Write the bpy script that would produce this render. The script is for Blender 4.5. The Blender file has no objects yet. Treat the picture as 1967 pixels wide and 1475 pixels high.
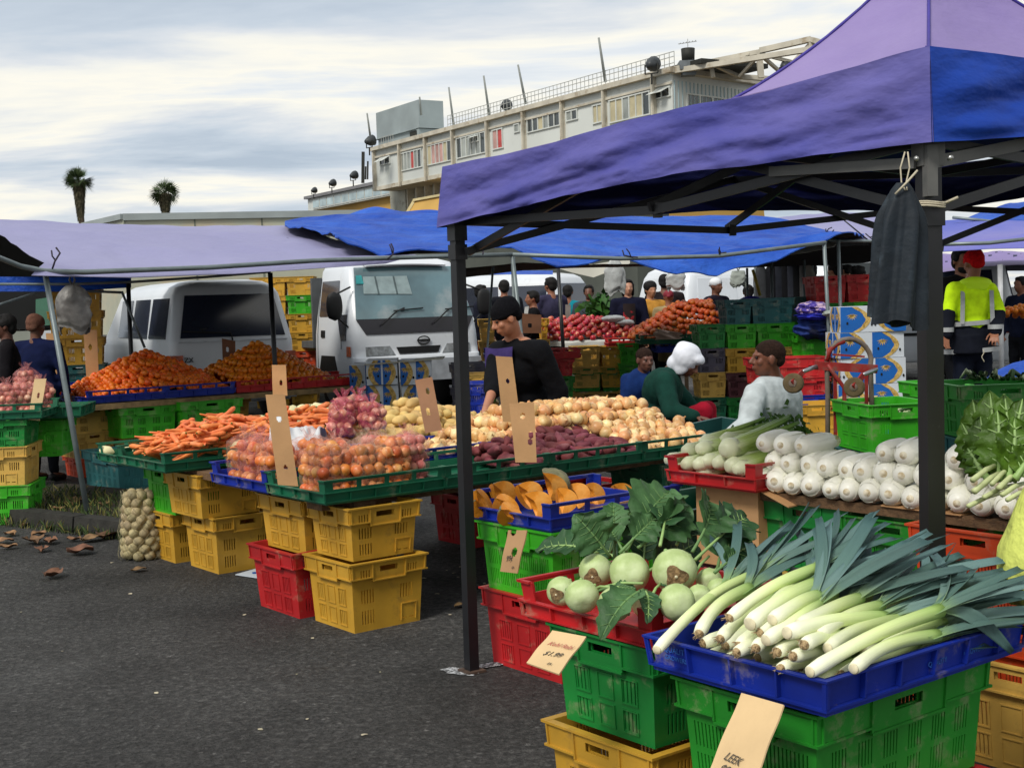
import bpy, math, random
import numpy as np
from mathutils import Vector, Matrix, noise as mnoise
from math import sin, cos, pi, radians as R_
random.seed(7); RS = np.random.RandomState(7)
sc = bpy.context.scene
COL = sc.collection

# ------------------------------------------------------------ camera, sky, sun, exposure
FPX = 2550.0; CAM_H = 1.5
PITCH = math.atan((737.5 - 578) / FPX); ROLL = R_(1.8)
CAMR = Matrix.Rotation(pi/2 - PITCH, 3, 'X') @ Matrix.Rotation(-ROLL, 3, 'Z')
cam = bpy.data.cameras.new('camera'); cam_o = bpy.data.objects.new('camera', cam); COL.objects.link(cam_o)
cam.sensor_width = 36; cam.lens = FPX / 1967 * 36; cam.clip_end = 2000; cam.clip_start = .05
cam_o.matrix_world = Matrix.Translation((0, 0, CAM_H)) @ CAMR.to_4x4()
sc.camera = cam_o
sc.view_settings.view_transform = 'Standard'; sc.view_settings.look = 'None'
sc.view_settings.exposure = 0.5; sc.view_settings.gamma = 1
sc.cycles.max_bounces = 6; sc.cycles.transparent_max_bounces = 12
SUN_EL, SUN_AZ = 48, 215      # degrees; azimuth measured clockwise from +Y : behind and to the left
w = bpy.data.worlds.new('World'); sc.world = w; w.use_nodes = True
nt = w.node_tree; nt.nodes.clear(); L = nt.links.new
def N(t, **k):
    n = nt.nodes.new(t)
    for a, b in k.items(): setattr(n, a, b)
    return n
wo = N('ShaderNodeOutputWorld'); bg = N('ShaderNodeBackground')
sky = N('ShaderNodeTexSky', sky_type='NISHITA', sun_disc=False, sun_elevation=R_(SUN_EL), sun_rotation=R_(SUN_AZ))
sky.air_density = 1.0; sky.dust_density = 2.0
tc = N('ShaderNodeTexCoord'); sp = N('ShaderNodeSeparateXYZ'); L(tc.outputs['Generated'], sp.inputs[0])
def M_(op, a, b=None, c=None):
    n = N('ShaderNodeMath', operation=op)
    for i, v in enumerate((a, b, c)):
        if v is None: continue
        if isinstance(v, (int, float)): n.inputs[i].default_value = v
        else: L(v, n.inputs[i])
    return n.outputs[0]
zz = M_('ADD', M_('MAXIMUM', sp.outputs[2], 0.0), .13)
cb = N('ShaderNodeCombineXYZ'); L(M_('DIVIDE', sp.outputs[0], zz), cb.inputs[0]); L(M_('MULTIPLY', M_('DIVIDE', sp.outputs[1], zz), .8), cb.inputs[1])
mp = N('ShaderNodeMapping'); L(cb.outputs[0], mp.inputs[0]); mp.inputs['Rotation'].default_value = (0, 0, R_(-14)); mp.inputs['Location'].default_value = (2.1, .74, 0); mp.inputs['Scale'].default_value = (.5, 1.25, 1)
nz = N('ShaderNodeTexNoise'); nz.inputs['Scale'].default_value = 1.15; nz.inputs['Detail'].default_value = 7; nz.inputs['Roughness'].default_value = .56; nz.inputs['Distortion'].default_value = .55
L(mp.outputs[0], nz.inputs['Vector'])
rp = N('ShaderNodeValToRGB'); e = rp.color_ramp.elements
e[0].position = .36; e[0].color = (.46, .54, .64, 1)
e[1].position = .44; e[1].color = (.60, .67, .75, 1)
for p_, c_ in ((.495, (.76, .79, .82, 1)), (.54, (.93, .92, .86, 1)), (.585, (1.03, .99, .87, 1)), (.64, (.84, .87, .89, 1)), (.75, (.60, .68, .78, 1))):
    q = rp.color_ramp.elements.new(p_); q.color = c_
L(nz.outputs['Fac'], rp.inputs[0])
mx = N('ShaderNodeMix', data_type='RGBA'); mx.inputs[0].default_value = .90
sm = N('ShaderNodeVectorMath', operation='SCALE'); L(sky.outputs[0], sm.inputs[0]); sm.inputs['Scale'].default_value = .1
L(sm.outputs[0], mx.inputs[6]); L(rp.outputs[0], mx.inputs[7]); L(mx.outputs[2], bg.inputs[0]); bg.inputs[1].default_value = .74
L(bg.outputs[0], wo.inputs[0])
sl = bpy.data.lights.new('sun', 'SUN'); sl.energy = 2.1; sl.angle = R_(18); sl.color = (1, .95, .86)
so = bpy.data.objects.new('sun', sl); COL.objects.link(so)
sd = Vector((sin(R_(SUN_AZ)) * cos(R_(SUN_EL)), cos(R_(SUN_AZ)) * cos(R_(SUN_EL)), sin(R_(SUN_EL))))
so.rotation_euler = sd.to_track_quat('Z', 'Y').to_euler()

# ------------------------------------------------------------ finding where things of the photograph stand
def ray(px, py): return CAMR @ Vector(((px - 983.5) / FPX, -(py - 737.5) / FPX, -1))
def G(px, py, z=0.0):
    d = ray(px, py); t = (z - CAM_H) / d.z; return Vector((d.x * t, d.y * t, z))
def Y(px, py, y):
    d = ray(px, py); t = y / d.y; return Vector((d.x * t, y, CAM_H + d.z * t))
class Fr:                                   # a stall's own frame: a runs right-away, b runs left-away
    def __init__(s, x, y, deg=38): s.o = Vector((x, y, 0)); s.r = R_(deg); s.a = Vector((cos(s.r), sin(s.r), 0)); s.b = Vector((-sin(s.r), cos(s.r), 0))
    def __call__(s, a, b, z=0): return s.o + s.a * a + s.b * b + Vector((0, 0, z))

# ------------------------------------------------------------ objects
def tag(o, label=None, cat=None, group=None, kind=None):
    if label: o['label'] = label
    if cat: o['category'] = cat
    if group: o['group'] = group
    if kind: o['kind'] = kind
    return o
def thing(name, label, cat, loc=(0, 0, 0), rz=0, group=None, kind=None):
    o = bpy.data.objects.new(name, None); COL.objects.link(o); o.empty_display_size = .1
    o.location = loc; o.rotation_euler = (0, 0, rz); return tag(o, label, cat, group, kind)
KIDS = {}
def link(name, me, parent=None, loc=None, rot=None):
    o = bpy.data.objects.new(name, me); COL.objects.link(o)
    if parent is not None: o.parent = parent; KIDS.setdefault(parent.name, []).append(o)
    if loc is not None: o.location = loc
    if rot is not None: o.rotation_euler = rot
    return o
def dup(o, parent=None, label=None, group=None):
    c = o.copy(); COL.objects.link(c)
    if parent is not None: c.parent = parent; KIDS.setdefault(parent.name, []).append(c)
    if label: c['label'] = label
    if group: c['group'] = group
    for k in list(KIDS.get(o.name, [])): dup(k, c)
    return c

# ------------------------------------------------------------ materials
def C(h):
    h = h.lstrip('#'); v = [int(h[i:i+2], 16) / 255 for i in (0, 2, 4)]
    return tuple((x / 12.92 if x <= .04045 else ((x + .055) / 1.055) ** 2.4) for x in v) + (1,)
MATS = {}
def mat(name, col, rough=.6, var=.15, scale=8, bump=0, bscale=40, spec=.4, rand=0, col2=None, c2=(.5, .65), metal=0, trans=0, alpha=1, dirt=None, stretch=None, sub=0, emis=0, sheen=0):
    if name in MATS: return MATS[name]
    m = bpy.data.materials.new(name); m.use_nodes = True; MATS[name] = m
    n = m.node_tree; b = n.nodes['Principled BSDF']; k = n.links.new
    if isinstance(col, str): col = C(col)
    tc = n.nodes.new('ShaderNodeTexCoord'); src = tc.outputs['Object']
    if stretch:
        mp = n.nodes.new('ShaderNodeMapping'); mp.inputs['Scale'].default_value = stretch; k(src, mp.inputs[0]); src = mp.outputs[0]
    nz = n.nodes.new('ShaderNodeTexNoise'); nz.inputs['Scale'].default_value = scale; nz.inputs['Detail'].default_value = 5; k(src, nz.inputs['Vector'])
    oi = n.nodes.new('ShaderNodeObjectInfo')
    if rand:
        va = n.nodes.new('ShaderNodeVectorMath'); va.operation = 'ADD'; k(src, va.inputs[0]); cx = n.nodes.new('ShaderNodeCombineXYZ'); mm = n.nodes.new('ShaderNodeMath'); mm.operation = 'MULTIPLY'; mm.inputs[1].default_value = 50
        k(oi.outputs['Random'], mm.inputs[0]); k(mm.outputs[0], cx.inputs[0]); k(cx.outputs[0], va.inputs[1]); k(va.outputs[0], nz.inputs['Vector'])
    def mixc(fac, a, bb):
        x = n.nodes.new('ShaderNodeMix'); x.data_type = 'RGBA'
        for i, v in ((0, fac), (6, a), (7, bb)):
            if isinstance(v, (int, float, tuple)): x.inputs[i].default_value = v
            else: k(v, x.inputs[i])
        return x.outputs[2]
    def mr(v, a0, a1, b0, b1):
        x = n.nodes.new('ShaderNodeMapRange'); k(v, x.inputs[0])
        for i, q in enumerate((a0, a1, b0, b1)): x.inputs[i+1].default_value = q
        return x.outputs[0]
    dk = tuple(c * (1 - var) ** 1.6 for c in col[:3]) + (1,); lt = tuple(min(1, c * (1 + var)) for c in col[:3]) + (1,)
    c = mixc(mr(nz.outputs['Fac'], .3, .7, 0, 1), dk, lt)
    if col2:
        if isinstance(col2, str): col2 = C(col2)
        n2 = n.nodes.new('ShaderNodeTexNoise'); n2.inputs['Scale'].default_value = scale * .55; n2.inputs['Detail'].default_value = 6; n2.inputs['Roughness'].default_value = .6
        k(nz.inputs['Vector'].links[0].from_socket, n2.inputs['Vector'])
        c = mixc(mr(n2.outputs['Fac'], c2[0], c2[1], 0, 1), c, col2)
    if dirt:
        n3 = n.nodes.new('ShaderNodeTexNoise'); n3.inputs['Scale'].default_value = dirt[1]; n3.inputs['Detail'].default_value = 8; n3.inputs['Roughness'].default_value = .7
        k(src, n3.inputs['Vector']); c = mixc(mr(n3.outputs['Fac'], dirt[2], dirt[2] + .12, 0, dirt[3]), c, C(dirt[0]))
    if rand:
        h = n.nodes.new('ShaderNodeHueSaturation'); k(c, h.inputs['Color']); k(mr(oi.outputs['Random'], 0, 1, 1 - rand, 1 + rand), h.inputs['Value'])
        wn = n.nodes.new('ShaderNodeTexWhiteNoise'); wn.noise_dimensions = '1D'; k(oi.outputs['Random'], wn.inputs['W'])
        k(mr(wn.outputs['Value'], 0, 1, .5 - rand * .06, .5 + rand * .06), h.inputs['Hue']); c = h.outputs[0]
    k(c, b.inputs['Base Color'])
    b.inputs['Roughness'].default_value = rough; b.inputs['Metallic'].default_value = metal
    b.inputs['Specular IOR Level'].default_value = spec; b.inputs['Alpha'].default_value = alpha
    if sheen: b.inputs['Sheen Weight'].default_value = sheen
    if sub: b.inputs['Subsurface Weight'].default_value = sub; b.inputs['Subsurface Scale'].default_value = .01; b.inputs['Subsurface Radius'].default_value = (1, .6, .4)
    if emis: k(c, b.inputs['Emission Color']); b.inputs['Emission Strength'].default_value = emis
    if bump:
        n4 = n.nodes.new('ShaderNodeTexNoise'); n4.inputs['Scale'].default_value = bscale; n4.inputs['Detail'].default_value = 4; k(src, n4.inputs['Vector'])
        bp = n.nodes.new('ShaderNodeBump'); bp.inputs['Strength'].default_value = bump; bp.inputs['Distance'].default_value = .01 if bscale > 15 else .04
        k(n4.outputs['Fac'], bp.inputs['Height']); k(bp.outputs[0], b.inputs['Normal'])
    if trans:
        t = n.nodes.new('ShaderNodeBsdfTranslucent'); k(c, t.inputs[0]); ms = n.nodes.new('ShaderNodeMixShader'); ms.inputs[0].default_value = trans
        k(b.outputs[0], ms.inputs[1]); k(t.outputs[0], ms.inputs[2]); k(ms.outputs[0], n.nodes['Material Output'].inputs[0])
    return m

# ------------------------------------------------------------ mesh building
class MB:
    def __init__(s): s.v = []; s.f = []; s.m = []; s.s = []
    def add(s, vs, fs, m=0, sm=False):
        o = len(s.v); s.v.extend([tuple(v) for v in vs]); s.f.extend([tuple(i + o for i in f) for f in fs]); s.m.extend([m] * len(fs)); s.s.extend([sm] * len(fs)); return s
    def hexa(s, p, m=0):   # p: bottom 4 ccw, top 4 ccw
        return s.add(p, [(3, 2, 1, 0), (4, 5, 6, 7), (0, 1, 5, 4), (1, 2, 6, 5), (2, 3, 7, 6), (3, 0, 4, 7)], m)
    def box(s, c, d, m=0, rot=None):
        x, y, z = d[0] / 2, d[1] / 2, d[2] / 2
        p = [Vector(q) for q in ((-x, -y, -z), (x, -y, -z), (x, y, -z), (-x, y, -z), (-x, -y, z), (x, -y, z), (x, y, z), (-x, y, z))]
        if rot is not None: p = [rot @ q for q in p]
        return s.hexa([q + Vector(c) for q in p], m)
    def bar(s, a, b, w, h=None, m=0, up=(0, 0, 1)):
        a, b = Vector(a), Vector(b); h = h or w; d = (b - a).normalized(); u = Vector(up)
        if abs(d.dot(u)) > .98: u = Vector((0, 1, 0))
        x = d.cross(u).normalized() * w / 2; z = x.cross(d).normalized() * h / 2
        return s.hexa([a - x - z, a + x - z, a + x + z, a - x + z, b - x - z, b + x - z, b + x + z, b - x + z], m)
    def tube(s, pts, r, n=8, m=0, cap=True, flat=1.0, sm=True):
        pts = [Vector(p) for p in pts]; k = len(pts)
        if isinstance(r, (int, float)): r = [r] * k
        vs = []; u = None
        for i, p in enumerate(pts):
            d = (pts[min(i + 1, k - 1)] - pts[max(i - 1, 0)])
            d = d.normalized() if d.length > 1e-9 else Vector((0, 0, 1))
            if u is None: u = d.orthogonal().normalized()
            else:
                u = u - d * u.dot(d); u = u.normalized() if u.length > 1e-6 else d.orthogonal().normalized()
            w = d.cross(u)
            for j in range(n): vs.append(p + (u * cos(2 * pi * j / n) + w * sin(2 * pi * j / n) * flat) * r[i])
        fs = [(i * n + j, i * n + (j + 1) % n, (i + 1) * n + (j + 1) % n, (i + 1) * n + j) for i in range(k - 1) for j in range(n)]
        if cap: fs += [tuple(range(n - 1, -1, -1)), tuple((k - 1) * n + j for j in range(n))]
        return s.add(vs, fs, m, sm)
    def ell(s, c, r, nu=14, nv=9, m=0, rot=None, fn=None):
        c = Vector(c); r = (r, r, r) if isinstance(r, (int, float)) else r; vs = []
        for i in range(nv + 1):
            t = pi * i / nv
            for j in range(nu):
                q = Vector((sin(t) * cos(2 * pi * j / nu), sin(t) * sin(2 * pi * j / nu), cos(t)))
                k = fn(q) if fn else 1
                q = Vector((q.x * r[0] * k, q.y * r[1] * k, q.z * r[2] * k))
                vs.append(c + (rot @ q if rot is not None else q))
        fs = []
        for i in range(nv):
            for j in range(nu):
                a, b, c2, d = i * nu + j, i * nu + (j + 1) % nu, (i + 1) * nu + (j + 1) % nu, (i + 1) * nu + j
                if i == 0: fs.append((a, d, c2))
                elif i == nv - 1: fs.append((a, d, b))
                else: fs.append((a, d, c2, b))
        return s.add(vs, fs, m, True)
    def grid(s, fn, nu, nv, m=0, thick=0, m2=None, sm=True):
        P = [[Vector(fn(i / nu, j / nv)) for j in range(nv + 1)] for i in range(nu + 1)]
        W = nv + 1; top = [p for row in P for p in row]
        fs = [(i * W + j, (i + 1) * W + j, (i + 1) * W + j + 1, i * W + j + 1) for i in range(nu) for j in range(nv)]
        s.add(top, fs, m, sm)
        if thick:
            bot = []
            for i in range(nu + 1):
                for j in range(nv + 1):
                    du = P[min(i + 1, nu)][j] - P[max(i - 1, 0)][j]; dv = P[i][min(j + 1, nv)] - P[i][max(j - 1, 0)]
                    nn = du.cross(dv); nn = nn.normalized() if nn.length > 1e-12 else Vector((0, 0, 1)); bot.append(P[i][j] - nn * thick)
            s.add(bot, [tuple(reversed(f)) for f in fs], m if m2 is None else m2, sm)
            o = len(top); ed = [(i * W, (i + 1) * W) for i in range(nu)] + [((i + 1) * W + nv, i * W + nv) for i in range(nu)] + [(j + 1, j) for j in range(nv)] + [(nu * W + j, nu * W + j + 1) for j in range(nv)]
            s.add(top + bot, [(b, a, a + o, b + o) for a, b in ed], m, False)
        return s
    def poly(s, pts, z0, z1, m=0):      # vertical prism
        n = len(pts); vs = [(p[0], p[1], z0) for p in pts] + [(p[0], p[1], z1) for p in pts]
        return s.add(vs, [tuple(range(n - 1, -1, -1)), tuple(range(n, 2 * n))] + [(i, (i + 1) % n, n + (i + 1) % n, n + i) for i in range(n)], m)
    def slab(s, pts, off, m=0):         # flat polygon of 3-D points given thickness by vector off
        pts = [Vector(p) for p in pts]; off = Vector(off); n = len(pts); vs = pts + [p + off for p in pts]
        return s.add(vs, [tuple(range(n - 1, -1, -1)), tuple(range(n, 2 * n))] + [(i, (i + 1) % n, n + (i + 1) % n, n + i) for i in range(n)], m)
    def xf(s, M):
        s.v = [tuple(M @ Vector(v)) for v in s.v]; return s
    def mesh(s, name, mats):
        me = bpy.data.meshes.new(name); me.from_pydata(s.v, [], s.f)
        for m in (mats if isinstance(mats, (list, tuple)) else [mats]): me.materials.append(m)
        me.polygons.foreach_set('material_index', s.m); me.polygons.foreach_set('use_smooth', s.s); me.update(); return me
    def obj(s, name, mats, parent=None, loc=None, rot=None): return link(name, s.mesh(name, mats), parent, loc, rot)
def recalc(me):
    import bmesh
    b = bmesh.new(); b.from_mesh(me); bmesh.ops.recalc_face_normals(b, faces=b.faces); b.to_mesh(me); b.free()
def nzv(x, y=0, z=0): return mnoise.noise(Vector((x, y, z)))
def wall(mb, P, s0, s1, z0, z1, holes, t, m=0, xs=(), zs=()):
    """a wall panel with rectangular holes; P(s, z, depth) gives the point"""
    X = sorted({round(v, 5) for v in [s0, s1, *xs] + [q for h in holes for q in (h[0], h[1])] if s0 - 1e-6 <= v <= s1 + 1e-6})
    Z = sorted({round(v, 5) for v in [z0, z1, *zs] + [q for h in holes for q in (h[2], h[3])] if z0 - 1e-6 <= v <= z1 + 1e-6})
    def hole(i, j):
        if i < 0 or j < 0 or i >= len(X) - 1 or j >= len(Z) - 1: return True
        x = (X[i] + X[i+1]) / 2; z = (Z[j] + Z[j+1]) / 2
        return any(h[0] < x < h[1] and h[2] < z < h[3] for h in holes)
    vi = {}; vs = []; fs = []
    def v(i, j, d):
        if (i, j, d) not in vi: vi[(i, j, d)] = len(vs); vs.append(P(X[i], Z[j], t if d else 0))
        return vi[(i, j, d)]
    for i in range(len(X) - 1):
        for j in range(len(Z) - 1):
            if hole(i, j): continue
            fs.append((v(i, j, 0), v(i+1, j, 0), v(i+1, j+1, 0), v(i, j+1, 0))); fs.append((v(i, j, 1), v(i, j+1, 1), v(i+1, j+1, 1), v(i+1, j, 1)))
            if hole(i-1, j): fs.append((v(i, j, 0), v(i, j+1, 0), v(i, j+1, 1), v(i, j, 1)))
            if hole(i+1, j): fs.append((v(i+1, j, 0), v(i+1, j, 1), v(i+1, j+1, 1), v(i+1, j+1, 0)))
            if hole(i, j-1): fs.append((v(i, j, 0), v(i, j, 1), v(i+1, j, 1), v(i+1, j, 0)))
            if hole(i, j+1): fs.append((v(i, j+1, 0), v(i+1, j+1, 0), v(i+1, j+1, 1), v(i, j+1, 1)))
    mb.add(vs, fs, m)
def text(name, body, size, m, parent, loc, rot, ext=.0008, shear=0):
    cu = bpy.data.curves.new(name, 'FONT'); cu.body = body; cu.size = size; cu.extrude = ext; cu.align_x = 'CENTER'; cu.align_y = 'CENTER'; cu.shear = shear
    o = bpy.data.objects.new(name, cu); COL.objects.link(o); bpy.context.view_layer.update()
    me = bpy.data.meshes.new_from_object(o.evaluated_get(bpy.context.evaluated_depsgraph_get())); bpy.data.objects.remove(o); bpy.data.curves.remove(cu)
    me.materials.clear(); me.materials.append(m)
    return link(name, me, parent, loc, rot)
# ------------------------------------------------------------ ground
def asphalt():
    m = bpy.data.materials.new('asphalt'); m.use_nodes = True; n = m.node_tree; k = n.links.new; b = n.nodes['Principled BSDF']
    tc = n.nodes.new('ShaderNodeTexCoord')
    def noise(s, d=5, r=.5):
        x = n.nodes.new('ShaderNodeTexNoise'); x.inputs['Scale'].default_value = s; x.inputs['Detail'].default_value = d; x.inputs['Roughness'].default_value = r; k(tc.outputs['Object'], x.inputs['Vector']); return x.outputs['Fac']
    def ramp(v, st):
        x = n.nodes.new('ShaderNodeValToRGB'); k(v, x.inputs[0]); e = x.color_ramp.elements
        e[0].position = st[0][0]; e[0].color = st[0][1]; e[1].position = st[-1][0]; e[1].color = st[-1][1]
        for p, c in st[1:-1]: q = e.new(p); q.color = c
        return x.outputs[0]
    def mul(a, c, f=1, t='MULTIPLY'):
        x = n.nodes.new('ShaderNodeMix'); x.data_type = 'RGBA'; x.blend_type = t; x.inputs[0].default_value = f; k(a, x.inputs[6]); k(c, x.inputs[7]); return x.outputs[2]
    g = lambda v: (v, v, v * 1.0, 1)
    vo = n.nodes.new('ShaderNodeTexVoronoi'); vo.inputs['Scale'].default_value = 62; k(tc.outputs['Object'], vo.inputs['Vector'])
    base = ramp(noise(30, 7, .85), [(.34, (.018, .018, .0185, 1)), (.5, (.052, .051, .050, 1)), (.68, (.15, .146, .14, 1))])
    stones = ramp(vo.outputs['Color'], [(.0, g(.65)), (.8, g(1.0)), (.92, g(1.4)), (1, g(2.8))])
    base = mul(base, stones)
    base = mul(base, ramp(noise(1.1, 6, .6), [(.32, g(.62)), (.5, g(1)), (.7, g(1.45))]))
    base = mul(base, ramp(noise(.25, 3), [(.35, g(.8)), (.65, g(1.25))]))
    k(base, b.inputs['Base Color'])
    k(ramp(noise(1.7, 4), [(.35, g(.62)), (.65, g(.92))]), b.inputs['Roughness']); b.inputs['Specular IOR Level'].default_value = .25
    bp = n.nodes.new('ShaderNodeBump'); bp.inputs['Strength'].default_value = 1.0; bp.inputs['Distance'].default_value = .022; k(noise(42, 5, .75), bp.inputs['Height'])
    bp2 = n.nodes.new('ShaderNodeBump'); bp2.inputs['Strength'].default_value = .6; bp2.inputs['Distance'].default_value = .008; k(vo.outputs['Distance'], bp2.inputs['Height']); k(bp.outputs[0], bp2.inputs['Normal'])
    k(bp2.outputs[0], b.inputs['Normal']); return m
g = MB(); g.grid(lambda u, v: (-500 + 1000 * u, -20 + 1000 * v, 0), 8, 8, sm=False)
tag(g.obj('ground', asphalt()), kind='structure')
# painted mark under the far tent leg
pt = mat('road paint', '#c9ccd0', .7, .2, 30, dirt=('#2a2a2a', 60, .42, .95))
def blob(mb, cx, cy, rx, ry, ang, z, n=26, j=.25, m=0, th=.0006):
    pts = []
    for i in range(n):
        t = 2 * pi * i / n; k = 1 + j * nzv(cos(t) * 1.7 + cx * 5, sin(t) * 1.7 + cy * 5, 3) + j * .5 * RS.uniform(-1, 1)
        x, y = rx * k * cos(t), ry * k * sin(t); pts.append((cx + x * cos(ang) - y * sin(ang), cy + x * sin(ang) + y * cos(ang)))
    mb.poly(pts, z, z + th, m)
mk = MB(); q = G(890, 1290); blob(mk, q.x - .01, q.y - .0, .085, .045, R_(-35), .004); q = G(935, 1282); blob(mk, q.x, q.y + .02, .09, .03, R_(28), .0047)
tag(mk.obj('paint_mark', pt), kind='structure')
# kerb and strip of weedy grass behind the pole at the left
K0, K1 = G(120, 1000), G(260, 1010); kd = Vector((.788, .616, 0)); 
kb = MB(); A = Vector((-4.6, 10.2, 0)); ax = Vector((cos(R_(-36)), sin(R_(-36)), 0)); ay = Vector((-ax.y, ax.x, 0))
for i in range(4):
    p = A + ax * (i * .95 + .01); kb.hexa([p, p + ax * .93, p + ax * .93 + ay * .14, p + ay * .14] + [v + Vector((0, 0, .11)) for v in (p + ay * .015, p + ax * .93 + ay * .015, p + ax * .93 + ay * .14, p + ay * .14)])
tag(kb.obj('kerb', mat('kerb', '#292824', .85, .3, 12, .5, 60)), kind='structure')
gm = MB()
for i in range(2600):
    u, v = RS.uniform(0, 3.8), RS.uniform(.12, 1.0); p = A + ax * u + ay * v; p.z = .06 if v > .12 else .05
    if RS.rand() < .15: v = RS.uniform(-.06, 0); p = A + ax * u + ay * v; p.z = 0
    h = RS.uniform(.03, .10); t = RS.uniform(0, 2 * pi); wd = .004; dx, dy = cos(t), sin(t); ln = RS.uniform(.01, .07)
    gm.add([(p.x - dy * wd, p.y + dx * wd, p.z), (p.x + dy * wd, p.y - dx * wd, p.z), (p.x + dx * ln * .5 + dy * wd * .7, p.y + dy * ln * .5 - dx * wd * .7, p.z + h * .7), (p.x + dx * ln, p.y + dy * ln, p.z + h)], [(0, 1, 2), (0, 2, 3)], int(RS.rand() < .3))
tag(gm.obj('grass', [mat('grass', '#36481c', .8, .4, 5), mat('dry grass', '#77723a', .8, .3, 5)]), kind='stuff')
sb = MB(); c4 = [A + ay * .14, A + ax * 3.8 + ay * .14, A + ax * 3.8 + ay * 1.3, A + ay * 1.3]
sb.slab(c4, (0, 0, .07)); tag(sb.obj('soil', mat('soil', '#2c261c', .95, .4, 15, .6, 30)), kind='structure')
# fallen leaves : a countable few near, spread over the asphalt
lm = [mat('dead leaf', '#7a5a40', .8, .35, 20, rand=.35), mat('pale scrap', '#b0a890', .8, .2, 20, rand=.25)]
LV = []
for k in range(4):
    b = MB(); W = RS.uniform(.32, .5)
    b.grid(lambda u, v: ((u - .5) * .11, (v - .5) * W * .11 * sin(pi * min(max(u * .94 + .03, 0), 1)) ** .7 * 2, .006 + .02 * abs(v - .5) * (1 + k * .4) + .012 * sin(u * 4 + k) ** 2 + .004 * nzv(u * 6, v * 5, k)), 10, 6, 0, .0006)
    LV.append(b.mesh('leaf', lm[0]))
sc_ = MB(); sc_.grid(lambda u, v: ((u - .5) * .05 * (1 - .5 * abs(v - .5)), (v - .5) * .03 * (.6 + .5 * sin(u * 3)), .0015 + .003 * sin(u * 5) * v), 6, 3, 0, .0006); SCR = sc_.mesh('scrap', lm[1])
spots = [(60, 1010), (90, 1018), (75, 1030), (20, 1030), (5, 1045), (95, 1045), (150, 985), (200, 990), (165, 1015), (100, 1110), (150, 1065), (85, 1060), (265, 1098), (190, 1015), (205, 1035), (130, 990), (45, 1000), (12, 1055), (110, 1000), (60, 1045), (175, 1040), (140, 1040)]
lp = tag(link('dead_leaf', LV[0]), 'brown dead leaf lying on the asphalt near the left tent pole', 'leaf', 'dead leaves scattered on the asphalt')
for i, (x, y) in enumerate(spots):
    o = lp if i == 0 else lp.copy()
    if i: COL.objects.link(o)
    o.data = LV[i % 4]; q = G(x + RS.uniform(-5, 5), y); q.z = .004 if x < 110 or y > 1000 else .07; o.location = q; o.rotation_euler = (0, 0, RS.uniform(0, 6)); o.scale = (RS.uniform(.8, 1.6),) * 3
lp2 = tag(link('litter_scrap', SCR), 'small pale scrap of litter lying on the dark asphalt', 'litter', 'pale scraps scattered on the asphalt')
for i, (x, y) in enumerate([(250, 1140), (215, 1080), (590, 1380), (600, 1225), (570, 1294), (815, 1110), (858, 1095), (872, 1100), (885, 1088), (880, 1108), (300, 1330), (700, 1410), (840, 1140), (470, 1180), (730, 1290), (40, 1175), (120, 1250), (500, 1400), (865, 1180), (930, 1120)]):
    o = lp2 if i == 0 else lp2.copy()
    if i: COL.objects.link(o)
    o.location = G(x, y, .003); o.rotation_euler = (0, 0, RS.uniform(0, 6)); o.scale = (RS.uniform(.25, .7),) * 3
o = lp.copy(); COL.objects.link(o); o['label'] = 'brown leaf lying alone just right of the far black tent leg'; del o['group']; o.location = G(887, 1165, .004); o.rotation_euler = (0, 0, .4); o.scale = (.7,) * 3
# printed sheet of carton lying under the red crate
pb = MB(); p = [G(452, 1104, .006), G(508, 1088, .006), G(560, 1110, .006), G(512, 1113, .006)]; pb.slab(p, (0, 0, .004))
ps = tag(pb.obj('carton_sheet', mat('carton white', '#b9c2cc', .6, .1, 5)), 'flat white piece of printed carton on the ground left of the red crate', 'cardboard')
q = (p[1] + p[3]) / 2; pr_ = MB(); blob(pr_, q.x, q.y, .05, .02, .3, .0108); pr_.obj('print', mat('print yellow', '#b8a84c', .6), ps); pr_ = MB(); blob(pr_, q.x - .06, q.y - .01, .014, .03, .3, .0108); pr_.obj('print', mat('print blue', '#16529c', .6), ps)

# ------------------------------------------------------------ the grandstand building far behind
B0 = Y(1291, 141, 70); B0.z = 0; BT = Y(1291, 141, 70).z
bu = Y(725, 288, 100.6) - B0; bu.z = 0; bu.normalize(); bv = Vector((cos(R_(44)), sin(R_(44)), 0)); bn = Vector((-bu.y, bu.x, 0))
if bn.y > 0: bn = -bn      # towards the camera
def F(px, py, off=0):      # pixel -> (u, z) on the facade plane pushed towards the camera by off
    d = ray(px, py); o = B0 + bn * off; t = (o - Vector((0, 0, 0))).dot(bn) / d.dot(bn); p = d * t + Vector((0, 0, CAM_H)); return (p - B0).dot(bu), p.z
def BP(u, z, off=0): p = B0 + bu * u + bn * off; return Vector((p.x, p.y, z))
UL = F(722, 330)[0]; ZB = F(722, 360)[1]
stand = thing('grandstand', 'long weathered pale grey grandstand building rising behind the market', 'building', tuple(B0))
SI = Matrix.Translation(-B0)
def bob(mb, name, m, parent=stand):
    mb.xf(SI if parent is stand else SI); return mb.obj(name, m, parent)
clad = mat('pale cladding', '#c9cdc9', .75, .09, .15, dirt=('#8f9486', .35, .55, .45)); clad2 = mat('side cladding', '#9fb4ba', .75, .08, .2); tan = mat('tan steel', '#bbb5a6', .8, .15, 1, dirt=('#7a6038', 1.2, .54, .6))
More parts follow.
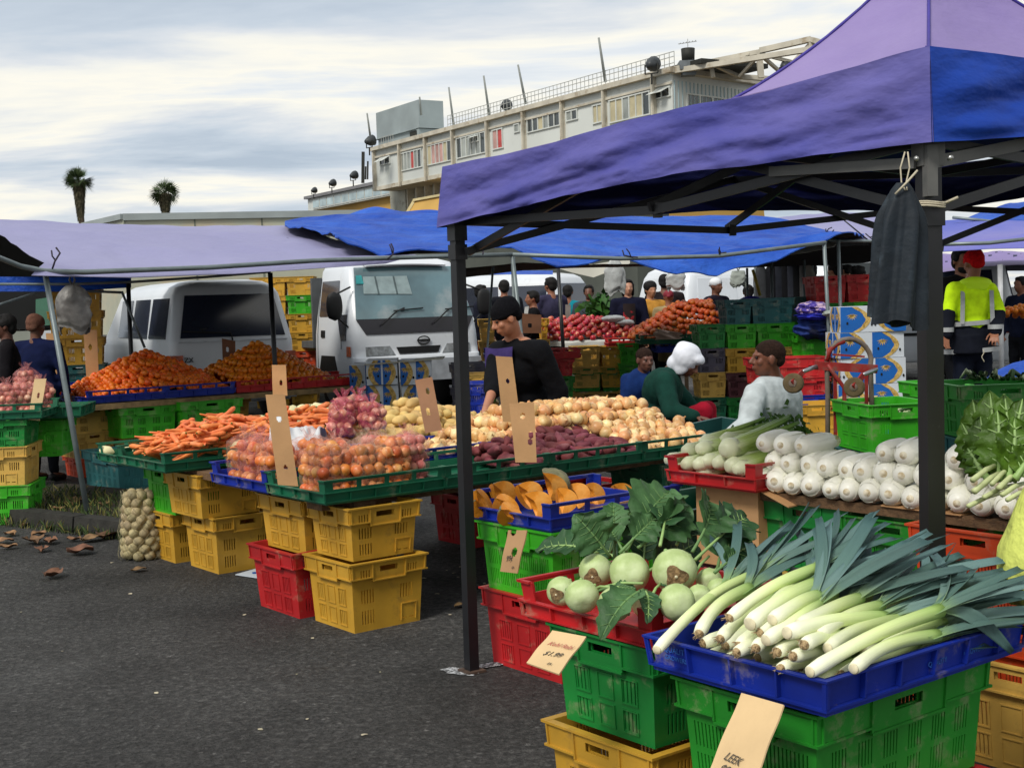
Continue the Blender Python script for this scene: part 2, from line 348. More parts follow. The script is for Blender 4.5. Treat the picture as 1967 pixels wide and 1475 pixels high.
bowl = mat('ochre bowl', '#b8934e', .85, .12, .3, dirt=('#8d7c5a', .5, .6, .5)); darkm = mat('dark steel', '#23241f', .7, .2, 3); glassb = mat('far window glass', '#8c918c', .25, .35, .5, spec=.7); glassd = mat('dark window glass', '#30383a', .2, .2, 1, spec=.8); pink = mat('pink curtain', '#b79089', .8, .2, 1.5); redc = mat('red curtain', '#b04a48', .8, .2, 1.5); cream = mat('cream blind', '#b6ad8e', .8, .15, 1.5); wf = mat('white window frame', '#c6cac6', .6, .1, 1)
b = MB(); DEP = 12
def hx(mb, u0, u1, z0, z1, o0, o1, m=0):
    mb.hexa([BP(u0, z0, o0), BP(u1, z0, o0), BP(u1, z0, o1), BP(u0, z0, o1), BP(u0, z1, o0), BP(u1, z1, o0), BP(u1, z1, o1), BP(u0, z1, o1)], m)
# upper volume as parallelogram plan
c0 = B0; c1 = B0 + bu * UL; c2 = c1 + bv * DEP; c3 = c0 + bv * DEP
def plan(mb, z0, z1, P, m=0): mb.hexa([Vector((p.x, p.y, z0)) for p in P] + [Vector((p.x, p.y, z1)) for p in P], m)
plan(b, ZB, BT, [c0, c3, c2, c1]); bob(b, 'upper_wall', clad)
b = MB(); hx(b, -.3, UL + .3, BT, BT + .28, .35, -.3); plan(b, BT, BT + .26, [c0 + bn * .2, c3 + bn * .2 + bv * .3, c3 + bv * .3 - bn * 2, c0 - bn * 2]); hx(b, 0, UL, BT - .55, BT - .43, .12, .003); bob(b, 'roof_edge', tan)
# bays below the upper floor and the sloping ochre bowl
b = MB(); hx(b, 0, UL - 1, ZB - 2.2, ZB, -2.2, -3.0); bob(b, 'lower_wall', clad)
b = MB()
for i in range(24): u = 1 + i * (UL - 3) / 23; hx(b, u, u + .18, ZB - 1.9, ZB, -1.6, -2.2)
hx(b, 0, UL, ZB - .28, ZB - .003, .1, -2.1); bob(b, 'beam', tan)
zb0 = F(725, 395, 3)[1]; b = MB(); u1 = F(735, 385, 3)[0]
b.hexa([BP(-2, 0, 5), BP(u1 + 3.5, 0, 5), BP(u1 + 3.5, 0, -5), BP(-2, 0, -5), BP(-2, ZB - 1.6, 1), BP(u1 - 1, ZB - 1.7, 1), BP(u1 - 1, ZB - 1.7, -4), BP(-2, ZB - 1.6, -4)]); bob(b, 'bowl_wall', bowl); b = MB(); hx(b, -6, u1 + 6, 0, 5.6, 7, 5.1); bob(b, 'ground_floor_wall', mat('grey green wall', '#4c504a', .9, .2, .5))  # ground floor wall in its own dull grey green, below the ochre bowl
b = MB(); b.bar(BP(-2, ZB - 1.55, 1.02), BP(u1 - 1, ZB - 1.65, 1.02), .3, .16); b.bar(BP(u1 - 1, ZB - 1.7, 1.02), BP(u1 + 3.5, 0, 5.05), .25, .2); bob(b, 'bowl_coping', mat('coping', '#c6b88c', .8, .1, 1))
# columns
for px in (765, 815, 868, 935, 1005, 1080, 1161, 1256):
    u = F(px, 250, .2)[0]; b = MB(); hx(b, u - .075, u + .075, ZB - .35, BT + .2, .32, .2); hx(b, u - .04, u + .04, ZB, BT, .22, .003); bob(b, 'column', tan)
b = MB(); hx(b, UL - .12, UL + .12, ZB - .3, BT, .25, 0.003); bob(b, 'column', tan)
# windows : a frame with its pane, curtain colours as seen
def win(x0, y0, x1, y1, gm, n=1, split=None, awn=False):
    u0, z1 = F(x0, y0 + 0, .0); u1_, z0 = F(x1, y1 - 0, .0); ua, ub = min(u0, u1_), max(u0, u1_)
    zt = F((x0 + x1) / 2, y0 + (y1 - y0) * .0, 0)[1]; zm0 = F((x0 + x1) / 2, y1, 0)[1]
    fr = MB(); ft = .07
    hx(fr, ua - ft, ub + ft, zt, zt + ft, .09, .003); hx(fr, ua - ft, ub + ft, zm0 - ft, zm0, .09, .003)
    for i in range(n + 1): u = ua + (ub - ua) * i / n; hx(fr, u - ft / 2, u + ft / 2, zm0, zt, .09, .003)
    f = bob(fr, 'window', wf)
    p = MB()
    for i in range(n):
        g_ = gm[i % len(gm)] if isinstance(gm, (list, tuple)) else 0
        hx(p, ua + (ub - ua) * i / n + ft / 2, ua + (ub - ua) * (i + 1) / n - ft / 2, zm0, zt, .03, .004, g_)
    p.xf(SI); p.obj('pane', [glassb, glassd, pink, redc, cream, wf], f)
    if awn:
        for i in range(n):
            a = MB(); u = ua + (ub - ua) * (i + .08) / n; v = ua + (ub - ua) * (i + .92) / n
            a.slab([BP(u, zt, .1), BP(v, zt, .1), BP(v, zm0 + .15, .6), BP(u, zm0 + .15, .6)], bn * .05); a.xf(SI); a.obj('open_sash', wf, f)
win(731, 303, 750, 315, [1], 2, awn=True); win(770, 292, 811, 324, [1, 0, 3, 0, 0, 0], 6); win(822, 276, 869, 312, [1, 4, 2, 2, 2, 4], 6)
win(878, 261, 934, 298, [1, 0, 0, 0, 0], 6); win(947, 250, 967, 285, [3, 2], 2); win(989, 240, 998, 253, [0], 1); win(1014, 224, 1077, 247, [1, 1, 0, 4, 1, 1], 6)
win(1089, 214, 1110, 230, [1, 0], 2); win(1140, 203, 1158, 235, [4, 4], 2); win(1172, 186, 1250, 227, [1, 4, 4, 0, 4, 4], 6); win(1257, 172, 1288, 187, [1], 2, awn=True); win(903, 263, 920, 272, [0], 2, awn=True)
# windows in the end wall
def win2(s0, s1, z0, z1, n):
    en = Vector((bv.y, -bv.x, 0)); P = lambda s, z, o: Vector(((c0 + bv * s + en * o).x, (c0 + bv * s + en * o).y, z))
    def h2(mb, a, b_, z0, z1, o, m=0): mb.hexa([P(a, z0, o), P(b_, z0, o), P(b_, z0, .003), P(a, z0, .003), P(a, z1, o), P(b_, z1, o), P(b_, z1, .003), P(a, z1, .003)], m)
    fr = MB(); h2(fr, s0 - .08, s1 + .08, z1, z1 + .08, .09); h2(fr, s0 - .08, s1 + .08, z0 - .08, z0, .09)
    for i in range(n + 1): s = s0 + (s1 - s0) * i / n; h2(fr, s - .05, s + .05, z0, z1, .09)
    f = bob(fr, 'window', wf); p = MB(); h2(p, s0, s1, z0, z1, .03); p.xf(SI); p.obj('pane', glassd, f)
    return P
win2(1.15, 4.4, BT - 1.75, BT - 1.0, 3)
b = MB(); en = Vector((bv.y, -bv.x, 0))
for i in range(34): s = .15 + i * .33; q = c0 + bv * s + en * .02; b.box((q.x, q.y, (ZB + BT) / 2), (.05, .05, BT - ZB - .7), rot=Matrix.Rotation(R_(44), 3, 'Z'))
bob(b, 'cladding_ribs', clad2)
# roof house, railing, trusses
rb0, rz0 = F(742, 255, -2.5); rb1, _ = F(845, 240, -2.5); rt = F(742, 210, -2.5)[1]
b = MB(); rb0, rb1 = rb0 - .6, rb1 + 1.4; hx(b, rb0, rb1, BT - .5, BT + 1.2, -1.5, -3.5); hx(b, rb0 + .15, rb1 - .15, BT + 1.25, rt - .4, -1.45, -3.5); hx(b, rb0 + .3, rb1 + .4, BT + 1.2, BT + 1.25, -1.3, -3.6); bob(b, 'roof_room', mat('roof room grey', '#8a9496', .8, .1, .5))
b = MB(); hx(b, (rb0 * .2 + rb1 * .8), (rb0 * .05 + rb1 * .95), BT + .45, BT + 1.1, -1.44, -1.5); bob(b, 'roof_opening', darkm)
b = MB(); ur = F(862, 225, -.5)[0]; n = 60
for i in range(n + 1): u = ur + (0.3 - ur) * i / n; b.bar(BP(u, BT + .28, -.4), BP(u, BT + 1.2, -.4), .035)
for z in (.62, .95, 1.2): b.bar(BP(ur, BT + z, -.4), BP(.3, BT + z, -.4), .035)
bob(b, 'railing', mat('galvanised', '#9a9c98', .6, .1, 2))
b = MB(); ux = UL - .3
for i in range(6): u = ux - i * .4; b.bar(BP(u, BT + .28, -.4), BP(u, BT + 1.0, -.4), .035)
b.bar(BP(ux, BT + 1, -.4), BP(ux - 2, BT + 1, -.4), .035); bob(b, 'railing', mat('galvanised', '#9a9c98'))
tr = MB(); T0 = c0 + Vector((0, 0, BT + .3))
def TP(px, py, d): return Y(px, py, d)
for a, bq, wd in (((1290, 138, 70), (1590, 90, 66), .32), ((1290, 134, 70), (1460, 100, 69), .28), ((1460, 98, 69), (1558, 76, 68), .34), ((1558, 76, 68), (1640, 100, 66), .3), ((1300, 140, 72), (1480, 152, 73), .3), ((1458, 100, 69), (1462, 150, 69), .3), ((1558, 76, 68), (1560, 120, 68), .3), ((1365, 122, 70), (1425, 150, 72), .2), ((1460, 105, 69), (1500, 140, 70), .18), ((1460, 105, 69), (1420, 148, 70), .16), ((1558, 82, 68), (1505, 140, 69), .16), ((1460, 104, 69), (1530, 122, 69), .2), ((1365, 120, 70), (1370, 150, 70), .22), ((1350, 124, 70), (1440, 104, 69), .14)):
    tr.bar(TP(*a), TP(*bq), wd, wd * .8)
tr.xf(SI); tr.obj('roof_truss', tan, stand)
b = MB(); hx(b, -1.8, 2, BT + .26, BT + .5, -.5, -5); bob(b, 'roof_deck', darkm)
# lower wing to the left with bright glazed front
u2, z2 = F(716, 345, -3); u3, z3 = F(601, 378, -3); wing = MB(); zt = F(660, 352, -3)[1]; z1w = F(716, 341, -3)[1]
hx(wing, UL + .2, u3, 0, z3 - 1.3, -3, -10, 1); hx(wing, UL + .2, u3, z3 - 1.3, z3 - .25, -2.5, -10, 0); bob(wing, 'wing_wall', [clad, bowl])
b = MB(); hx(b, UL + .2, u3 + .2, z3 - .25, z3, -2.2, -10); bob(b, 'wing_roof', mat('grey roof', '#77777a', .8, .1, 1))
for i in range(11):
    ua = UL + 1.2 + i * (u3 - UL - 2.4) / 11; w_ = (u3 - UL - 2.4) / 11; f = MB(); hx(f, ua + .04, ua + w_ - .04, z3 - 1.2, z3 - .38, -2.44, -2.497); fo = bob(f, 'window', wf); p = MB(); hx(p, ua + .12, ua + w_ - .12, z3 - 1.1, z3 - .5, -2.42, -2.439); p.xf(SI); p.obj('pane', mat('bright glazing', '#9fb3b8', .2, .3, .6, spec=.8), fo)
b = MB(); hx(b, UL - 1.2, UL + 1.4, 0, F(716, 336, -1.8)[1], -1.8, -6); bob(b, 'stair_tower', mat('stair tower', '#a7a79b', .8, .2, .6, dirt=('#4c4638', .8, .55, .8)))
b = MB()
for x, y0, y1 in ((697, 292, 352), (702, 320, 345), (706, 310, 345)): b.bar(Y(x, y1, 100), Y(x + .6, y0, 100), .22 if x == 697 else .12)
b.xf(SI); b.obj('roof_pipes', darkm, stand)
# poles on the roof, each lifted from its own foot, and floodlights
pm = mat('mast', '#8e928f', .6, .1, 2)
for i, (xb, yb, xt, yt, d, ds) in enumerate([(713, 268, 705, 218, 99, 'far left pole standing at the corner of the grandstand roof'), (809, 215, 806, 187, 97, 'short pole on top of the grey roof room'), (872, 238, 862, 168, 93, 'thin pole on the roof edge just right of the roof room'), (940, 216, 929, 146, 88, 'thin pole on the roof edge above the white open windows'), (1010, 194, 995, 125, 84, 'thin pole on the roof edge above the pink curtained window'), (1163, 152, 1150, 73, 76, 'tallest pole on the roof edge near the floodlight')]):
    p0, p1 = Y(xb, yb + 6, d), Y(xt, yt, d - 1); m_ = MB(); m_.tube([Vector(), p1 - p0], [.09, .06], 6)
    tag(m_.obj('roof_pole', pm, loc=p0), ds, 'pole')
def flood(px, py, d, s, ds, az=200):
    c = Y(px, py, d); t = thing('floodlight', ds, 'floodlight', tuple(c), R_(az)); b = MB()
    b.tube([(0, -.45 * s, .1 * s), (0, -.1 * s, .0), (0, .3 * s, -.08 * s), (0, .42 * s, -.1 * s)], [.5 * s, .46 * s, .25 * s, .16 * s], 12); b.obj('lamp_housing', mat('floodlight grey', '#33373a', .5, .2, 3), t)
    b = MB(); b.tube([(0, -.46 * s, .1 * s), (0, -.48 * s, .1 * s)], [.42 * s, .42 * s], 12); b.obj('lens', mat('flood lens', '#6b7478', .2, .1, 3, spec=.8), t)
    b = MB(); b.bar((-.45 * s, 0, 0), (-.45 * s, 0, -.6 * s), .07 * s); b.bar((.45 * s, 0, 0), (.45 * s, 0, -.6 * s), .07 * s); b.bar((-.45 * s, 0, -.6 * s), (.45 * s, 0, -.6 * s), .07 * s); b.bar((0, 0, -.6 * s), (0, 0, -1.3 * s), .1 * s); b.obj('bracket', darkm, t)
flood(709, 271, 97, .8, 'pair sized grey floodlight hung at the far left roof corner', 130); flood(971, 203, 86, .75, 'floodlight on the roof edge in the middle of the railing', 160); flood(1251, 124, 70, .8, 'floodlight above the near corner of the grandstand', 150); flood(1509, 128, 69, .7, 'dark floodlight hung under the roof truss', 150)
flood(602, 366, 108, .5, 'leftmost little floodlight on the low wing roof', 140); flood(637, 352, 106, .6, 'second little floodlight from the left on the low wing roof', 140); flood(678, 337, 103, .65, 'little floodlight on the low wing roof beside the stair tower', 140)
t = thing('water_tank', 'dark cylindrical tank with an aerial on the grandstand roof', 'tank', tuple(Y(1322, 122, 70))); b = MB(); b.tube([(0, 0, .1), (0, 0, .75)], [.33, .36], 14); b.obj('drum', darkm, t)
b = MB(); b.box((0, 0, -.15), (1.0, 1.0, .45)); b.box((0, 0, -.5), (.7, .7, .3)); b.obj('stand', mat('tank stand', '#6a7074', .7, .2, 3), t)
b = MB(); b.bar((0, 0, .7), (0, 0, 1.25), .03); b.bar((-.5, 0, 1.0), (.5, .2, 1.15), .03)
for i in range(6): b.bar((-.4 + i * .16, -.2, 1.02 + i * .024), (-.4 + i * .16, .2, 1.02 + i * .024), .02)
b.obj('aerial', mat('galvanised', '#9a9c98'), t)

# ------------------------------------------------------------ palms
def palm(px, pyt, pyb, d, label, crown_h, skirt):
    top = Y(px, pyt, d); base = Vector((top.x, d, 0)); Hh = top.z; t = thing('palm_tree', label, 'palm tree', tuple(base)); s = d / 100
    wpx = 27 * d / FPX; cz = Hh - wpx * .95
    b = MB(); b.tube([(0, 0, 0), (.1, 0, Hh * .5), (.05, 0, cz)], [.42, .34, .3], 9); b.obj('trunk', mat('palm trunk', '#4a4034', .9, .3, 3), t)
    b = MB(); n = 60
    for i in range(2600):       # skirt of dead fronds : narrow below, wide above
        u = RS.rand() ** .8; z = cz - skirt * (1 - u); r = (.25 + (wpx * .42 - .25) * u ** .9); a = RS.uniform(0, 2 * pi); r *= RS.uniform(.75, 1.08)
        x, y = r * cos(a), r * sin(a); l = RS.uniform(.4, .9) * wpx * .35; wd = RS.uniform(.03, .07) * 1.6
        ex, ey, ez = x + cos(a) * l * .35, y + sin(a) * l * .35, z - l
        b.add([(x - sin(a) * wd, y + cos(a) * wd, z), (x + sin(a) * wd, y - cos(a) * wd, z), (ex, ey, ez)], [(0, 1, 2)], 0 if RS.rand() < .6 else 1)
    b.obj('dead_fronds', [mat('dead frond', '#4d4735', .9, .4, 2), mat('dead frond dark', '#33331f', .9, .3, 2)], t)
    b = MB()
    for i in range(44):         # fan leaves
        el = R_(RS.uniform(-35, 85)); a = RS.uniform(0, 2 * pi); D = Vector((cos(a) * cos(el), sin(a) * cos(el), sin(el))); Ls = wpx * RS.uniform(.28, .42); c = Vector((0, 0, cz)) + D * Ls
        b.bar(Vector((0, 0, cz)), c, .05)
        sx = D.orthogonal().normalized(); sx.rotate(Matrix.Rotation(RS.uniform(0, 6), 3, D)); fr_ = wpx * RS.uniform(.75, 1.0)
        for k in range(9):
            th = R_(-40 + 80 * k / 8); dd = (D * cos(th) + sx * sin(th)).normalized(); dd.z -= .16; tip = c + dd * fr_ * RS.uniform(.8, 1.05); sd_ = dd.cross(D.cross(sx)).normalized() * .05 * wpx * .6
            b.add([c - sd_ * .2, c + dd * fr_ * .5 - sd_, tip, c + dd * fr_ * .5 + sd_], [(0, 1, 2, 3)], 0 if RS.rand() < .7 else 1)
    b.obj('fronds', [mat('palm green', '#2c3d1c', .6, .4, 1), mat('palm green light', '#4b5c34', .6, .3, 1)], t)
palm(150, 322, 430, 150, 'taller palm tree with a long shaggy skirt at the far left of the sky', 0, 150 * 72 / FPX)
palm(315, 346, 407, 145, 'shorter rounder palm tree right of the tall one above the white truck body', 0, 145 * 42 / FPX)
# ------------------------------------------------------------ plastic crates and trays
PCOL = dict(yellow='#c4962f', lime='#35a318', green='#11782f', dkgreen='#0b5c40', blue='#07268e', red='#b01c20', teal='#1d5b5e', dkteal='#1a4a48', slate='#4b4858', maroon='#532730', orange='#c8441a', straw='#c9a24e', mid='#1c8020')
def plastic(c):
    return mat('plastic ' + c, PCOL[c], .5, .2, 3.2, .12, 25, .5, dirt=('#9a8f78' if c not in ('yellow', 'straw') else '#7a6238', 7, .56, .5))
CM = {}
def crate_mesh(w_, d_, h, style, seed=0):
    """returns (body, rim) ; w_ along x, d_ along y at the base, base centre at the origin"""
    fl = .018 if style != 'box' else .012; body, rim = MB(), MB(); T = .005
    hw, hd = w_ / 2, d_ / 2
    def side(k, off=0.0, mb=body, z0=0, z1=h, holes=(), t=T, xs=(), zs=(), s0=None, s1=None, ext=0):
        L_ = hw if k in (0, 2) else hd; D_ = hd if k in (0, 2) else hw
        def P(s, z, dep):
            f = fl * z / h; ss = s * (L_ + f + off) / L_; dd = -(D_ + f + off - dep)
            x, y = (ss, dd)
            for _ in range(k): x, y = -y, x
            return Vector((x, y, z - (.0007 if k % 2 else 0)))
        wall(mb, P, -L_ if s0 is None else s0, L_ if s1 is None else s1, z0, z1, holes, t, 0, xs, zs)
    for k in range(4):
        L_ = hw if k in (0, 2) else hd; ho = []; rh = []
        H_ = L_ * 2
        hd_w = .05 if L_ > .24 else .042; hz0, hz1 = h - .052, h - .026
        ho.append((-hd_w, hd_w, hz0, hz1)); rh.append((-hd_w, hd_w, hz0, hz1))
        def slots(xc, za, zb, n=5, p=.0145, wd=.0068):
            for i in range(n): x = xc + (i - (n - 1) / 2) * p; ho.append((x - wd / 2, x + wd / 2, za, zb))
        if style in ('vent', 'wide'):
            if k % 2 == 0 or style == 'wide':
                cs = (-L_ * .58, L_ * .55) if L_ < .24 else (-L_ * .7, -L_ * .25, L_ * .3, L_ * .72)
                for i, xc in enumerate(cs):
                    slots(xc, h * .40, h * .60); 
                    if i != len(cs) - 1: slots(xc, h * .10, h * .30)
                for xc in (-L_ * .62, L_ * .62):
                    for i in range(4): x = xc + (i - 1.5) * .0125; r = (x - .003, x + .003, h - .072, h - .035); ho.append(r); rh.append(r)
                # label holder, lower far corner
                xb = L_ * .62
                for q in ((-.034, -.008), (.006, .032)): ho.append((xb + q[0], xb + q[1], h * .085, h * .085 + .006))
            else:
                for xc in ((-L_ * .5, L_ * .5)):
                    slots(xc, h * .38, h * .60, 4, .0145, .0045)
                    slots(xc, h * .10, h * .30, 4, .0145, .0045)
        elif style == 'fine':
            for xc in [(-.75 + .3 * i) * L_ for i in range(6)]: slots(xc, h * .12, h * .34, 5, .0115, .0042); slots(xc, h * .40, h * .62, 5, .0115, .0042)
        side(k, 0, body, 0, h - .001, ho)
        if style in ('vent', 'wide', 'box'):
            if k % 2 == 0 or style == 'wide':      # raised frame of the label holder and embossed panels
                xb = L_ * .62
                for a, b_, z0, z1 in ((-.042, .04, h * .30, h * .30 + .004), (-.042, -.038, h * .06, h * .3), (.036, .04, h * .06, h * .3)):
                    side(k, .0045, body, z0, z1, (), .0043, s0=xb + a, s1=min(L_ * .98, xb + b_))
            else:
                for xc in (-L_ * .5, 0, L_ * .5):
                    for z0, z1 in ((h * .07, h * .31), (h * .36, h * .62)): [side(k, .0035, body, za, zb2, (), .0033, s0=sa, s1=sb) for sa, sb, za, zb2 in ((xc - L_ * .17, xc + L_ * .17, z0, z0 + .004), (xc - L_ * .17, xc + L_ * .17, z1 - .004, z1), (xc - L_ * .17, xc - L_ * .17 + .004, z0 + .004, z1 - .004), (xc + L_ * .17 - .004, xc + L_ * .17, z0 + .004, z1 - .004))]
        # the collar
        zc = h - .088 if h > .2 else h - .05
        side(k, .013, rim, zc + .016, h - .002, rh, .004, xs=())
        side(k, .0125, rim, zc, zc + .016, (), .004, s0=-L_ * .42, s1=L_ * .42)
        side(k, .021, rim, h - .007, h, (), .0255)
        side(k, .0195, rim, zc + .012, zc + .018, (), .0105, s0=-L_, s1=-L_ * .42); side(k, .0195, rim, zc + .012, zc + .018, (), .0105, s0=L_ * .42, s1=L_)
        side(k, .0195, rim, zc - .004, zc + .002, (), .019, s0=-L_ * .42, s1=L_ * .42)
        for s in (-.93, -.42, .42, .93): side(k, .0185, rim, zc + (.003 if abs(s) < .5 else .018), h - .008, (), .0053, s0=s * L_ - .0025, s1=s * L_ + .0025)
    body.box((0, 0, .004), (w_ - .012, d_ - .012, .007))
    return body.mesh('crate_body', []), rim.mesh('crate_rim', [])
def tray_mesh(w_, d_, style):
    """low produce tray, base centre at the origin"""
    b, r = MB(), MB(); hw, hd = w_ / 2, d_ / 2; LW = .058 if style != 'plain' else .088; UP = .112
    def side(k, off, mb, z0, z1, holes=(), t=.005, s0=None, s1=None, xs=()):
        L_ = hw if k in (0, 2) else hd; D_ = hd if k in (0, 2) else hw
        def P(s, z, dep):
            f = .012 * z / .1; ss = s * (L_ + f + off) / L_; x, y = ss, -(D_ + f + off - dep)
            for _ in range(k): x, y = -y, x
            return Vector((x, y, z - (.0007 if k % 2 else 0)))
        wall(mb, P, -L_ if s0 is None else s0, L_ if s1 is None else s1, z0, z1, holes, t)
    for k in range(4):
        L_ = hw if k in (0, 2) else hd
        if style == 'plain':
            side(k, 0, b, 0, LW); side(k, .016, r, LW - .005, LW, (), .02); side(k, .014, r, .014, .020, (), .013); side(k, .006, r, .002, .014, (), .0055)
            n = int(L_ * 2 / .125)
            for i in range(n + 1): s = -L_ + .004 + (2 * L_ - .008) * i / n; side(k, .0145, r, .021, LW - .0055, (), .0142, s0=s - .0025, s1=s + .0025)
        else:
            ex = (0, 0)
            side(k, 0, b, 0, LW); side(k, .014, r, LW - .005, LW - .0002, (), .013); side(k, .012, r, .010, .015, (), .0115)
            n = max(3, int(L_ * 2 / .13))
            for i in range(n + 1): s = -L_ + .004 + (2 * L_ - .008) * i / n; side(k, .0125, r, .0155, LW - .0055, (), .0122, s0=s - .002, s1=s + .002)
            if k in (0, 2) or style == 'tall':
                n = max(2, round(L_ * 2 / .17)); ho = []
                for i in range(n): a = -L_ + .03 + (2 * L_ - .06) * i / n; ho.append((a + .012, a + (2 * L_ - .06) / n - .012, LW + .012, UP - .012))
                side(k, 0, b, LW + .0002, UP, ho); side(k, .008, r, UP - .004, UP + .003, (), .015)
            else:
                for s in (-1, 1): a, c = sorted((s * L_, s * (L_ - .05))); side(k, 0, b, LW + .0002, UP, (), s0=a, s1=c); side(k, .0075, r, UP - .0045, UP + .0025, (), .014, s0=a, s1=c)
    b.box((0, 0, .004), (w_ - .012, d_ - .012, .007))
    return b.mesh('tray_body', []), r.mesh('tray_rim', [])
def colored(key, mk, colr):
    if key not in CM: CM[key] = mk()
    if (key, colr) not in CM:
        out = []
        for me in CM[key]:
            m2 = me.copy(); m2.materials.append(plastic(colr)); out.append(m2)
        CM[(key, colr)] = out
    return CM[(key, colr)]
def crate(colr, c, rz, label, w_=.37, d_=.36, h=.32, style='vent', group=None, name=None, tilt=None, cat='crate'):
    bm, rm = colored((round(w_, 2), round(d_, 2), round(h, 2), style), lambda: crate_mesh(w_, d_, h, style), colr)
    t = thing(name or 'plastic_crate', label, cat, tuple(c), rz, group)
    if tilt: t.rotation_euler = (tilt[0], tilt[1], rz)
    link('body', bm, t); link('rim', rm, t); return t
def tray(colr, c, rz, label, w_=.68, d_=.54, style='prod', group=None, tilt=None):
    bm, rm = colored((round(w_, 2), round(d_, 2), style), lambda: tray_mesh(w_, d_, style), colr)
    t = thing('plastic_tray', label, 'tray', tuple(c), rz, group)
    if tilt: t.rotation_euler = (tilt[0], tilt[1], rz)
    link('body', bm, t); link('rim', rm, t); return t
def cr(fr, a, b, z, colr, label, w_=.37, d_=.36, h=.32, style='vent', j=0, **k):   # near corner at (a, b)
    return crate(colr, fr(a + w_ / 2, b + d_ / 2, z), fr.r + R_(j), label, w_, d_, h, style, **k)
def trn(fr, a, b, z, colr, label, w_=.65, d_=.53, style='prod', j=0, **k): return tray(colr, fr(a + w_ / 2, b + d_ / 2, z), fr.r + R_(j), label, w_, d_, style, **k)
wood = mat('old board', '#6b5138', .85, .3, 4, .5, 30, dirt=('#3a2d20', 6, .5, .6), stretch=(1, 8, 8)); cardm = mat('cardboard', '#b98f63', .8, .08, 6, .1, 60, dirt=('#8d6a45', 5, .58, .4)); cardp = mat('pale cardboard', '#cdb084', .8, .07, 6, .1, 60); ink = mat('pen ink', '#4a443c', .8); inkr = mat('red pen ink', '#b87060', .8)
def board(p0, p1, wd, th, label, name='wooden_board', m=None):
    p0, p1 = Vector(p0), Vector(p1); b = MB(); b.bar((0, 0, 0), p1 - p0, wd, th); return tag(b.obj(name, m or wood, loc=p0), label, 'board')

# leek stall, kohlrabi stall, pumpkin stall (near right)
FL_ = Fr(.66, 2.84, 38); FK = Fr(.345, 3.42, 38); FP = Fr(.135, 5.09, 38)
TLEEK = trn(FL_, 0, 0, .575, 'blue', 'deep blue tray heaped with leeks on the near green crate', .76, .52, 'plain')
cr(FL_, .05, .07, .285, 'mid', 'green crate directly under the blue leek tray', .62, .38, .28, 'fine')
cr(FL_, .02, .05, .0, 'red', 'red crate at the very bottom of the leek stack, cut by the lower picture edge', .64, .40, .28)
trn(FK, 0, .0, .575, 'red', 'red tray of kohlrabi with its corners cut down', .66, .52, 'prod')
cr(FK, .03, .03, .30, 'green', 'green crate with a white scuff under the kohlrabi tray', .54, .36, .28)
cr(FK, .01, .02, .0, 'yellow', 'bright yellow crate under the green kohlrabi crate', .56, .38, .30)
cr(FK, .6, .03, .0, 'orange', 'orange crate behind the bright yellow kohlrabi crate', .5, .38, .28)
cr(FP, .03, -.0, .0, 'red', 'red crate on the ground right of the far black tent leg', .42, .44, .32)
cr(FP, .02, .02, .31, 'lime', 'lime green crate under the pumpkin tray with a price card on it', .56, .42, .29, 'fine')
trn(FP, 0, -.0, .60, 'blue', 'blue tray of cut pumpkin pieces', .68, .52, 'prod')
cr(FP, .5, .05, .0, 'dkgreen', 'dark green crate in the shade behind the pumpkin stack', .5, .4, .3)
cr(FP, .8, .1, .3, 'dkgreen', 'dark green slotted crate in the shade right of the pumpkin tray', .55, .4, .28, 'fine')
# celery tray and the long board of white cabbages
FC = Fr(.94, 5.16, 38)
trn(FC, -.0, 0, .72, 'red', 'red tray of celery at the end of the cabbage board', .55, .46, 'prod')
b = MB(); b.box((0, 0, .16), (.42, .34, .33)); bx = tag(b.obj('cardboard_box', cardm, loc=FC(.28, .22, .39), rot=(0, 0, FC.r)), 'brown cardboard box under the red celery tray', 'box')
b = MB(); b.slab([(-.24, -.2, .331), (.0, -.2, .331), (.0, -.2 - .16, .29), (-.24, -.2 - .15, .28)], (0, 0, .005)); b.obj('flap', cardm, bx)
cr(FC, .05, .03, .06, 'maroon', 'dark red crate under the brown cardboard box', .5, .4, .31); cr(FC, .0, .5, .1, 'teal', 'dark teal crate behind the brown cardboard box', .5, .4, .3)
e1, e2 = FC.a, FC.b
pA = G(1453, 942, .71); FB = Fr(pA.x, pA.y, 38)
board(FB(.05, .0, .695), FB(.05, -2.2, .695), .14, .035, 'worn wooden board along the front under the white cabbages'); board(FB(.24, .0, .695), FB(.24, -2.2, .695), .2, .03, 'wooden board behind the front one under the white cabbages')
b = MB(); b.slab([FB(-.03, -.62, .714), FB(-.03, -.95, .714), FB(.14, -.95, .714), FB(.14, -.55, .714)], (0, 0, .004)); tag(b.obj('cardboard_sheet', cardm), 'flat brown cardboard lying on the board under the white cabbages', 'cardboard')
for i, (b_, z, c_, l) in enumerate([(-.42, .40, 'green', 'green crate under the left end of the cabbage board'), (-.42, .12, 'straw', 'straw coloured crate under the green one below the cabbage board'), (-.82, .38, 'mid', 'shaded green crate under the middle of the cabbage board'), (-1.72, .385, 'green', 'green crate under the far right of the cabbage board'), (-1.42, .08, 'dkgreen', 'dark green crate low behind the leek leaves')]):
    cr(FB, .03, b_, z, c_, l, .5, .38, .28)
FO1 = Fr(G(1812, 1195, .3).x, G(1812, 1195, .3).y, 38)
cr(FB, -.12, -1.29, .40, 'orange', 'orange red crate under the cabbage board, right of the dark tent leg', .52, .44, .29, 'fine'); cr(FB, -.20, -1.30, .10, 'orange', 'lower orange red crate behind the dark tips of the leeks', .56, .44, .295, 'fine')
q = G(1850, 1450, 0); FY = Fr(q.x, q.y, 38)
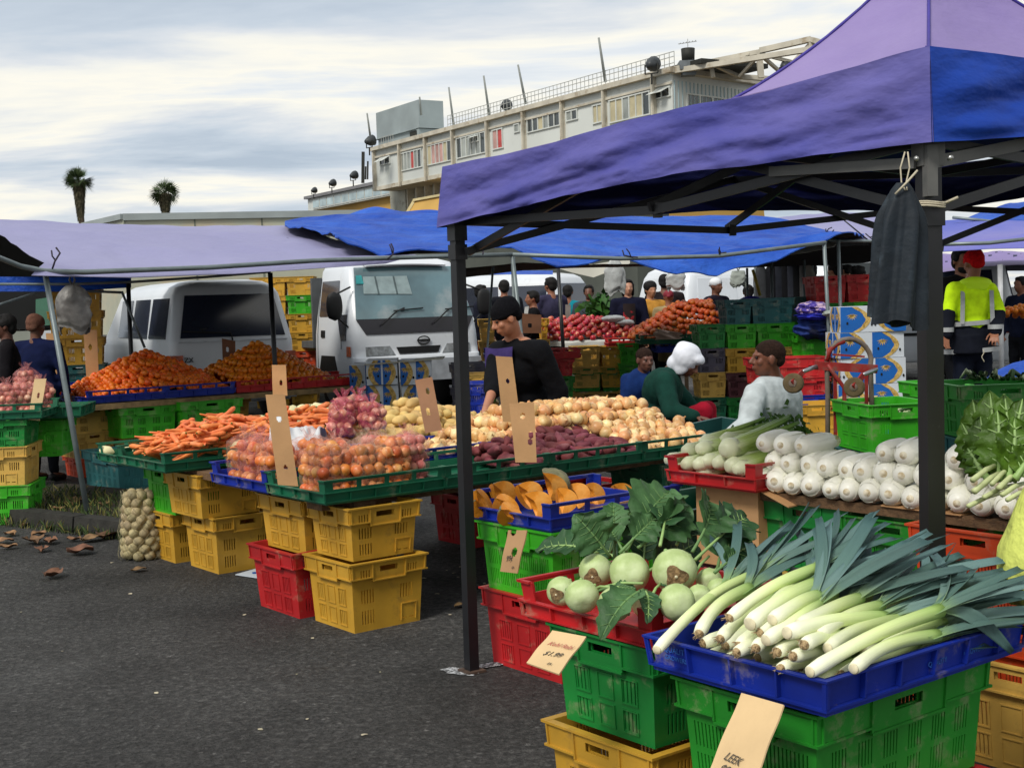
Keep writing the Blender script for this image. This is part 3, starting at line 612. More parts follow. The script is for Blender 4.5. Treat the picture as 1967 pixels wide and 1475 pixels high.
cr(FY, -.02, -.40, .0, 'straw', 'faded straw yellow crate at the right edge beside the leek stack', .5, .42, .34)

# middle stall : onions, carrots, potatoes
FM = Fr(-.86, 5.98, 38); g0 = 'dark green trays along the front of the onion stall'
trn(FM, 0, 0, .60, 'dkgreen', 'dark green tray holding the bags of brown onions at the near corner', .65, .53)
trn(FM, .66, 0, .60, 'dkgreen', 'empty dark green tray right of the onion bags, behind the tent leg', .65, .53)
trn(FM, 1.32, 0, .60, 'dkgreen', 'dark green tray of purple sweet potatoes', .65, .53)
trn(FM, 1.98, 0, .60, 'dkgreen', 'dark green tray at the right end under the loose onions', .65, .53)
trn(FM, .0, .56, .60, 'blue', 'blue tray under the second row of onion bags', .65, .58)
trn(FM, .66, .56, .62, 'blue', 'blue tray right of the onion bags behind the empty green tray', .65, .53); trn(FM, 1.32, .56, .62, 'blue', 'blue tray under the left part of the loose onions', .65, .53); trn(FM, 1.98, .56, .62, 'blue', 'blue tray under the right part of the loose onions', .65, .53)
trn(FM, .35, 1.16, .60, 'dkgreen', 'dark green tray of carrots behind the blue onion bag tray', .65, .53); trn(FM, 1.02, 1.12, .62, 'dkgreen', 'dark green tray under the loose yellow potatoes', .65, .53); trn(FM, 1.7, 1.12, .62, 'blue', 'blue tray at the right end of the yellow potatoes', .6, .53)
trn(FM, .0, 1.76, .60, 'dkgreen', 'dark green tray of carrots at the far left of the middle stall', .65, .66); trn(FM, .05, 2.45, .58, 'dkgreen', 'dark green tray of pale round potatoes at the far left end', .65, .42); trn(FM, .72, 1.76, .60, 'teal', 'teal tray under the pale potatoes behind the carrots', .65, .6)
board(FM(.24, .06, .575), FM(.24, 2.9, .575), .12, .04, 'grey board carrying the left ends of the middle stall trays'); board(FM(.05, .2, .575), FM(2.6, .2, .575), .14, .04, 'grey board carrying the green trays along the front'); board(FM(.25, .5, .57), FM(2.6, .5, .57), .14, .045, 'wooden board in the shade under the middle of the onion stall')
cr(FM, .10, -.04, 0, 'yellow', 'large yellow crate on the asphalt at the near corner of the onion stall', .36, .36, .325); cr(FM, .125, -.01, .325, 'yellow', 'yellow crate stacked on the near corner crate under the green tray', .33, .33, .25)
cr(FM, .06, .40, 0, 'red', 'upright red crate between the two yellow stacks', .34, .40, .33, tilt=(0, R_(-2))); cr(FM, .12, .42, .30, 'yellow', 'dusty yellow crate above the upright red crate', .34, .40, .27)
cr(FM, .26, 1.70, 0, 'yellow', 'large yellow crate of the second stack under the blue tray', .36, .37, .325); cr(FM, .18, 1.72, .325, 'yellow', 'grimy yellow crate topping the second yellow stack', .36, .40, .25, j=1)
cr(FM, .22, 2.20, 0, 'yellow', 'yellow crate behind the net bag of garlic', .34, .36, .30); cr(FM, .2, 2.12, .30, 'lime', 'bright lime crate under the carrot tray behind the net bag', .34, .36, .27, 'box')
cr(FM, 1.75, 1.25, 0, 'red', 'red crate on the ground left of the far black tent leg', .55, .4, .31); cr(FM, 2.35, 1.1, 0, 'red', 'red crate on the ground just right of the far black tent leg', .5, .4, .31); cr(FM, 1.8, 1.25, .31, 'maroon', 'dark red crate shaded below the onion stall', .5, .4, .26)
cr(FM, 2.2, .08, .0, 'dkgreen', 'dark green crate in deep shade under the loose onions', .5, .4, .3); cr(FM, 2.2, .08, .3, 'dkgreen', 'dark green crate second in the shaded pile under the loose onions', .5, .4, .26)
cr(FM, 3.05, .55, .35, 'dkteal', 'empty dark teal crate tilted behind the loose onions', .6, .42, .28, 'fine', tilt=(R_(4), R_(-4))); cr(FM, 3.05, .5, .05, 'dkteal', 'dark teal crate under the empty one behind the onions', .55, .4, .28)
q = G(235, 955, 0); FT = Fr(q.x, q.y, 38)
cr(FT, .1, .3, 0, 'teal', 'dark teal crate on the grass behind the leaning pole', .55, .75, .31, 'fine')
# orange stall
FO = Fr(-3.78, 11.83, 38)
trn(FO, 0, 0, .70, 'blue', 'near blue tray of the big mandarin heap', .72, .6); trn(FO, .73, 0, .70, 'blue', 'second blue tray of the big mandarin heap', .68, .6); trn(FO, 1.45, 0, .70, 'red', 'first red tray of the smaller orange heap', .72, .6); trn(FO, 2.18, 0, .70, 'red', 'second red tray at the right end of the orange heap', .72, .6)
trn(FO, 0, .62, .70, 'blue', 'blue tray left behind the mandarin heap', .72, .6); trn(FO, 1.45, .62, .72, 'red', 'red tray behind the orange heap against the van', .72, .6); trn(FO, .73, .62, .70, 'blue', 'blue tray under the back of the mandarin heap', .7, .6); trn(FO, 2.18, .62, .70, 'red', 'red tray at the back right of the orange heap', .7, .55)
trn(FO, -.1, 1.25, .70, 'blue', 'blue tray of mixed fruit left of the mandarin heap', .6, .5)
board(FO(-.12, .05, .665), FO(2.95, .05, .665), .16, .05, 'wooden plank along the front under the orange trays', m=mat('pale plank', '#8a7350', .85, .3, 4, .4, 30, stretch=(1, 6, 6))); board(FO(.0, .1, .665), FO(.0, 1.7, .665), .16, .05, 'wooden plank under the left ends of the mandarin trays', m=MATS['pale plank'])
q = G(205, 845, .35)
cr(FO, .30, .02, .36, 'lime', 'lime green crate left below the mandarin plank', .5, .42, .29); cr(FO, .85, -.12, .37, 'lime', 'lime green crate with a dark handle slot below the mandarin plank', .55, .42, .29, j=-3)
cr(FO, .0, .35, .4, 'straw', 'brownish crate at the left end below the mandarin plank', .34, .36, .25); cr(FO, .0, .38, .16, 'straw', 'straw coloured crate in the left end pile behind the leaning pole', .34, .36, .25); cr(FO, .02, .36, -.0, 'orange', 'rusty red crate at the bottom of the left end pile', .32, .36, .18, 'box')
cr(FO, .4, .1, .06, 'yellow', 'yellow crate low behind the potato tray', .5, .4, .3); cr(FO, .95, .0, .06, 'yellow', 'yellow crate in the shade under the second blue tray', .5, .4, .3); cr(FO, 1.9, .3, .1, 'slate', 'dark crate in the shade under the red orange trays', .5, .4, .3); cr(FO, 1.3, .5, .38, 'yellow', 'yellow crate half hidden under the orange heap', .5, .4, .27)
# yellow stack beside the van with its teal crate
q = G(100, 735, .72); 
FV = Fr(-4.9, 14.2, 14)
for i in range(4): cr(FV, .0, 0, .96 + i * .29 - .29, 'yellow' if i else 'teal', ['teal crate with white marks below the yellow pile left of the van', 'lowest yellow crate of the pile left of the van', 'middle yellow crate behind the hanging grey bag', 'top yellow crate of the pile left of the van'][i], .50, .42, .29)
cr(FV, 0, 0, .38, 'dkteal', 'lower teal crate of the pile left of the van', .5, .42, .28)
# far left stall
q = G(84, 997, 0); FN = Fr(q.x, q.y, 30)
def crl(z, c_, l, dx=0, h=.285): return crate(c_, FN(-.0, .0, z) - FN.a * (.28 - dx) + FN.b * .15, R_(6), l, .50, .4, h)
crl(0, 'lime', 'lime crate on the asphalt at the left edge'); crl(.28, 'straw', 'straw yellow crate second from the ground at the left edge', -.01); crl(.555, 'green', 'green crate just under the bagged onions at the left edge', 0, .2)
tray('dkgreen', FN(-.22, .15, .76), R_(6), 'dark green tray of bagged red onions at the left edge', .66, .54); tray('dkgreen', FN(.2, .5, .72), R_(6), 'dark green tray behind the bagged red onions', .5, .5, 'plain')
crate('lime', FN(.12, .62, .42), R_(6), 'lime crate in shade right of the left edge stack', .4, .4, .28)
tray('blue', Y(30, 745, 12.4), R_(8), 'blue tray at the left edge with mixed vegetables', .6, .5); tray('green', Y(25, 775, 11.6), R_(8), 'green tray at the left edge below the blue tray', .6, .4, 'plain'); tray('red', Y(15, 800, 11.4), R_(8), 'red tray at the left edge behind the bagged onions', .5, .4, 'plain')
# wall of crates in the middle distance
def farcrate(px0, px1, pyb, d, colr, label, h=.27, rz=3, dd=.4, style='vent', fill=None):
    a, b_ = Y(px0, pyb, d), Y(px1, pyb, d); w_ = (b_ - a).length - .036; c_ = (a + b_) / 2; c_.y += dd / 2
    if fill and c_.z > .1:
        k = max(1, round(c_.z / .28)); hh = c_.z / k
        for i in range(k): crate(fill[1][i % len(fill[1])], (c_.x, c_.y + .01 * i, i * hh), R_(rz), '%s crate %s under the %s' % ({'mid': 'green', 'dkgreen': 'dark green', 'dkteal': 'dark teal', 'straw': 'straw yellow'}.get(fill[1][i % len(fill[1])], fill[1][i % len(fill[1])]), ['at the very bottom', 'second from the ground', 'third from the ground', 'fourth from the ground', 'fifth from the ground'][i], fill[0]), w_, dd, hh - .004)
    return crate(colr, c_, R_(rz), label, w_, dd, h, style)
D1 = 14.0
for px0, px1, pb, c_, l in [(1340, 1393, 673, 'green', 'mid green crate at the left end of the bright crate wall'), (1394, 1452, 672, 'lime', 'lime crate with a white sticker above the seated man'), (1453, 1521, 670, 'lime', 'lime crate right of the sticker crate'),
    (1340, 1393, 718, 'slate', 'dark slate crate left of the yellow one in the crate wall'), (1394, 1452, 718, 'yellow', 'yellow crate right of the slate crate'), (1460, 1524, 716, 'straw', 'yellow crate right of the seated man\'s head'),
    (1342, 1394, 764, 'straw', 'straw yellow crate under the slate crate'), (1395, 1456, 764, 'maroon', 'dark maroon crate behind the seated man\'s face'), (1396, 1450, 812, 'green', 'green crate under the maroon crate'), (1343, 1395, 812, 'dkgreen', 'dark green crate under the straw yellow crate'), (1343, 1395, 855, 'teal', 'shaded teal crate at the bottom left of the crate wall'), (1396, 1450, 855, 'maroon', 'lowest maroon crate of the crate wall')]:
    farcrate(px0, px1, pb, D1, c_, l)
farcrate(1392, 1442, 625, D1, 'teal', 'teal crate at the left of the top row with fruit showing in its handle'); farcrate(1443, 1522, 622, D1 + .02, 'teal', 'wider teal crate at the right of the top row', rz=2); farcrate(1478, 1549, 617, D1 + 1.0, 'dkteal', 'teal crate set back at the right end of the top row', fill=('set back teal crate', ['mid', 'teal', 'straw', 'mid']))
farcrate(1563, 1624, 583, D1 + .6, 'red', 'left of the two red crates highest in the crate wall', .30); farcrate(1625, 1687, 580, D1 + .6, 'red', 'right of the two red crates highest in the crate wall', .30)
farcrate(1590, 1640, 630, D1 + .3, 'mid', 'green crate under the left high red crate', fill=('left high red crate', ['slate', 'maroon', 'teal', 'mid', 'straw'])); farcrate(1640, 1689, 628, D1 + .3, 'lime', 'lime crate under the right high red crate', fill=('right high red crate', ['teal', 'slate', 'straw', 'maroon', 'mid']))
farcrate(1537, 1612, 690, D1 - .5, 'lime', 'lime crate below the blue bundle', fill=('blue bundle', ['maroon', 'straw', 'green'])); farcrate(1520, 1540, 700, D1 + .2, 'red', 'narrow red crate showing between the lime crates', .3); farcrate(1448, 1590, 738, 12.6, 'red', 'long red crate behind the seated man\'s shoulder', .25); farcrate(1500, 1590, 765, 12.6, 'red', 'second long red crate under the first', .2); 
farcrate(1515, 1590, 783, 12.5, 'blue', 'blue crate under the long red crates', .12, style='box'); farcrate(1515, 1590, 790, 12.5, 'red', 'thin red crate under the blue crate', .05, style='box'); farcrate(1522, 1612, 845, 11.2, 'yellow', 'yellow crate right of the seated man\'s back', .3, fill=('yellow one beside the seated man', ['teal']))
q = FB(.9, -.6)
farcrate(1655, 1790, 870, 8.0, 'lime', 'open lime crate of greens behind the white cabbages', .30, 10, .5, fill=('open lime crate of greens', ['mid', 'teal'])); farcrate(1790, 1850, 830, 8.4, 'lime', 'lime crate half hidden by the dark tent leg', .3, 10, .5, fill=('lime crate half hidden by the tent leg', ['slate', 'mid'])); farcrate(1800, 1835, 812, 9.0, 'green', 'green crate edge right of the dark tent leg', .25, 5, fill=('green crate edge by the tent leg', ['mid', 'teal']))
farcrate(1834, 2030, 838, 7.0, 'mid', 'green crate of white stemmed greens behind the leafy bunch', .28, 4, .42, fill=('crate of white stemmed greens', ['dkgreen', 'mid', 'teal']))

farcrate(893, 932, 795, 10.6, 'blue', 'dark blue crate low between the tent leg and the boy', .24, fill=('dark blue crate by the boy', ['slate', 'dkteal'])); farcrate(865, 930, 742, 14.0, 'slate', 'dark crate in front of the truck wheel', .24, fill=('dark crate by the truck wheel', ['maroon', 'slate'])); farcrate(895, 935, 760, 12.4, 'straw', 'shaded straw crate above the dark blue one near the boy', .2, fill=('shaded straw crate near the boy', ['dkteal', 'slate']))
# ------------------------------------------------------------ the near pop-up tent
def cloth(name, c, c2, rough=.6, tr=.12, sc_=1.2, bump=.5):
    return mat(name, c, rough, .08, sc_, bump, 4.5, .25, col2=c2, c2=(.3, .72), trans=tr, stretch=(1, 1, 2.2))
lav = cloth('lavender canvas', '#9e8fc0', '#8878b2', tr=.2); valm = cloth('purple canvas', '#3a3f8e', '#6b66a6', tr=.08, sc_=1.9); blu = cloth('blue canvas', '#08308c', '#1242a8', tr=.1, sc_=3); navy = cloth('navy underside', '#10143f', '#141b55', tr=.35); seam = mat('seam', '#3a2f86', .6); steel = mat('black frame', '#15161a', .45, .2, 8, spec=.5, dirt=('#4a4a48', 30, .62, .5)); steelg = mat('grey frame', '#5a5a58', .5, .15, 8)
GA, GB = Vector((-.2, 5.32, 0)), Vector((1.163, 3.68, 0)); gn = Vector((.832, .553, 0)); GD = GA + gn * 2.9; GC = GB + gn * 2.9
ZT = dict(A=2.04, B=2.15, C=2.2, D=2.13); ZL = dict(A=1.80, B=1.89, C=1.95, D=1.895); PWR = 2.45
tent = thing('pop_up_tent', 'large pop up tent with faded lavender roof and purple valance over the leeks', 'tent', tuple(GA))
TI = Matrix.Translation(-GA)
def tob(mb, name, m, par=tent): mb.xf(TI); return mb.obj(name, m, par)
cor = {'A': GA, 'B': GB, 'C': GC, 'D': GD}; PK = (GA + GC) / 2 + Vector((0, 0, 2.86))
def roofpanel(p, q):
    P, Q = cor[p].copy(), cor[q].copy(); P.z, Q.z = ZT[p], ZT[q]
    def fn(u, v):
        e = P.lerp(Q, u); t = v; s = e.lerp(PK, t); zz = e.z + (PK.z - e.z) * (t ** PWR)
        k = sin(pi * u) * (1 - t); return Vector((s.x, s.y, zz - .03 * sin(pi * t) * sin(pi * u) + .012 * nzv(s.x * 2, s.y * 2, 5) * k))
    b = MB(); b.grid(fn, 20, 16, 0, .003, 1); return b
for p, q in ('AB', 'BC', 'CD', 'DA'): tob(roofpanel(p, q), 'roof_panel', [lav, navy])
def valance(p, q, m, sd=0):
    P, Q = cor[p], cor[q]; out = Vector(((Q - P).y, -(Q - P).x, 0)).normalized()
    if (P + Q - GA - GC).dot(out) < 0: out = -out
    def fn(u, v):
        ext_ = (.028 + .022 * (.25 + v)) / (Q - P).length; e = P.lerp(Q, -ext_ + (1 + 2 * ext_) * u); zt = ZT[p] + (ZT[q] - ZT[p]) * u - .012 * sin(pi * 2 * u) ** 2; zb = ZL[p] + (ZL[q] - ZL[p]) * u + .035 * sin(pi * u)
        if sd == 2: zb += .04 * u; 
        z = zt + (zb - zt) * v; pin = min(1, 14 * u, 14 * (1 - u)); w_ = .022 + pin * (.01 + .03 * nzv(u * 3 + sd, v * 1.2 - u * 4, sd) + .02 * sin(16 * (v * .55 + u * .8) + 4 * nzv(u * 3, v, sd)) * sin(pi * min(1, v * 1.1)) + .011 * nzv(u * 10 + v * 5, v * 7 - u * 8, 3) + .005 * nzv(u * 26, v * 14 + u * 12, 3))
        return Vector((e.x + out.x * (.03 + w_ * (.25 + v)), e.y + out.y * (.03 + w_ * (.25 + v)), z + .006 * nzv(u * 9, 0, sd)))
    b = MB(); b.grid(fn, 130, 26, 0, .002, 1); return b
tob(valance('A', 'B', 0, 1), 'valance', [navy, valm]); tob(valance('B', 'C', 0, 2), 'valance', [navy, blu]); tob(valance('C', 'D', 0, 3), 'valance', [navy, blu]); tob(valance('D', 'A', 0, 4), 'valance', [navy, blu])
b = MB()
for p in 'ABCD':
    P = cor[p].copy(); P.z = ZT[p]; pts = [P.lerp(PK, t) for t in [i / 14 for i in range(15)]]
    for i, t in enumerate([i / 14 for i in range(15)]): pts[i].z = P.z + (PK.z - P.z) * t ** PWR + .004
    b.tube(pts, .007, 5)
P, Q = cor['B'], cor['C']
for p in 'AB': P = cor[p]; b.tube([(P.x, P.y, ZT[p] + .002), (P.x - gn.x * .012, P.y - .01, (ZT[p] + ZL[p]) / 2), (P.x, P.y, ZL[p] + .005)], .006, 5)
tob(b, 'seams', seam)
b = MB()    # thin curved stitching over the roof
def rp_(p, q, u, t):
    P, Q = cor[p].copy(), cor[q].copy(); P.z, Q.z = ZT[p], ZT[q]; e = P.lerp(Q, u); s = e.lerp(PK, t); return Vector((s.x, s.y, e.z + (PK.z - e.z) * t ** PWR - .03 * sin(pi * t) * sin(pi * u) + .004))
b.tube([rp_('A', 'B', u / 20, .40 - .06 * abs(sin(pi * u / 20))) for u in range(21)], .0022, 4); b.tube([rp_('B', 'C', u / 20, .40 - .06 * abs(sin(pi * u / 20))) for u in range(21)], .0022, 4); tob(b, 'stitching', mat('stitching', '#7d6fb0', .7))
lt = {'A': 0, 'B': 0, 'C': 0, 'D': 0}
for p in 'ABCD':
    P = cor[p]; sz = .044 if p != 'B' else .052; rot = Matrix.Rotation(R_(34), 3, 'Z') if p != 'B' else Matrix.Rotation(R_(12), 3, 'Z')
    P = P + ((GA + GC) / 2 - P).normalized() * (.03 if p == 'B' else 0); b = MB(); b.box((P.x, P.y, (ZT[p] - .1) / 2), (sz, sz, ZT[p] - .11), rot=rot); lg = tob(b, 'leg', steel)
    b = MB(); b.box((P.x, P.y, .006), (.085, .085, .01), rot=rot); b.xf(TI); b.obj('foot_plate', mat('rusty plate', '#4a3a30', .8, .3, 30), lg)
    b = MB(); b.box((P.x, P.y, ZL[p] - .02), (sz + .014, sz + .014, .07), rot=rot); b.xf(TI); b.obj('collar', steelg if p == 'B' else steel, lg); b = MB(); b.box((P.x, P.y, 1.70), (sz + .012, sz + .012, .06), rot=rot); b.xf(TI); b.obj('slider', steel, lg)
b = MB(); b.box((GB.x + .002, GB.y - .01, 1.82), (.03, .03, .14), rot=Matrix.Rotation(R_(12), 3, 'Z')); tob(b, 'leg_bracket', steelg)
def truss(p, q, inn=.02):
    P, Q = cor[p], cor[q]; ii = ((GA + GC) / 2 - (P + Q) / 2).normalized() * inn; Mi = (P + Q) / 2; b = MB(); up = (0, 0, 1)
    V = lambda o, z, k: Vector((o.x + ii.x * k, o.y + ii.y * k, z))
    za, zq = ZL[p] + .0, ZL[q] + .0; zm = 1.79; zt = 2.02
    for E, ze in ((P, za), (Q, zq)):
        b.bar(V(E, ze + .02, 1), V(Mi, zm, 1), .014, .03); b.bar(V(E, 1.70, 2.6), V(Mi, zt, 2.6), .014, .03)
    b.box(V(Mi, zm, 1.8), (.03, .03, .05)); return b
for p, q in ('AB', 'BC', 'CD', 'DA'): tob(truss(p, q), 'scissor_truss', steel)
b = MB(); CT = (GA + GC) / 2
for p, q in (('AB', 'CD'), ('BC', 'DA')):
    m1 = (cor[p[0]] + cor[p[1]]) / 2; m2 = (cor[q[0]] + cor[q[1]]) / 2
    for m_ in (m1, m2): b.bar((m_.x, m_.y, 1.80), (CT.x, CT.y, 2.32), .014, .03); b.bar((m_.x, m_.y, 2.02), (CT.x, CT.y, 1.95), .014, .03)
b.bar((CT.x, CT.y, 1.9), (CT.x, CT.y, 3.08), .03); tob(b, 'centre_frame', steel)
b = MB(); b.bar(GB + Vector((-.03, .02, 1.845)), GB + (GA - GB).normalized() * .55 + Vector((0, 0, 1.87)), .012, .03); b.bar(GB + Vector((.02, .0, 1.845)), GB + gn * .55 + Vector((0, 0, 1.93)), .012, .034); tob(b, 'stay_bar', steelg)
b = MB()
for o_ in ((-.045, -.045, 1.85), (.045, -.035, 1.85)): b.tube([GB + Vector(o_), GB + Vector((o_[0] * 1.1, o_[1] - .012, o_[2]))], .007, 8)
tob(b, 'bolt', mat('bolt', '#a8a8a4', .3, metal=.8))
rope = mat('string', '#b9b09a', .8, .1, 60)
b = MB()
for z in (1.728, 1.722, 1.733): b.tube([GB + Vector((.043 * cos(t), .043 * sin(t), z + .003 * sin(t * 2))) for t in [i * pi / 8 for i in range(17)]], .0028, 5)
b.tube([GB + Vector((.04, -.01, 1.73)), GB + Vector((.075, -.02, 1.745))], .004, 5); b.obj('tie_string', rope); o = bpy.data.objects['tie_string']; tag(o, 'pale string wound round the near black tent leg', 'string')
# dark coat-like cover hung beside the near leg
b = MB(); HC = Y(1736, 352, 3.5); W_ = .055
def cov(u, v):
    a = u * 2 * pi; z = HC.z - v * .355 + .01 * sin(3 * a) * v
    fold = 1 + .26 * sin(5 * a + 2 * v) * min(1, v * 3) + .12 * sin(11 * a + 4 * v) * min(1, v * 3); spread = .014 + .034 * min(1, v * 4) ** .7 + .012 * v
    return Vector((HC.x - .003 - .022 * v + spread * fold * cos(a) * 1.05, HC.y + spread * .55 * fold * sin(a), z - .012 * (1 + cos(a)) * (v > .95)))
b.grid(cov, 72, 22, 0, .002); cvr = tag(b.obj('hanging_cover', mat('dark grey cloth', '#1b232b', .7, .25, 9, .5, 25, .3, col2='#4a5a66', c2=(.55, .75))), 'dark blue grey cloth cover hanging in folds beside the near tent leg', 'cloth')
b = MB(); p0 = Y(1741, 292, 3.5)
for dx in (-.012, .012): b.tube([p0 + Vector((dx * .3, 0, 0)), p0.lerp(HC, .5) + Vector((dx, 0, 0)), HC + Vector((dx * .5, 0, 0)), HC + Vector((dx * .2, -.02, -.02))], .0022, 5)
b.tube([HC + Vector((-.03, -.025, -.03)), HC + Vector((0, -.03, .0)), HC + Vector((.03, -.02, .03))], .003, 5); b.obj('hanging_string', rope, cvr)

# ------------------------------------------------------------ tarpaulins on pole frames
galv = mat('galvanised pipe', '#6f7a7c', .45, .15, 8, spec=.6, metal=.3)
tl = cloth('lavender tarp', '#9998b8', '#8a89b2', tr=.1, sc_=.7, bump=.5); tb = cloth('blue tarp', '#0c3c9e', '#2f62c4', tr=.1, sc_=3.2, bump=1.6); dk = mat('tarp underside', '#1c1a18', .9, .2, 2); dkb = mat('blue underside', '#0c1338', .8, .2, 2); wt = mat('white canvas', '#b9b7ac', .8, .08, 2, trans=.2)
def tarp(name, label, rows, mats, n=40, m_=10, amp=.03, cat='tarpaulin', crease=0):
    """rows: polylines of (px, py, Y) front to back, each resampled"""
    pts = [[Y(*p) for p in r] for r in rows]
    def at(r, u):
        k = u * (len(r) - 1); i = min(int(k), len(r) - 2); return r[i].lerp(r[i+1], k - i)
    def fn(u, v):
        k = v * (len(pts) - 1); i = min(int(k), len(pts) - 2); f = k - i; p = at(pts[i], u).lerp(at(pts[i+1], u), f)
        w_ = amp * (nzv(p.x * 1.3, p.y * 1.6, len(label)) + .5 * nzv(p.x * 4, p.y * 2.5, 7)) * min(1, 4 * v, 4 * (1 - v) + .35)
        if crease: w_ += crease * abs(nzv(p.x * 1.1 + p.y * 1.3, p.y * 3.2 - p.x * .8, 2.2))
        return Vector((p.x, p.y, p.z + w_))
    b = MB(); b.grid(fn, n, m_, 0, .012 if crease else .004, 1); o = Vector(pts[0][0]); b.xf(Matrix.Translation(-o)); return tag(b.obj(name, mats, loc=o), label, cat)
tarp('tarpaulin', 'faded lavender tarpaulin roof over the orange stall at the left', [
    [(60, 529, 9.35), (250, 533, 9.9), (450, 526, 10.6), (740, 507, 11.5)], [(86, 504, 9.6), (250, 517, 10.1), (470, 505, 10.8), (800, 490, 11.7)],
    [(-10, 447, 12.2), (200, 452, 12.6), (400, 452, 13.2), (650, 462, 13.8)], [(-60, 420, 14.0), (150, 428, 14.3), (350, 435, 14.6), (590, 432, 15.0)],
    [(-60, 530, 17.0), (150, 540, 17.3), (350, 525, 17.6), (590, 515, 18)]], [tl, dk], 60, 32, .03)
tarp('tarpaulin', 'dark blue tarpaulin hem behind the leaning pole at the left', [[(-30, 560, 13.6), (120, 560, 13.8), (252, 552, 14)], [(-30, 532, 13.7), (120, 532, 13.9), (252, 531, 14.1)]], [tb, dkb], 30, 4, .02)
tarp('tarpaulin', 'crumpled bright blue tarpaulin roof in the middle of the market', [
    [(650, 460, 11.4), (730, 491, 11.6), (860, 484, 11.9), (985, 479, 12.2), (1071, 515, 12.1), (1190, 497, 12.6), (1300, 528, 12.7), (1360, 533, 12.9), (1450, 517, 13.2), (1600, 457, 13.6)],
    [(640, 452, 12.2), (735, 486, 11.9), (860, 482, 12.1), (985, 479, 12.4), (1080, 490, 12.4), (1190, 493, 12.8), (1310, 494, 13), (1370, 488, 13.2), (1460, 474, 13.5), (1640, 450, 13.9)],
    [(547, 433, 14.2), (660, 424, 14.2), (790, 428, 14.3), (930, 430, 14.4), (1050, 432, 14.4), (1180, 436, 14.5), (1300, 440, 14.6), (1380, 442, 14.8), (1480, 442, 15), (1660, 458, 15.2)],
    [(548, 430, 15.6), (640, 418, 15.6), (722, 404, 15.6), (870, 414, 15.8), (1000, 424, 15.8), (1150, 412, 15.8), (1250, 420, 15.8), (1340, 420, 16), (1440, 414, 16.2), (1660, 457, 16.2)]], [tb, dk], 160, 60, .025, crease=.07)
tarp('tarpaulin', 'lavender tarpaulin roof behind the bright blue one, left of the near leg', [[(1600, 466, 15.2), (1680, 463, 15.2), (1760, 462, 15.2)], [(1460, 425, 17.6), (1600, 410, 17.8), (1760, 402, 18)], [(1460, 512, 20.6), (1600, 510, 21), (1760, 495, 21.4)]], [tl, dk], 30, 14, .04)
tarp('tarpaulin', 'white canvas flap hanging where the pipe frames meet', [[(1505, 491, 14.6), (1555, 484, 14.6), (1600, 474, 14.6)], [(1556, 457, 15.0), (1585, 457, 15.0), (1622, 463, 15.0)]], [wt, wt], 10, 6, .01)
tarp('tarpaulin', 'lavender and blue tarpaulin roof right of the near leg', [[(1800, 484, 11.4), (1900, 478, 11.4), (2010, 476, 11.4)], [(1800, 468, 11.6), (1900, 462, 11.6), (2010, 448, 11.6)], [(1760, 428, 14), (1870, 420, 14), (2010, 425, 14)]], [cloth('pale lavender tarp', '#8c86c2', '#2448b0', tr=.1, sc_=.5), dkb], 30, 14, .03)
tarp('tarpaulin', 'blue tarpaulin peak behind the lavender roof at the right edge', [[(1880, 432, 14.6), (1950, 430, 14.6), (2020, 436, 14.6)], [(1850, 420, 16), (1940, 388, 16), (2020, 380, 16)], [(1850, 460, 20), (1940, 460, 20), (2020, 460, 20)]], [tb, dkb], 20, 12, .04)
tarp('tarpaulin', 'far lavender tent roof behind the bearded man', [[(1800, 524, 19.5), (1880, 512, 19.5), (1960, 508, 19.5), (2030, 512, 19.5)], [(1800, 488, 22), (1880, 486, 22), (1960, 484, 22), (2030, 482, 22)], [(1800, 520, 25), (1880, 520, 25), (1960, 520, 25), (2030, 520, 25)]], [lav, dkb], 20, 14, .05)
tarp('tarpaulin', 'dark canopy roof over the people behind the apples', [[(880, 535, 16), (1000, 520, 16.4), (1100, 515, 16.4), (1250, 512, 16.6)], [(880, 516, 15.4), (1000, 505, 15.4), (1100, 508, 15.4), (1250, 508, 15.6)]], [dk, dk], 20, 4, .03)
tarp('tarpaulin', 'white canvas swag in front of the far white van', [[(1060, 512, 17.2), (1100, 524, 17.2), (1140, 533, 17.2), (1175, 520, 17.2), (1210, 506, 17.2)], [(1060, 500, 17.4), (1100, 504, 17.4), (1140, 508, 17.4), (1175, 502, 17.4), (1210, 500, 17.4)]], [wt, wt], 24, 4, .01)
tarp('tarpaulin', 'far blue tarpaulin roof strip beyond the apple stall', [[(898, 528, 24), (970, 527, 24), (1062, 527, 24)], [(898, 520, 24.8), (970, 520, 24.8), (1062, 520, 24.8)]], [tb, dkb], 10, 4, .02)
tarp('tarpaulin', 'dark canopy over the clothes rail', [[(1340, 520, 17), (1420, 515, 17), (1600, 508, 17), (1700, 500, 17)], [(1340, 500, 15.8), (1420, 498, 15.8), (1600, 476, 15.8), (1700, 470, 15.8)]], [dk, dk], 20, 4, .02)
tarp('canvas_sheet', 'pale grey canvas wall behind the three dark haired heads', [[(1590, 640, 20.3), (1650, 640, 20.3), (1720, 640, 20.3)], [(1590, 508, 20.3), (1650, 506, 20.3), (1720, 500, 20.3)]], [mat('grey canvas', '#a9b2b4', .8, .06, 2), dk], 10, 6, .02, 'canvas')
tarp('tarpaulin', 'bright blue tarpaulin corner low at the right edge behind the greens crate', [[(1893, 728, 7.9), (1930, 724, 7.9), (2030, 722, 7.9)], [(1905, 716, 8.05), (1945, 697, 8.1), (2030, 675, 8.1)], [(1920, 722, 8.6), (1950, 705, 8.8), (2030, 690, 8.8)]], [tb, dkb], 16, 8, .01)
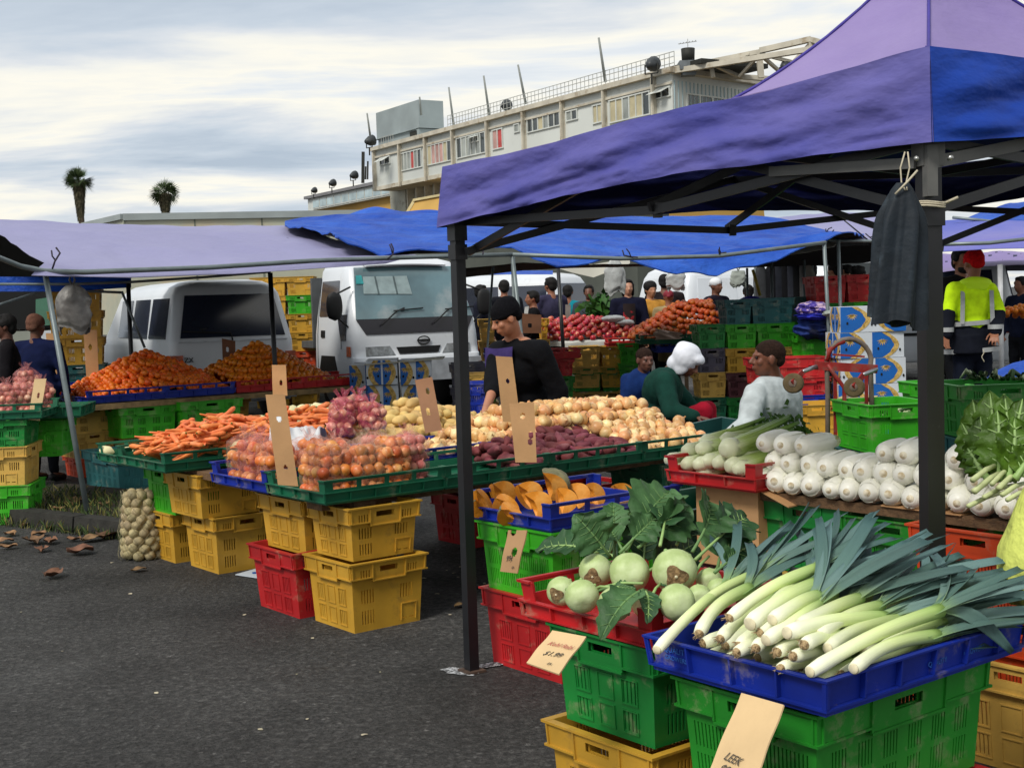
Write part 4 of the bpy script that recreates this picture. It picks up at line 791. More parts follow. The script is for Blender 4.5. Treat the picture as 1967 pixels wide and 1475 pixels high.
def pipe(label, pts, r=.021, name='tent_pole', m=galv, cat='pole'):
    P = [Y(*p) if len(p) == 3 else Vector(p[0]) for p in pts]; o = P[0]; b = MB(); b.tube([p - o for p in P], r, 8); return tag(b.obj(name, m, loc=o), label, cat)
pb0 = G(172, 1008); J1 = Y(86, 520, 9.5)
pipe('leaning galvanised pole standing on the asphalt at the left', [(pb0,), (J1,)], .021)
t = pipe('bent pale pipe along the front of the left tarpaulin', [(-60, 470, 8.6), (-10, 492, 9.0), (40, 512, 9.3), (86, 521, 9.5), (160, 523, 9.6), (400, 514, 10.4), (600, 501, 11.0), (800, 494, 11.6), (985, 489, 12.0)], .02, 'tent_pipe', cat='pipe')
pipe('long pipe holding the lower edge of the bright blue tarpaulin', [(985, 489, 11.95), (1190, 497, 12.2), (1380, 492, 12.6), (1586, 466, 13.0)], .019, 'tent_pipe', cat='pipe')
def ground_pole(label, px, py, d, bx=None, by=None, r=.017, m=galv):
    top = Y(px, py, d); base = Vector(((bx if bx is not None else top.x), by or top.y, 0)); return pipe(label, [(base,), (top,)], r, m=m)
x = Y(1003, 620, 12.1); ground_pole('pale pole at the corner where two pipes meet behind the boy', 984, 489, 12.0, Y(1022, 700, 12.1).x, 12.1, .02)
ground_pole('second pale pole leaning beside the corner pole behind the boy', 984, 489, 12.05, Y(990, 700, 12.4).x, 12.4, .014)
ground_pole('thin dark pole standing in front of the red apples', 1072, 514, 17.0, Y(1086, 660, 17.0).x, 17.0, .024, steel)
ground_pole('thin pole rising above the beanie boy at the left', 947, 512, 13.5, Y(935, 640, 13.5).x - .1, 13.5, .012)
ground_pole('dark pole in front of the white van rear window', 519, 524, 13.0, Y(528, 660, 13).x, 13, .024, steel); ground_pole('dark pole left of the van sharing a slanted brace', 246, 540, 14.0, Y(251, 680, 14).x, 14, .024, steel)
pipe('slanted brace pipe in front of the van side windows', [(234, 560, 13.9), (278, 668, 13.9)], .014, 'brace_pipe', cat='pipe'); pipe('thin upper brace pipe left of the van', [(0, 585, 13.8), (88, 556, 13.9), (234, 562, 13.9)], .014, 'brace_pipe', cat='pipe')
pipe('thin rear pipe crossing above the van', [(-20, 546, 13.5), (140, 546, 13.6), (250, 542, 13.9), (400, 532, 14.2), (520, 522, 14.4)], .014, 'brace_pipe', cat='pipe')
ground_pole('pale pole leaning left of the two high red crates', 1583, 464, 13.0, Y(1597, 540, 13.2).x + .03, 13.3, .019); ground_pole('pale pole rising out of the right high red crate', 1610, 462, 14.0, Y(1618, 540, 14).x, 14, .019)
pipe('pipe along the front of the lavender roof right of the blue tarpaulin', [(1560, 458, 14.6), (1612, 463, 14.6), (1700, 464, 14.9), (1800, 466, 15)], .018, 'tent_pipe', cat='pipe'); pipe('curved rope of the lavender roof left of the near leg', [(1608, 412, 15), (1668, 462, 14.9)], .008, 'guy_rope', steel, 'rope')
ground_pole('pale pole by the clothes rail', 1544, 488, 16.5, None, None, .02); ground_pole('thin pole in front of the clothes rail', 1482, 505, 16.4, None, None, .018); ground_pole('thin pole left of the blue umbrella', 1435, 515, 16.4, None, None, .015); pipe('yellow pole leaning behind the crate wall', [(1446, 518, 17), (1460, 568, 17)], .02, 'leaning_pole', mat('yellow pole', '#9a8a30', .6))
pipe('pipe along the lavender roof right of the near leg', [(1800, 470, 11.3), (1900, 467, 11.3), (2010, 455, 11.3)], .016, 'tent_pipe', cat='pipe'); pipe('upper curved pipe right of the near leg', [(1830, 418, 13.6), (1890, 424, 13.6), (1990, 438, 13.6)], .016, 'tent_pipe', cat='pipe')
ground_pole('white post behind the hi vis jacket at the right', 1921, 508, 15, Y(1924, 640, 15).x, 15, .03, mat('white post', '#b9bcc0', .5))
# knots of cord tied on the pipes
kn = mat('dark cord', '#2a2430', .8)
kp = None
for i, (x, y, d) in enumerate([(108, 500, 9.5), (750, 487, 11.4), (922, 482, 11.7), (1211, 492, 12.2), (1388, 486, 12.6), (1592, 444, 14.5), (1672, 456, 14.9)]):
    if kp is None:
        b = MB(); b.tube([(-.03, 0, -.06), (0, -.03, -.01), (.03, 0, .05), (.0, .01, .09)], .007, 5); b.tube([(0, -.02, 0), (-.02, -.02, .03), (-.03, 0, .07)], .006, 5); kp = o = b.obj('cord_knot', kn); tag(o, 'small knot of dark cord tied on a tent pipe', 'cord', 'cord knots on the tent pipes')
    else: o = kp.copy(); COL.objects.link(o)
    o.location = Y(x, y, d); o.rotation_euler = (0, .3 * i, i)
# hanging plastic bags
def bag(label, px, py, d, w_, h, m, tw=.25, seed=1, cat='plastic bag'):
    c = Y(px, py, d); b = MB()
    def fn(u, v):
        a = u * 2 * pi; ca_, sa_ = cos(a), sin(a); s = (tw + (1 - tw) * min(1, (v / .28)) ** .8) if v < .28 else 1 + .06 * sin(v * 3); s *= 1 + .10 * sin(4 * a + seed + 3 * v) + .16 * nzv(ca_ * 2, v * 5, seed + sa_ * 2)
        e = 1 if v < .93 else .94
        return Vector((s * e * w_ / 2 * cos(a), s * e * w_ * .17 * sin(a) * (1.2 if v < .9 else .7), -h * v + (.03 * sin(3 * a + seed) + .03 * nzv(ca_ * 3, sa_ * 3, seed)) * v * v))
    b.grid(fn, 44, 22, 0, .0015); o = b.obj('hanging_bag', m, loc=c); tag(o, label, cat)
    k = MB(); k.tube([(0, 0, .0), (-.02, 0, .04), (0, 0, .09), (.02, 0, .04), (0, 0, -.01)], .008, 5); k.obj('handles', m, o); return o
gbag = mat('grey plastic film', '#6d6a68', .4, .3, 10, .6, 20, .5, col2='#a09e9a', c2=(.5, .7), trans=.2); wbag = mat('white plastic film', '#c8cccc', .35, .12, 10, .7, 22, .5, trans=.25)
bag('grey plastic bag hanging at the left near the leaning pole', 139, 548, 9.8, .25, .33, gbag, .3, 2)
bag('bunch of torn white plastic bags hanging above the woman in black', 1180, 500, 17, .24, .42, wbag, .5, 5); bag('white bag hanging in the middle distance above the tan coat', 1297, 520, 17.5, .24, .24, wbag, .6, 3); bag('pale cloth hanging left of the blue umbrella', 1418, 520, 17.5, .2, .2, mat('pale cloth', '#9aa29c', .8, .1, 5), .8, 4)
# ------------------------------------------------------------ vehicles
paint = mat('white car paint', '#cdd2d8', .3, .05, 1.2, spec=.6, dirt=('#8a8578', 2.5, .6, .35)); glv = mat('tinted glass', '#262c3c', .14, .2, 1, spec=.9); glt = mat('clear green glass', '#58737a', .06, .35, 1.4, spec=.9, col2='#8c9698', c2=(.52, .62)); rub = mat('black trim', '#101113', .6, .1, 5); lamp = mat('orange tail lamp', '#b04818', .25, .2, 20, spec=.7); head = mat('headlamp', '#8c9296', .15, .3, 20, spec=.9)
class Hull:
    """stack of rounded rectangles (z, half width, y back, y front, corner radius)"""
    def __init__(s, lv): s.lv = lv
    def at(s, z):
        l = s.lv
        if z <= l[0][0]: return l[0]
        for a, b in zip(l, l[1:]):
            if z <= b[0]:
                t = (z - a[0]) / (b[0] - a[0]); return tuple(x + (y - x) * t for x, y in zip(a, b))
        return l[-1]
    def ring(s, q, n=5):
        z, w_, y0, y1, r = q; o = []
        for cx, cy, a0 in ((w_ - r, y0 + r, -90), (w_ - r, y1 - r, 0), (-w_ + r, y1 - r, 90), (-w_ + r, y0 + r, 180)):
            for i in range(n + 1): a = R_(a0 + 90 * i / n); o.append((cx + r * cos(a), cy + r * sin(a), z))
        return o
    def mesh(s, mb, sub=1, m=0):
        zs = []
        for a, b in zip(s.lv, s.lv[1:]): zs += [a[0] + (b[0] - a[0]) * i / sub for i in range(sub)]
        zs.append(s.lv[-1][0]); R = [s.ring(s.at(z)) for z in zs]; n = len(R[0]); vs = [p for r in R for p in r]
        fs = [(i * n + j, i * n + (j + 1) % n, (i + 1) * n + (j + 1) % n, (i + 1) * n + j) for i in range(len(R) - 1) for j in range(n)]
        fs += [tuple(range(n - 1, -1, -1)), tuple((len(R) - 1) * n + j for j in range(n))]; mb.add(vs, fs, m, True)
    def side(s, mb, sx, pts, off, th=.012, m=0, nz_=6):      # quad patch pts (y,z)x4 : bl, br, tr, tl on side sx
        bl, br, tr_, tl = [Vector(p + (0,)) for p in pts]
        def fn(u, v): p = bl.lerp(br, u).lerp(tl.lerp(tr_, u), v); return Vector((sx * (s.at(p.y)[1] + off), p.x, p.y))
        if sx > 0: mb.grid(fn, 8, nz_, m, th)
        else: mb.grid(lambda u, v: fn(1 - u, v), 8, nz_, m, th)
    def end(s, mb, e, pts, off, th=.012, m=0, nz_=6):        # on the back (e=0) or front (e=1); pts (x,z)
        bl, br, tr_, tl = [Vector(p + (0,)) for p in pts]; sg = -1 if e == 0 else 1
        def fn(u, v): p = bl.lerp(br, u).lerp(tl.lerp(tr_, u), v); return Vector((p.x, s.at(p.y)[2 + e] + sg * off, p.y))
        if e == 0: mb.grid(fn, 8, nz_, m, th)
        else: mb.grid(lambda u, v: fn(1 - u, v), 8, nz_, m, th)
def wheel(t, x, y, r=.31, w_=.2):
    b = MB(); b.tube([(x - w_ / 2, y, r), (x - w_ / 2 + .03, y, r), (x + w_ / 2 - .03, y, r), (x + w_ / 2, y, r)], [r - .05, r, r, r - .05], 22); wl = b.obj('wheel', rub, t)
    b = MB(); sx = 1 if x > 0 else -1; b.tube([(x + sx * (w_ / 2 - .02), y, r), (x + sx * (w_ / 2 + .006), y, r)], [r * .62, r * .55], 16); b.obj('rim', mat('wheel rim', '#8b8e92', .4, .2, 8, metal=.5), wl)
def H(t, name, mats, fn, par=None): b = MB(); fn(b); return b.obj(name, mats, par or t)
def make_van(name, label, loc, rz, Ls=4.5, hw=.83, ht=1.9, body=paint, gl=glv, detail=True):
    t = thing(name, label, 'van', loc, rz)
    Z = lambda f: ht * f
    h = Hull([(.28, hw - .05, .05, Ls, .12), (.45, hw, -.0, Ls + .04, .16), (Z(.45), hw + .005, .0, Ls + .05, .16), (Z(.57), hw, .01, Ls - .12, .15), (Z(.62), hw - .015, .03, Ls - .3, .16), (Z(.9), hw - .11, .15, Ls - .95, .18), (Z(.955), hw - .17, .20, Ls - 1.08, .2), (Z(.985), hw - .27, .29, Ls - 1.2, .22), (ht, hw - .42, .48, Ls - 1.5, .2)])
    H(t, 'body', body, lambda b: h.mesh(b, 3))
    w0, w1 = hw - .13, hw - .24
    H(t, 'rear_window', gl, lambda b: h.end(b, 0, [(-w0, Z(.605)), (w0, Z(.605)), (w1 - .0, Z(.895)), (-w1 + .0, Z(.895))], .012, nz_=8)); H(t, 'windscreen', gl, lambda b: h.end(b, 1, [(-w0, Z(.6)), (w0, Z(.6)), (w1, Z(.88)), (-w1, Z(.88))], .012))
    for sx in (-1, 1):
        for ya, yb in ((.3, 1.25), (1.35, 2.3), (2.42, 3.2)):
            H(t, 'side_window', gl, lambda b: h.side(b, sx, [(ya, Z(.60)), (yb, Z(.60)), (yb - .02, Z(.88)), (ya + .06, Z(.88))], .012))
        H(t, 'rub_strip', rub, lambda b: h.side(b, sx, [(.3, Z(.36)), (Ls - .5, Z(.36)), (Ls - .5, Z(.385)), (.3, Z(.385))], .012, nz_=1))
        for y in (.9, Ls - .75): wheel(t, sx * (hw - .09), y)
        H(t, 'tail_light', lamp, lambda b: (h.side(b, sx, [(.02, Z(.37)), (.17, Z(.37)), (.17, Z(.49)), (.03, Z(.49))], .008), b.box((sx * (hw - .075), h.at(Z(.43))[2] + .005, Z(.43)), (.14, .05, Z(.12)))))
    if detail:
        H(t, 'belt_trim', mat('paint ridge', '#c3c8cf', .3), lambda b: h.end(b, 0, [(-hw + .1, Z(.575)), (hw - .1, Z(.575)), (hw - .1, Z(.582)), (-hw + .1, Z(.582))], .012, nz_=1))
        H(t, 'rear_wiper', rub, lambda b: (b.tube([(-.02, .0, Z(.58)), (-.04, .0, Z(.63)), (-.66, .02, Z(.65))], .012, 5), b.tube([(-.70, .06, Z(.64)), (-.35, .035, Z(.665))], .009, 5)))
        H(t, 'door_handle', rub, lambda b: b.box((.28, -.02, Z(.43)), (.3, .05, .07)))
        H(t, 'rear_bumper', mat('bumper grey', '#6f747a', .5, .1, 4), lambda b: b.box((0, -.03, .42), (hw * 1.9, .14, .2)))
        text('badge', 'ZX', .09, rub, t, (-hw + .22, -.012, Z(.455)), (pi / 2, 0, 0), .004)
    return t, h
a28 = R_(28)
VAN, vh = make_van('parked_van', 'white parked van with tinted windows seen from behind, left of the truck cab', (-4.38 + .83 * cos(a28) + .03, 17 + .83 * sin(a28), 0), a28)
b = MB(); b.grid(lambda u, v: (-.12 + .25 * u - .0, vh.at(1.45 + .2 * v)[2] - .016 - .002, 1.22 + .34 * v), 2, 2); b = None
H(VAN, 'window_reflection_sheet', mat('white interior sheet', '#7e8aa0', .5), lambda b: b.box((-.44, .115, 1.40), (.14, .006, .42), rot=Matrix.Rotation(R_(-10), 3, 'Y'))) if False else None
# flat-deck truck facing the camera
TX, TY = -2.17, 18.15; a29 = R_(29); ex = Vector((cos(a29), sin(a29), 0)); TW = .99
to = Vector((TX, TY, 0)) + ex * TW
# truck frame: x right in the picture, y away ; front of the cab at y = 0
tk = thing('flat_deck_truck', 'white cab over truck parked facing the market beside the van', 'truck', tuple(to), a29)
hb = Hull([(.42, TW - .03, .0, 1.5, .1), (.55, TW, -.06, 1.5, .12), (.78, TW, -.06, 1.5, .14), (.80, TW, -.03, 1.5, .14), (1.10, TW - .01, .0, 1.5, .14), (1.33, TW - .03, .05, 1.48, .15), (2.0, TW - .12, .36, 1.42, .15), (2.10, TW - .17, .44, 1.38, .16), (2.16, TW - .33, .62, 1.25, .14)])
H(tk, 'cab', paint, lambda b: hb.mesh(b, 3))
Wt, Wb = TW - .22, TW - .09
H(tk, 'windscreen', glt, lambda b: hb.end(b, 0, [(-Wb, 1.31), (Wb, 1.31), (Wt, 2.03), (-Wt, 2.03)], .012, nz_=8))
H(tk, 'cowl_panel', mat('dark plum panel', '#17161f', .35, .1, 4, spec=.6), lambda b: hb.end(b, 0, [(-Wb + .12, 1.10), (Wb - .12, 1.10), (Wb, 1.305), (-Wb, 1.305)], .014, nz_=5))
H(tk, 'sticker', mat('teal sticker', '#2f8f92', .5), lambda b: hb.end(b, 0, [(-Wt - .02, 1.80), (-Wt + .09, 1.80), (-Wt + .08, 1.92), (-Wt, 1.92)], .027, nz_=1))
H(tk, 'rear_cab_window', mat('pale see through', '#87989a', .3), lambda b: hb.end(b, 0, [(-Wt + .06, 1.66), (.02, 1.64), (.0, 1.9), (-Wt + .1, 1.9)], .0235, nz_=3, th=.01))
H(tk, 'window_bars', mat('window bar', '#4c5a5c', .4), lambda b: [hb.end(b, 0, [(x, 1.65), (x + .025, 1.65), (x + .025, 1.9), (x, 1.9)], .027, nz_=2, th=.003) for x in (-.5, -.22)])
for x0, x1 in ((-.55, -.0), (.25, .62)):
    H(tk, 'wiper', rub, lambda b: (b.tube([(x0, -.03, 1.22), (x0 + .25, .03, 1.40), (x0 + .40, .08, 1.45)], .011, 5), b.tube([(x0 + .22, .045, 1.415), (x0 + .68, .06, 1.44)], .010, 5)))
for sx in (-1, 1):
    H(tk, 'side_window', glv, lambda b: hb.side(b, sx, [(.52, 1.36), (1.25, 1.36), (1.24, 1.86), (.60, 1.86)], .012))
    H(tk, 'quarter_window', glv, lambda b: hb.side(b, sx, [(.22, 1.02), (.40, 1.02), (.56, 1.38), (.22, 1.38)], .012))
    H(tk, 'mirror', rub, lambda b: (b.grid(lambda u, v: (sx * (TW + .17) + .12 * cos(2 * pi * u) * sin(pi * v) ** .25, .16 + .05 * sin(2 * pi * u) * sin(pi * v) ** .25, 1.30 + .4 * v), 14, 10), b.tube([(sx * (TW - .03), .16, 1.2), (sx * (TW + .14), .16, 1.35)], .014, 5), b.tube([(sx * (TW - .1), .22, 1.76), (sx * (TW + .15), .16, 1.66)], .014, 5)))
    H(tk, 'headlight', head, lambda b: (hb.end(b, 0, [(sx * .36 if sx > 0 else -.80, .80), (.80 if sx > 0 else -.36, .80), (.80 if sx > 0 else -.44, .93), (sx * .44 if sx > 0 else -.80, .93)], .014, nz_=4)))
    H(tk, 'indicator', lamp, lambda b: hb.side(b, sx, [(-.03 + .09, .80), (.19, .80), (.19, .94), (.07, .94)], .012)); H(tk, 'door_seam', rub, lambda b: (hb.side(b, sx, [(1.30, .62), (1.308, .62), (1.308, 1.9), (1.30, 1.9)], .006, nz_=8), hb.side(b, sx, [(.40, .9), (.408, .9), (.408, 1.02), (.4, 1.02)], .006)))
    H(tk, 'door_handle', rub, lambda b: hb.side(b, sx, [(1.02, 1.06), (1.16, 1.06), (1.16, 1.16), (1.02, 1.16)], .014)); H(tk, 'wheel_arch', rub, lambda b: hb.side(b, sx, [(.5, .45), (1.3, .45), (1.15, .8), (.65, .8)], .01))
    wheel(tk, sx * (TW - .13), .9, .36, .22)
H(tk, 'grille', rub, lambda b: hb.end(b, 0, [(-.30, .82), (.30, .82), (.34, .91), (-.34, .91)], .014, nz_=2)); H(tk, 'bumper', mat('bumper white', '#a2a7ae', .4), lambda b: b.box((0, -.06, .58), (TW * 1.96, .1, .3)))
H(tk, 'emblem', rub, lambda b: (b.tube([(.09 * cos(i * pi / 12) + .08, hb.at(.98)[2] - .02, .99 + .055 * sin(i * pi / 12)) for i in range(25)], .009, 5), b.box((.08, hb.at(.98)[2] - .02, .99), (.2, .012, .026))))
H(tk, 'roof_visor', paint, lambda b: b.grid(lambda u, v: (-.62 + 1.24 * u, .33 - .04 + .16 * v, 2.07 + .06 * v - .02 * (2 * u - 1) ** 2), 10, 3, 0, .02))
H(tk, 'deck', mat('grey deck', '#55585a', .7), lambda b: (b.box((0, 3.6, .95), (1.9, 4.0, .1)), b.box((0, 1.66, 1.45), (1.85, .05, .95))))
for sx in (-1, 1): wheel(tk, sx * .75, 4.2, .34, .25)
# white box body truck behind
q0, q1 = Y(236, 412, 24.0), Y(742, 404, 25.0); bx_ = thing('box_truck', 'long white box truck body showing above the tarpaulins behind the van', 'truck', (q0.x, q0.y, 0)); ax_ = (q1 - q0); Lb = ax_.xy.length; az_ = math.atan2(ax_.y, ax_.x); bx_.rotation_euler = (0, 0, az_); top = q0.z
boxm = mat('aged box panel', '#a9aa98', .6, .1, .8, dirt=('#76786a', 1.5, .55, .4), col2='#b3a78e', c2=(.5, .6))
H(bx_, 'box_body', boxm, lambda b: b.hexa([Vector(p) for p in ((0, 0, 1.1), (Lb, 0, 1.1), (Lb, 2.3, 1.1), (-.9, 2.3, 1.1), (0, 0, top - .06), (Lb, 0, top - .06), (Lb, 2.3, top - .06), (-.9, 2.3, top - .06))]))
H(bx_, 'roof_rail', mat('dull aluminium', '#8f9797', .5, .1, 2), lambda b: (b.bar((-.0, -.02, top - .05), (Lb, -.02, top - .05), .07, .12), b.bar((-.02, 0, top - .04), (-.92, 2.3, top - .04), .06, .1)))
H(bx_, 'panel_seams', mat('seam grey', '#6f7467', .7), lambda b: [b.box((x, -.006, (top + 1.1) / 2), (.03, .008, top - 1.3)) for x in (.02, 1.25, 2.45, 3.65, Lb - .03)])
for yy in (.5, 1.5): H(bx_, 'end_vent', mat('rust red', '#5a2c20', .7), lambda b: b.box((-.9 * yy / 2.3 - .02, yy, top - .42), (.05, .5, .34), rot=Matrix.Rotation(math.atan2(.9, 2.3), 3, 'Z')))
for x in (1.0, 4.0): wheel(bx_, x, .3, .45, .3)
H(bx_, 'chassis', rub, lambda b: b.box((Lb / 2, 1.15, .85), (Lb, 1.6, .4)))
# more vans behind the apple stall and at the left
make_van('parked_van', 'white van with side windows behind the people at the apple stall', tuple(Y(1115, 640, 26).xy) + (0,), R_(62), 4.4, .83, 2.02, detail=False)
make_van('parked_van', 'grey green van between the truck mirror and the pale poles', tuple(Y(990, 640, 27).xy) + (0,), R_(-10), 4.4, .83, 1.95, body=mat('grey green paint', '#59625f', .35, .1, 1), detail=False)
make_van('parked_van', 'dark windowed van just right of the truck mirror', tuple(Y(935, 640, 31).xy) + (0,), R_(5), 4.4, .83, 2.0, body=mat('dull grey paint', '#8f9489', .4, .1, 1), detail=False)
make_van('parked_van', 'white rounded van behind the woman in the mustard top', tuple(Y(1265, 640, 25).xy) + (0,), R_(-60), 4.4, .85, 2.05, gl=paint, detail=False)
make_van('parked_van', 'white van far away behind the hi vis man\'s right side', tuple(Y(1950, 620, 22).xy) + (0,), R_(70), 4.4, .85, 2.0, detail=False)
# pale truck with a green window at the far left
q = Y(30, 640, 18); lt_ = thing('parked_truck', 'pale truck with a dark open back and green lit window at the far left', 'truck', (q.x, q.y, 0), R_(12))
H(lt_, 'lower_body', mat('dirty white body', '#8d9288', .5, .1, 2), lambda b: b.box((-.1, 1, 1.0), (1.9, 2.2, .6))); H(lt_, 'load_space', mat('dark load space', '#0d0f10', .8), lambda b: b.box((-.1, 1, 1.62), (1.9, 2.2, .6)))
H(lt_, 'window', mat('green glass', '#2c6a50', .1, .2, 3, spec=.8), lambda b: b.slab([(.28, -.12, 1.36), (.74, -.12, 1.38), (.74, -.12, 1.78), (.3, -.12, 1.72)], (0, -.02, 0))); H(lt_, 'wing', paint, lambda b: b.hexa([Vector(p) for p in ((.26, -.18, .7), (.92, -.18, .7), (.92, -.1, .7), (.26, -.1, .7), (.26, -.18, 1.28), (.92, -.18, 1.34), (.92, -.1, 1.34), (.26, -.1, 1.28))])); wheel(lt_, -.7, .2, .36)
# pile of yellow crates between van and truck
k = 0
for col_, px0, px1 in ((0, 484, 548), (1, 554, 600)):
    for row in range(7):
        c_ = 'yellow' if (col_, row) not in ((1, 5), (1, 2)) else ('lime' if row == 5 else 'orange'); z = row * .28
        a, b2 = Y(px0, 600, 20.0), Y(px1, 600, 20.0); w_ = (b2 - a).length - .03
        rw = ['on the ground', 'second from the ground', 'third from the ground', 'fourth from the ground', 'fifth from the ground', 'second from the top', 'at the top'][row]
        crate(c_, ((a.x + b2.x) / 2, 20.2, z), R_(3), '%s crate %s in the %s column between van and truck' % ({'yellow': 'yellow', 'lime': 'bright green', 'orange': 'orange red'}[c_], rw, 'left' if col_ == 0 else 'right'), max(.36, w_), .4, .285)
# ------------------------------------------------------------ printed banana cartons
cw = mat('carton white face', '#c3cad2', .6, .05, 4); cbl = mat('carton blue', '#0e5aa8', .55, .12, 5, dirt=('#4f8fc0', 20, .62, .4)); cgo = mat('carton gold', '#c8a860', .6, .25, 60, col2='#9a7a34', c2=(.5, .6)); hol = mat('carton hole', '#141414', .9)
def carton(label, c, rz, w_=.5, d_=.4, h=.245, flip=0, group=None):
    t = thing('printed_carton', label, 'carton', tuple(c), rz, group); b = MB(); b.box((0, 0, h / 2), (w_, d_, h - .004)); b.obj('carton_body', cw, t)
    def on(face, off):
        def P(s, z):
            if face == 0: return Vector((s, -d_ / 2 - off, z))
            return Vector((-w_ / 2 - off, -s, z))
        return P
    ho = MB()
    for face, L_ in ((0, w_), (1, d_)):
        e = L_ / 2; P = on(face, .002); P2 = on(face, .004); P3 = on(face, .006); md = flip if face == 0 else 3 - flip if flip else 1
        for q in (1, -1):
            bl, go = MB(), MB()
            if md == 0: cx = q * e; rx = -q * e * .92
            elif md == 1: cx = q * e * .06; rx = q * e * .84
            else: cx = q * e; rx = -q * e * .8
            if md == 2 and q == 1: cx = .0; rx = e * .84
            arc = [(cx + rx * sin(R_(a)), .003 + (h - .006) * (1 - sin(R_(a)) * 0) * (1 - (1 - cos(R_(a)))) if False else h - .003 - (h - .006) * (1 - cos(R_(a)))) for a in range(0, 91, 10)]
            arc = [(cx + rx * (.55 + .45 * sin(R_(a * 2)) if a < 45 else cos(R_((a - 45) * 2 * .62)) * .93 + .07), h - .003 - (h - .006) * a / 90) for a in range(0, 91, 9)]
            bl.slab([P(cx, h - .003)] + [P(*p) for p in arc] + [P(cx, .003)], P(0, 0) - P3(0, 0))
            sg = 1 if rx > 0 else -1
            gb = [(p[0] - sg * (.05 + .006 * sin(i * 2.1)), p[1]) for i, p in enumerate(arc)]
            for i in range(len(arc) - 1): go.slab([P2(*arc[i]), P2(*arc[i+1]), P2(*gb[i+1]), P2(*gb[i])], P(0, 0) - P3(0, 0))
            sx, sz = cx + rx * .38, h * .68
            for k in range(7):
                a = R_(190 + k * 27); go.slab([P2(sx + .010 * cos(a + 1.2), sz + .010 * sin(a + 1.2)), P2(sx + .010 * cos(a - 1.2), sz + .010 * sin(a - 1.2)), P2(sx + .055 * cos(a), sz + .055 * sin(a))], P(0, 0) - P3(0, 0))
            bl.obj('blue_print', cbl, t); go.obj('gold_print', cgo, t)
            ho.slab([P3(cx + rx * .22 + .010 * cos(k), h * .36 + .014 * sin(k)) for k in [i * pi / 5 for i in range(10)]], P(0, 0) - P2(0, 0))
            ho.slab([P3(cx + rx * 1.03 + .010 * cos(k), h * .3 + .014 * sin(k)) for k in [i * pi / 5 for i in range(10)]], P(0, 0) - P2(0, 0))
    ho.obj('hand_holes', hol, t); return t
ca = Y(1615, 640, 12.4)
cwid = (Y(1740, 640, 12.4) - ca).length
for i in range(5):
    z = Y(1680, 775 - 0, 12.4).z - .06 + (i - 1) * .243 + .0; c_ = Vector((ca.x + cwid / 2 + (.01, -.012, .0, -.02, .012)[i], 12.65, z))
    carton(['lowest white and blue carton of the tall carton stack', 'second carton from the bottom, white side turned out', 'middle carton of the tall stack behind the hand truck', 'second carton from the top, blue side to the left', 'top carton with two gold bands of the tall carton stack'][i], c_, R_((2, -2, 1, 4, -1)[i]), cwid, .45, .243, flip=(1, 2, 1, 2, 0)[i])
zb_ = Y(1680, 775, 12.4).z - .06 - .243
carton('shaded carton at the foot of the tall carton stack', (ca.x + cwid / 2, 12.65, zb_ - zb_), R_(2), cwid, .45, zb_, flip=1)
for i, (px, py, l) in enumerate([(760, 690, 'left'), (822, 690, 'right')]):
    for r in range(3):
        p = Y(px + 0, py, 13.2); carton('%s row %s dark blue carton under the truck grille' % (['top', 'middle', 'bottom'][r], l), (p.x - (.16 if i == 0 else .14), 13.5 + .05 * r, p.z - .255 * (r + 1)), R_(3), .31, .5, .25, flip=1 + (i + r) % 2)
for r in range(2): p = Y(705, 700, 13.3); carton(['upper carton behind the end of the red orange tray', 'lower carton behind the end of the red orange tray'][r], (p.x - .05, 13.7, p.z - .26 * (r + 1)), R_(3), .32, .5, .25, flip=2)
b = MB(); p = Y(700, 702, 13.2); q = Y(850, 690, 13.2); b.slab([p, q, q + Vector((0, .5, .0)), p + Vector((0, .5, .0))], (0, 0, .012)); tag(b.obj('flat_cardboard', mat('pale lid', '#a8a698', .7, .1, 5)), 'pale flat lids lying along the tops of the dark blue cartons', 'cardboard')
# ------------------------------------------------------------ hand truck
hr = mat('red worn paint', '#8c1f1c', .55, .25, 12, .2, 30, dirt=('#5c4a40', 12, .5, .7)); hgm = mat('worn steel', '#6a5e54', .6, .25, 12); whm = mat('dusty tyre', '#5a4c34', .9, .2, 20, .3, 60)
hd = 8.5; hT = thing('hand_truck', 'old red hand truck standing upside down with two dusty wheels', 'hand truck', tuple(Y(1640, 850, hd).xy) + (0,)); HI = Matrix.Translation(-hT.location)
def hy(px, py, dd=0): return Y(px, py, hd + dd)
b = MB(); arc = [hy(1590, 1005)] + [hy(1590 + 0, 760), hy(1588, 700)] + [hy(1631 - 43 * cos(R_(a)), 697 - 46 * sin(R_(a))) for a in range(10, 171, 16)] + [hy(1672, 700), hy(1674, 760), hy(1680, 1005)]
b.tube(arc, .016, 8); b.xf(HI); b.obj('frame_tube', hgm, hT)
b = MB(); b.tube([hy(1588, 694), hy(1594, 672), hy(1608, 660), hy(1622, 655)], .0175, 8); b.tube([hy(1590, 700, -.02), hy(1600, 716, -.02), hy(1622, 745, -.03), hy(1622, 842, -.03), hy(1625, 1000, -.03)], .014, 8)
for x in (1604, 1664): b.bar(hy(x, 720), hy(x + 2, 1005), .02)
b.bar(hy(1600, 681), hy(1660, 685), .012, .032, up=(0, 1, 0)); b.bar(hy(1565, 702, -.01), hy(1685, 709, -.01), .02, .055, up=(0, 0, 1)); b.bar(hy(1596, 786), hy(1672, 790), .012, .025); b.box(hy(1617, 838, -.04), (.03, .03, .03)); b.xf(HI); b.obj('cross_frame', hr, hT)
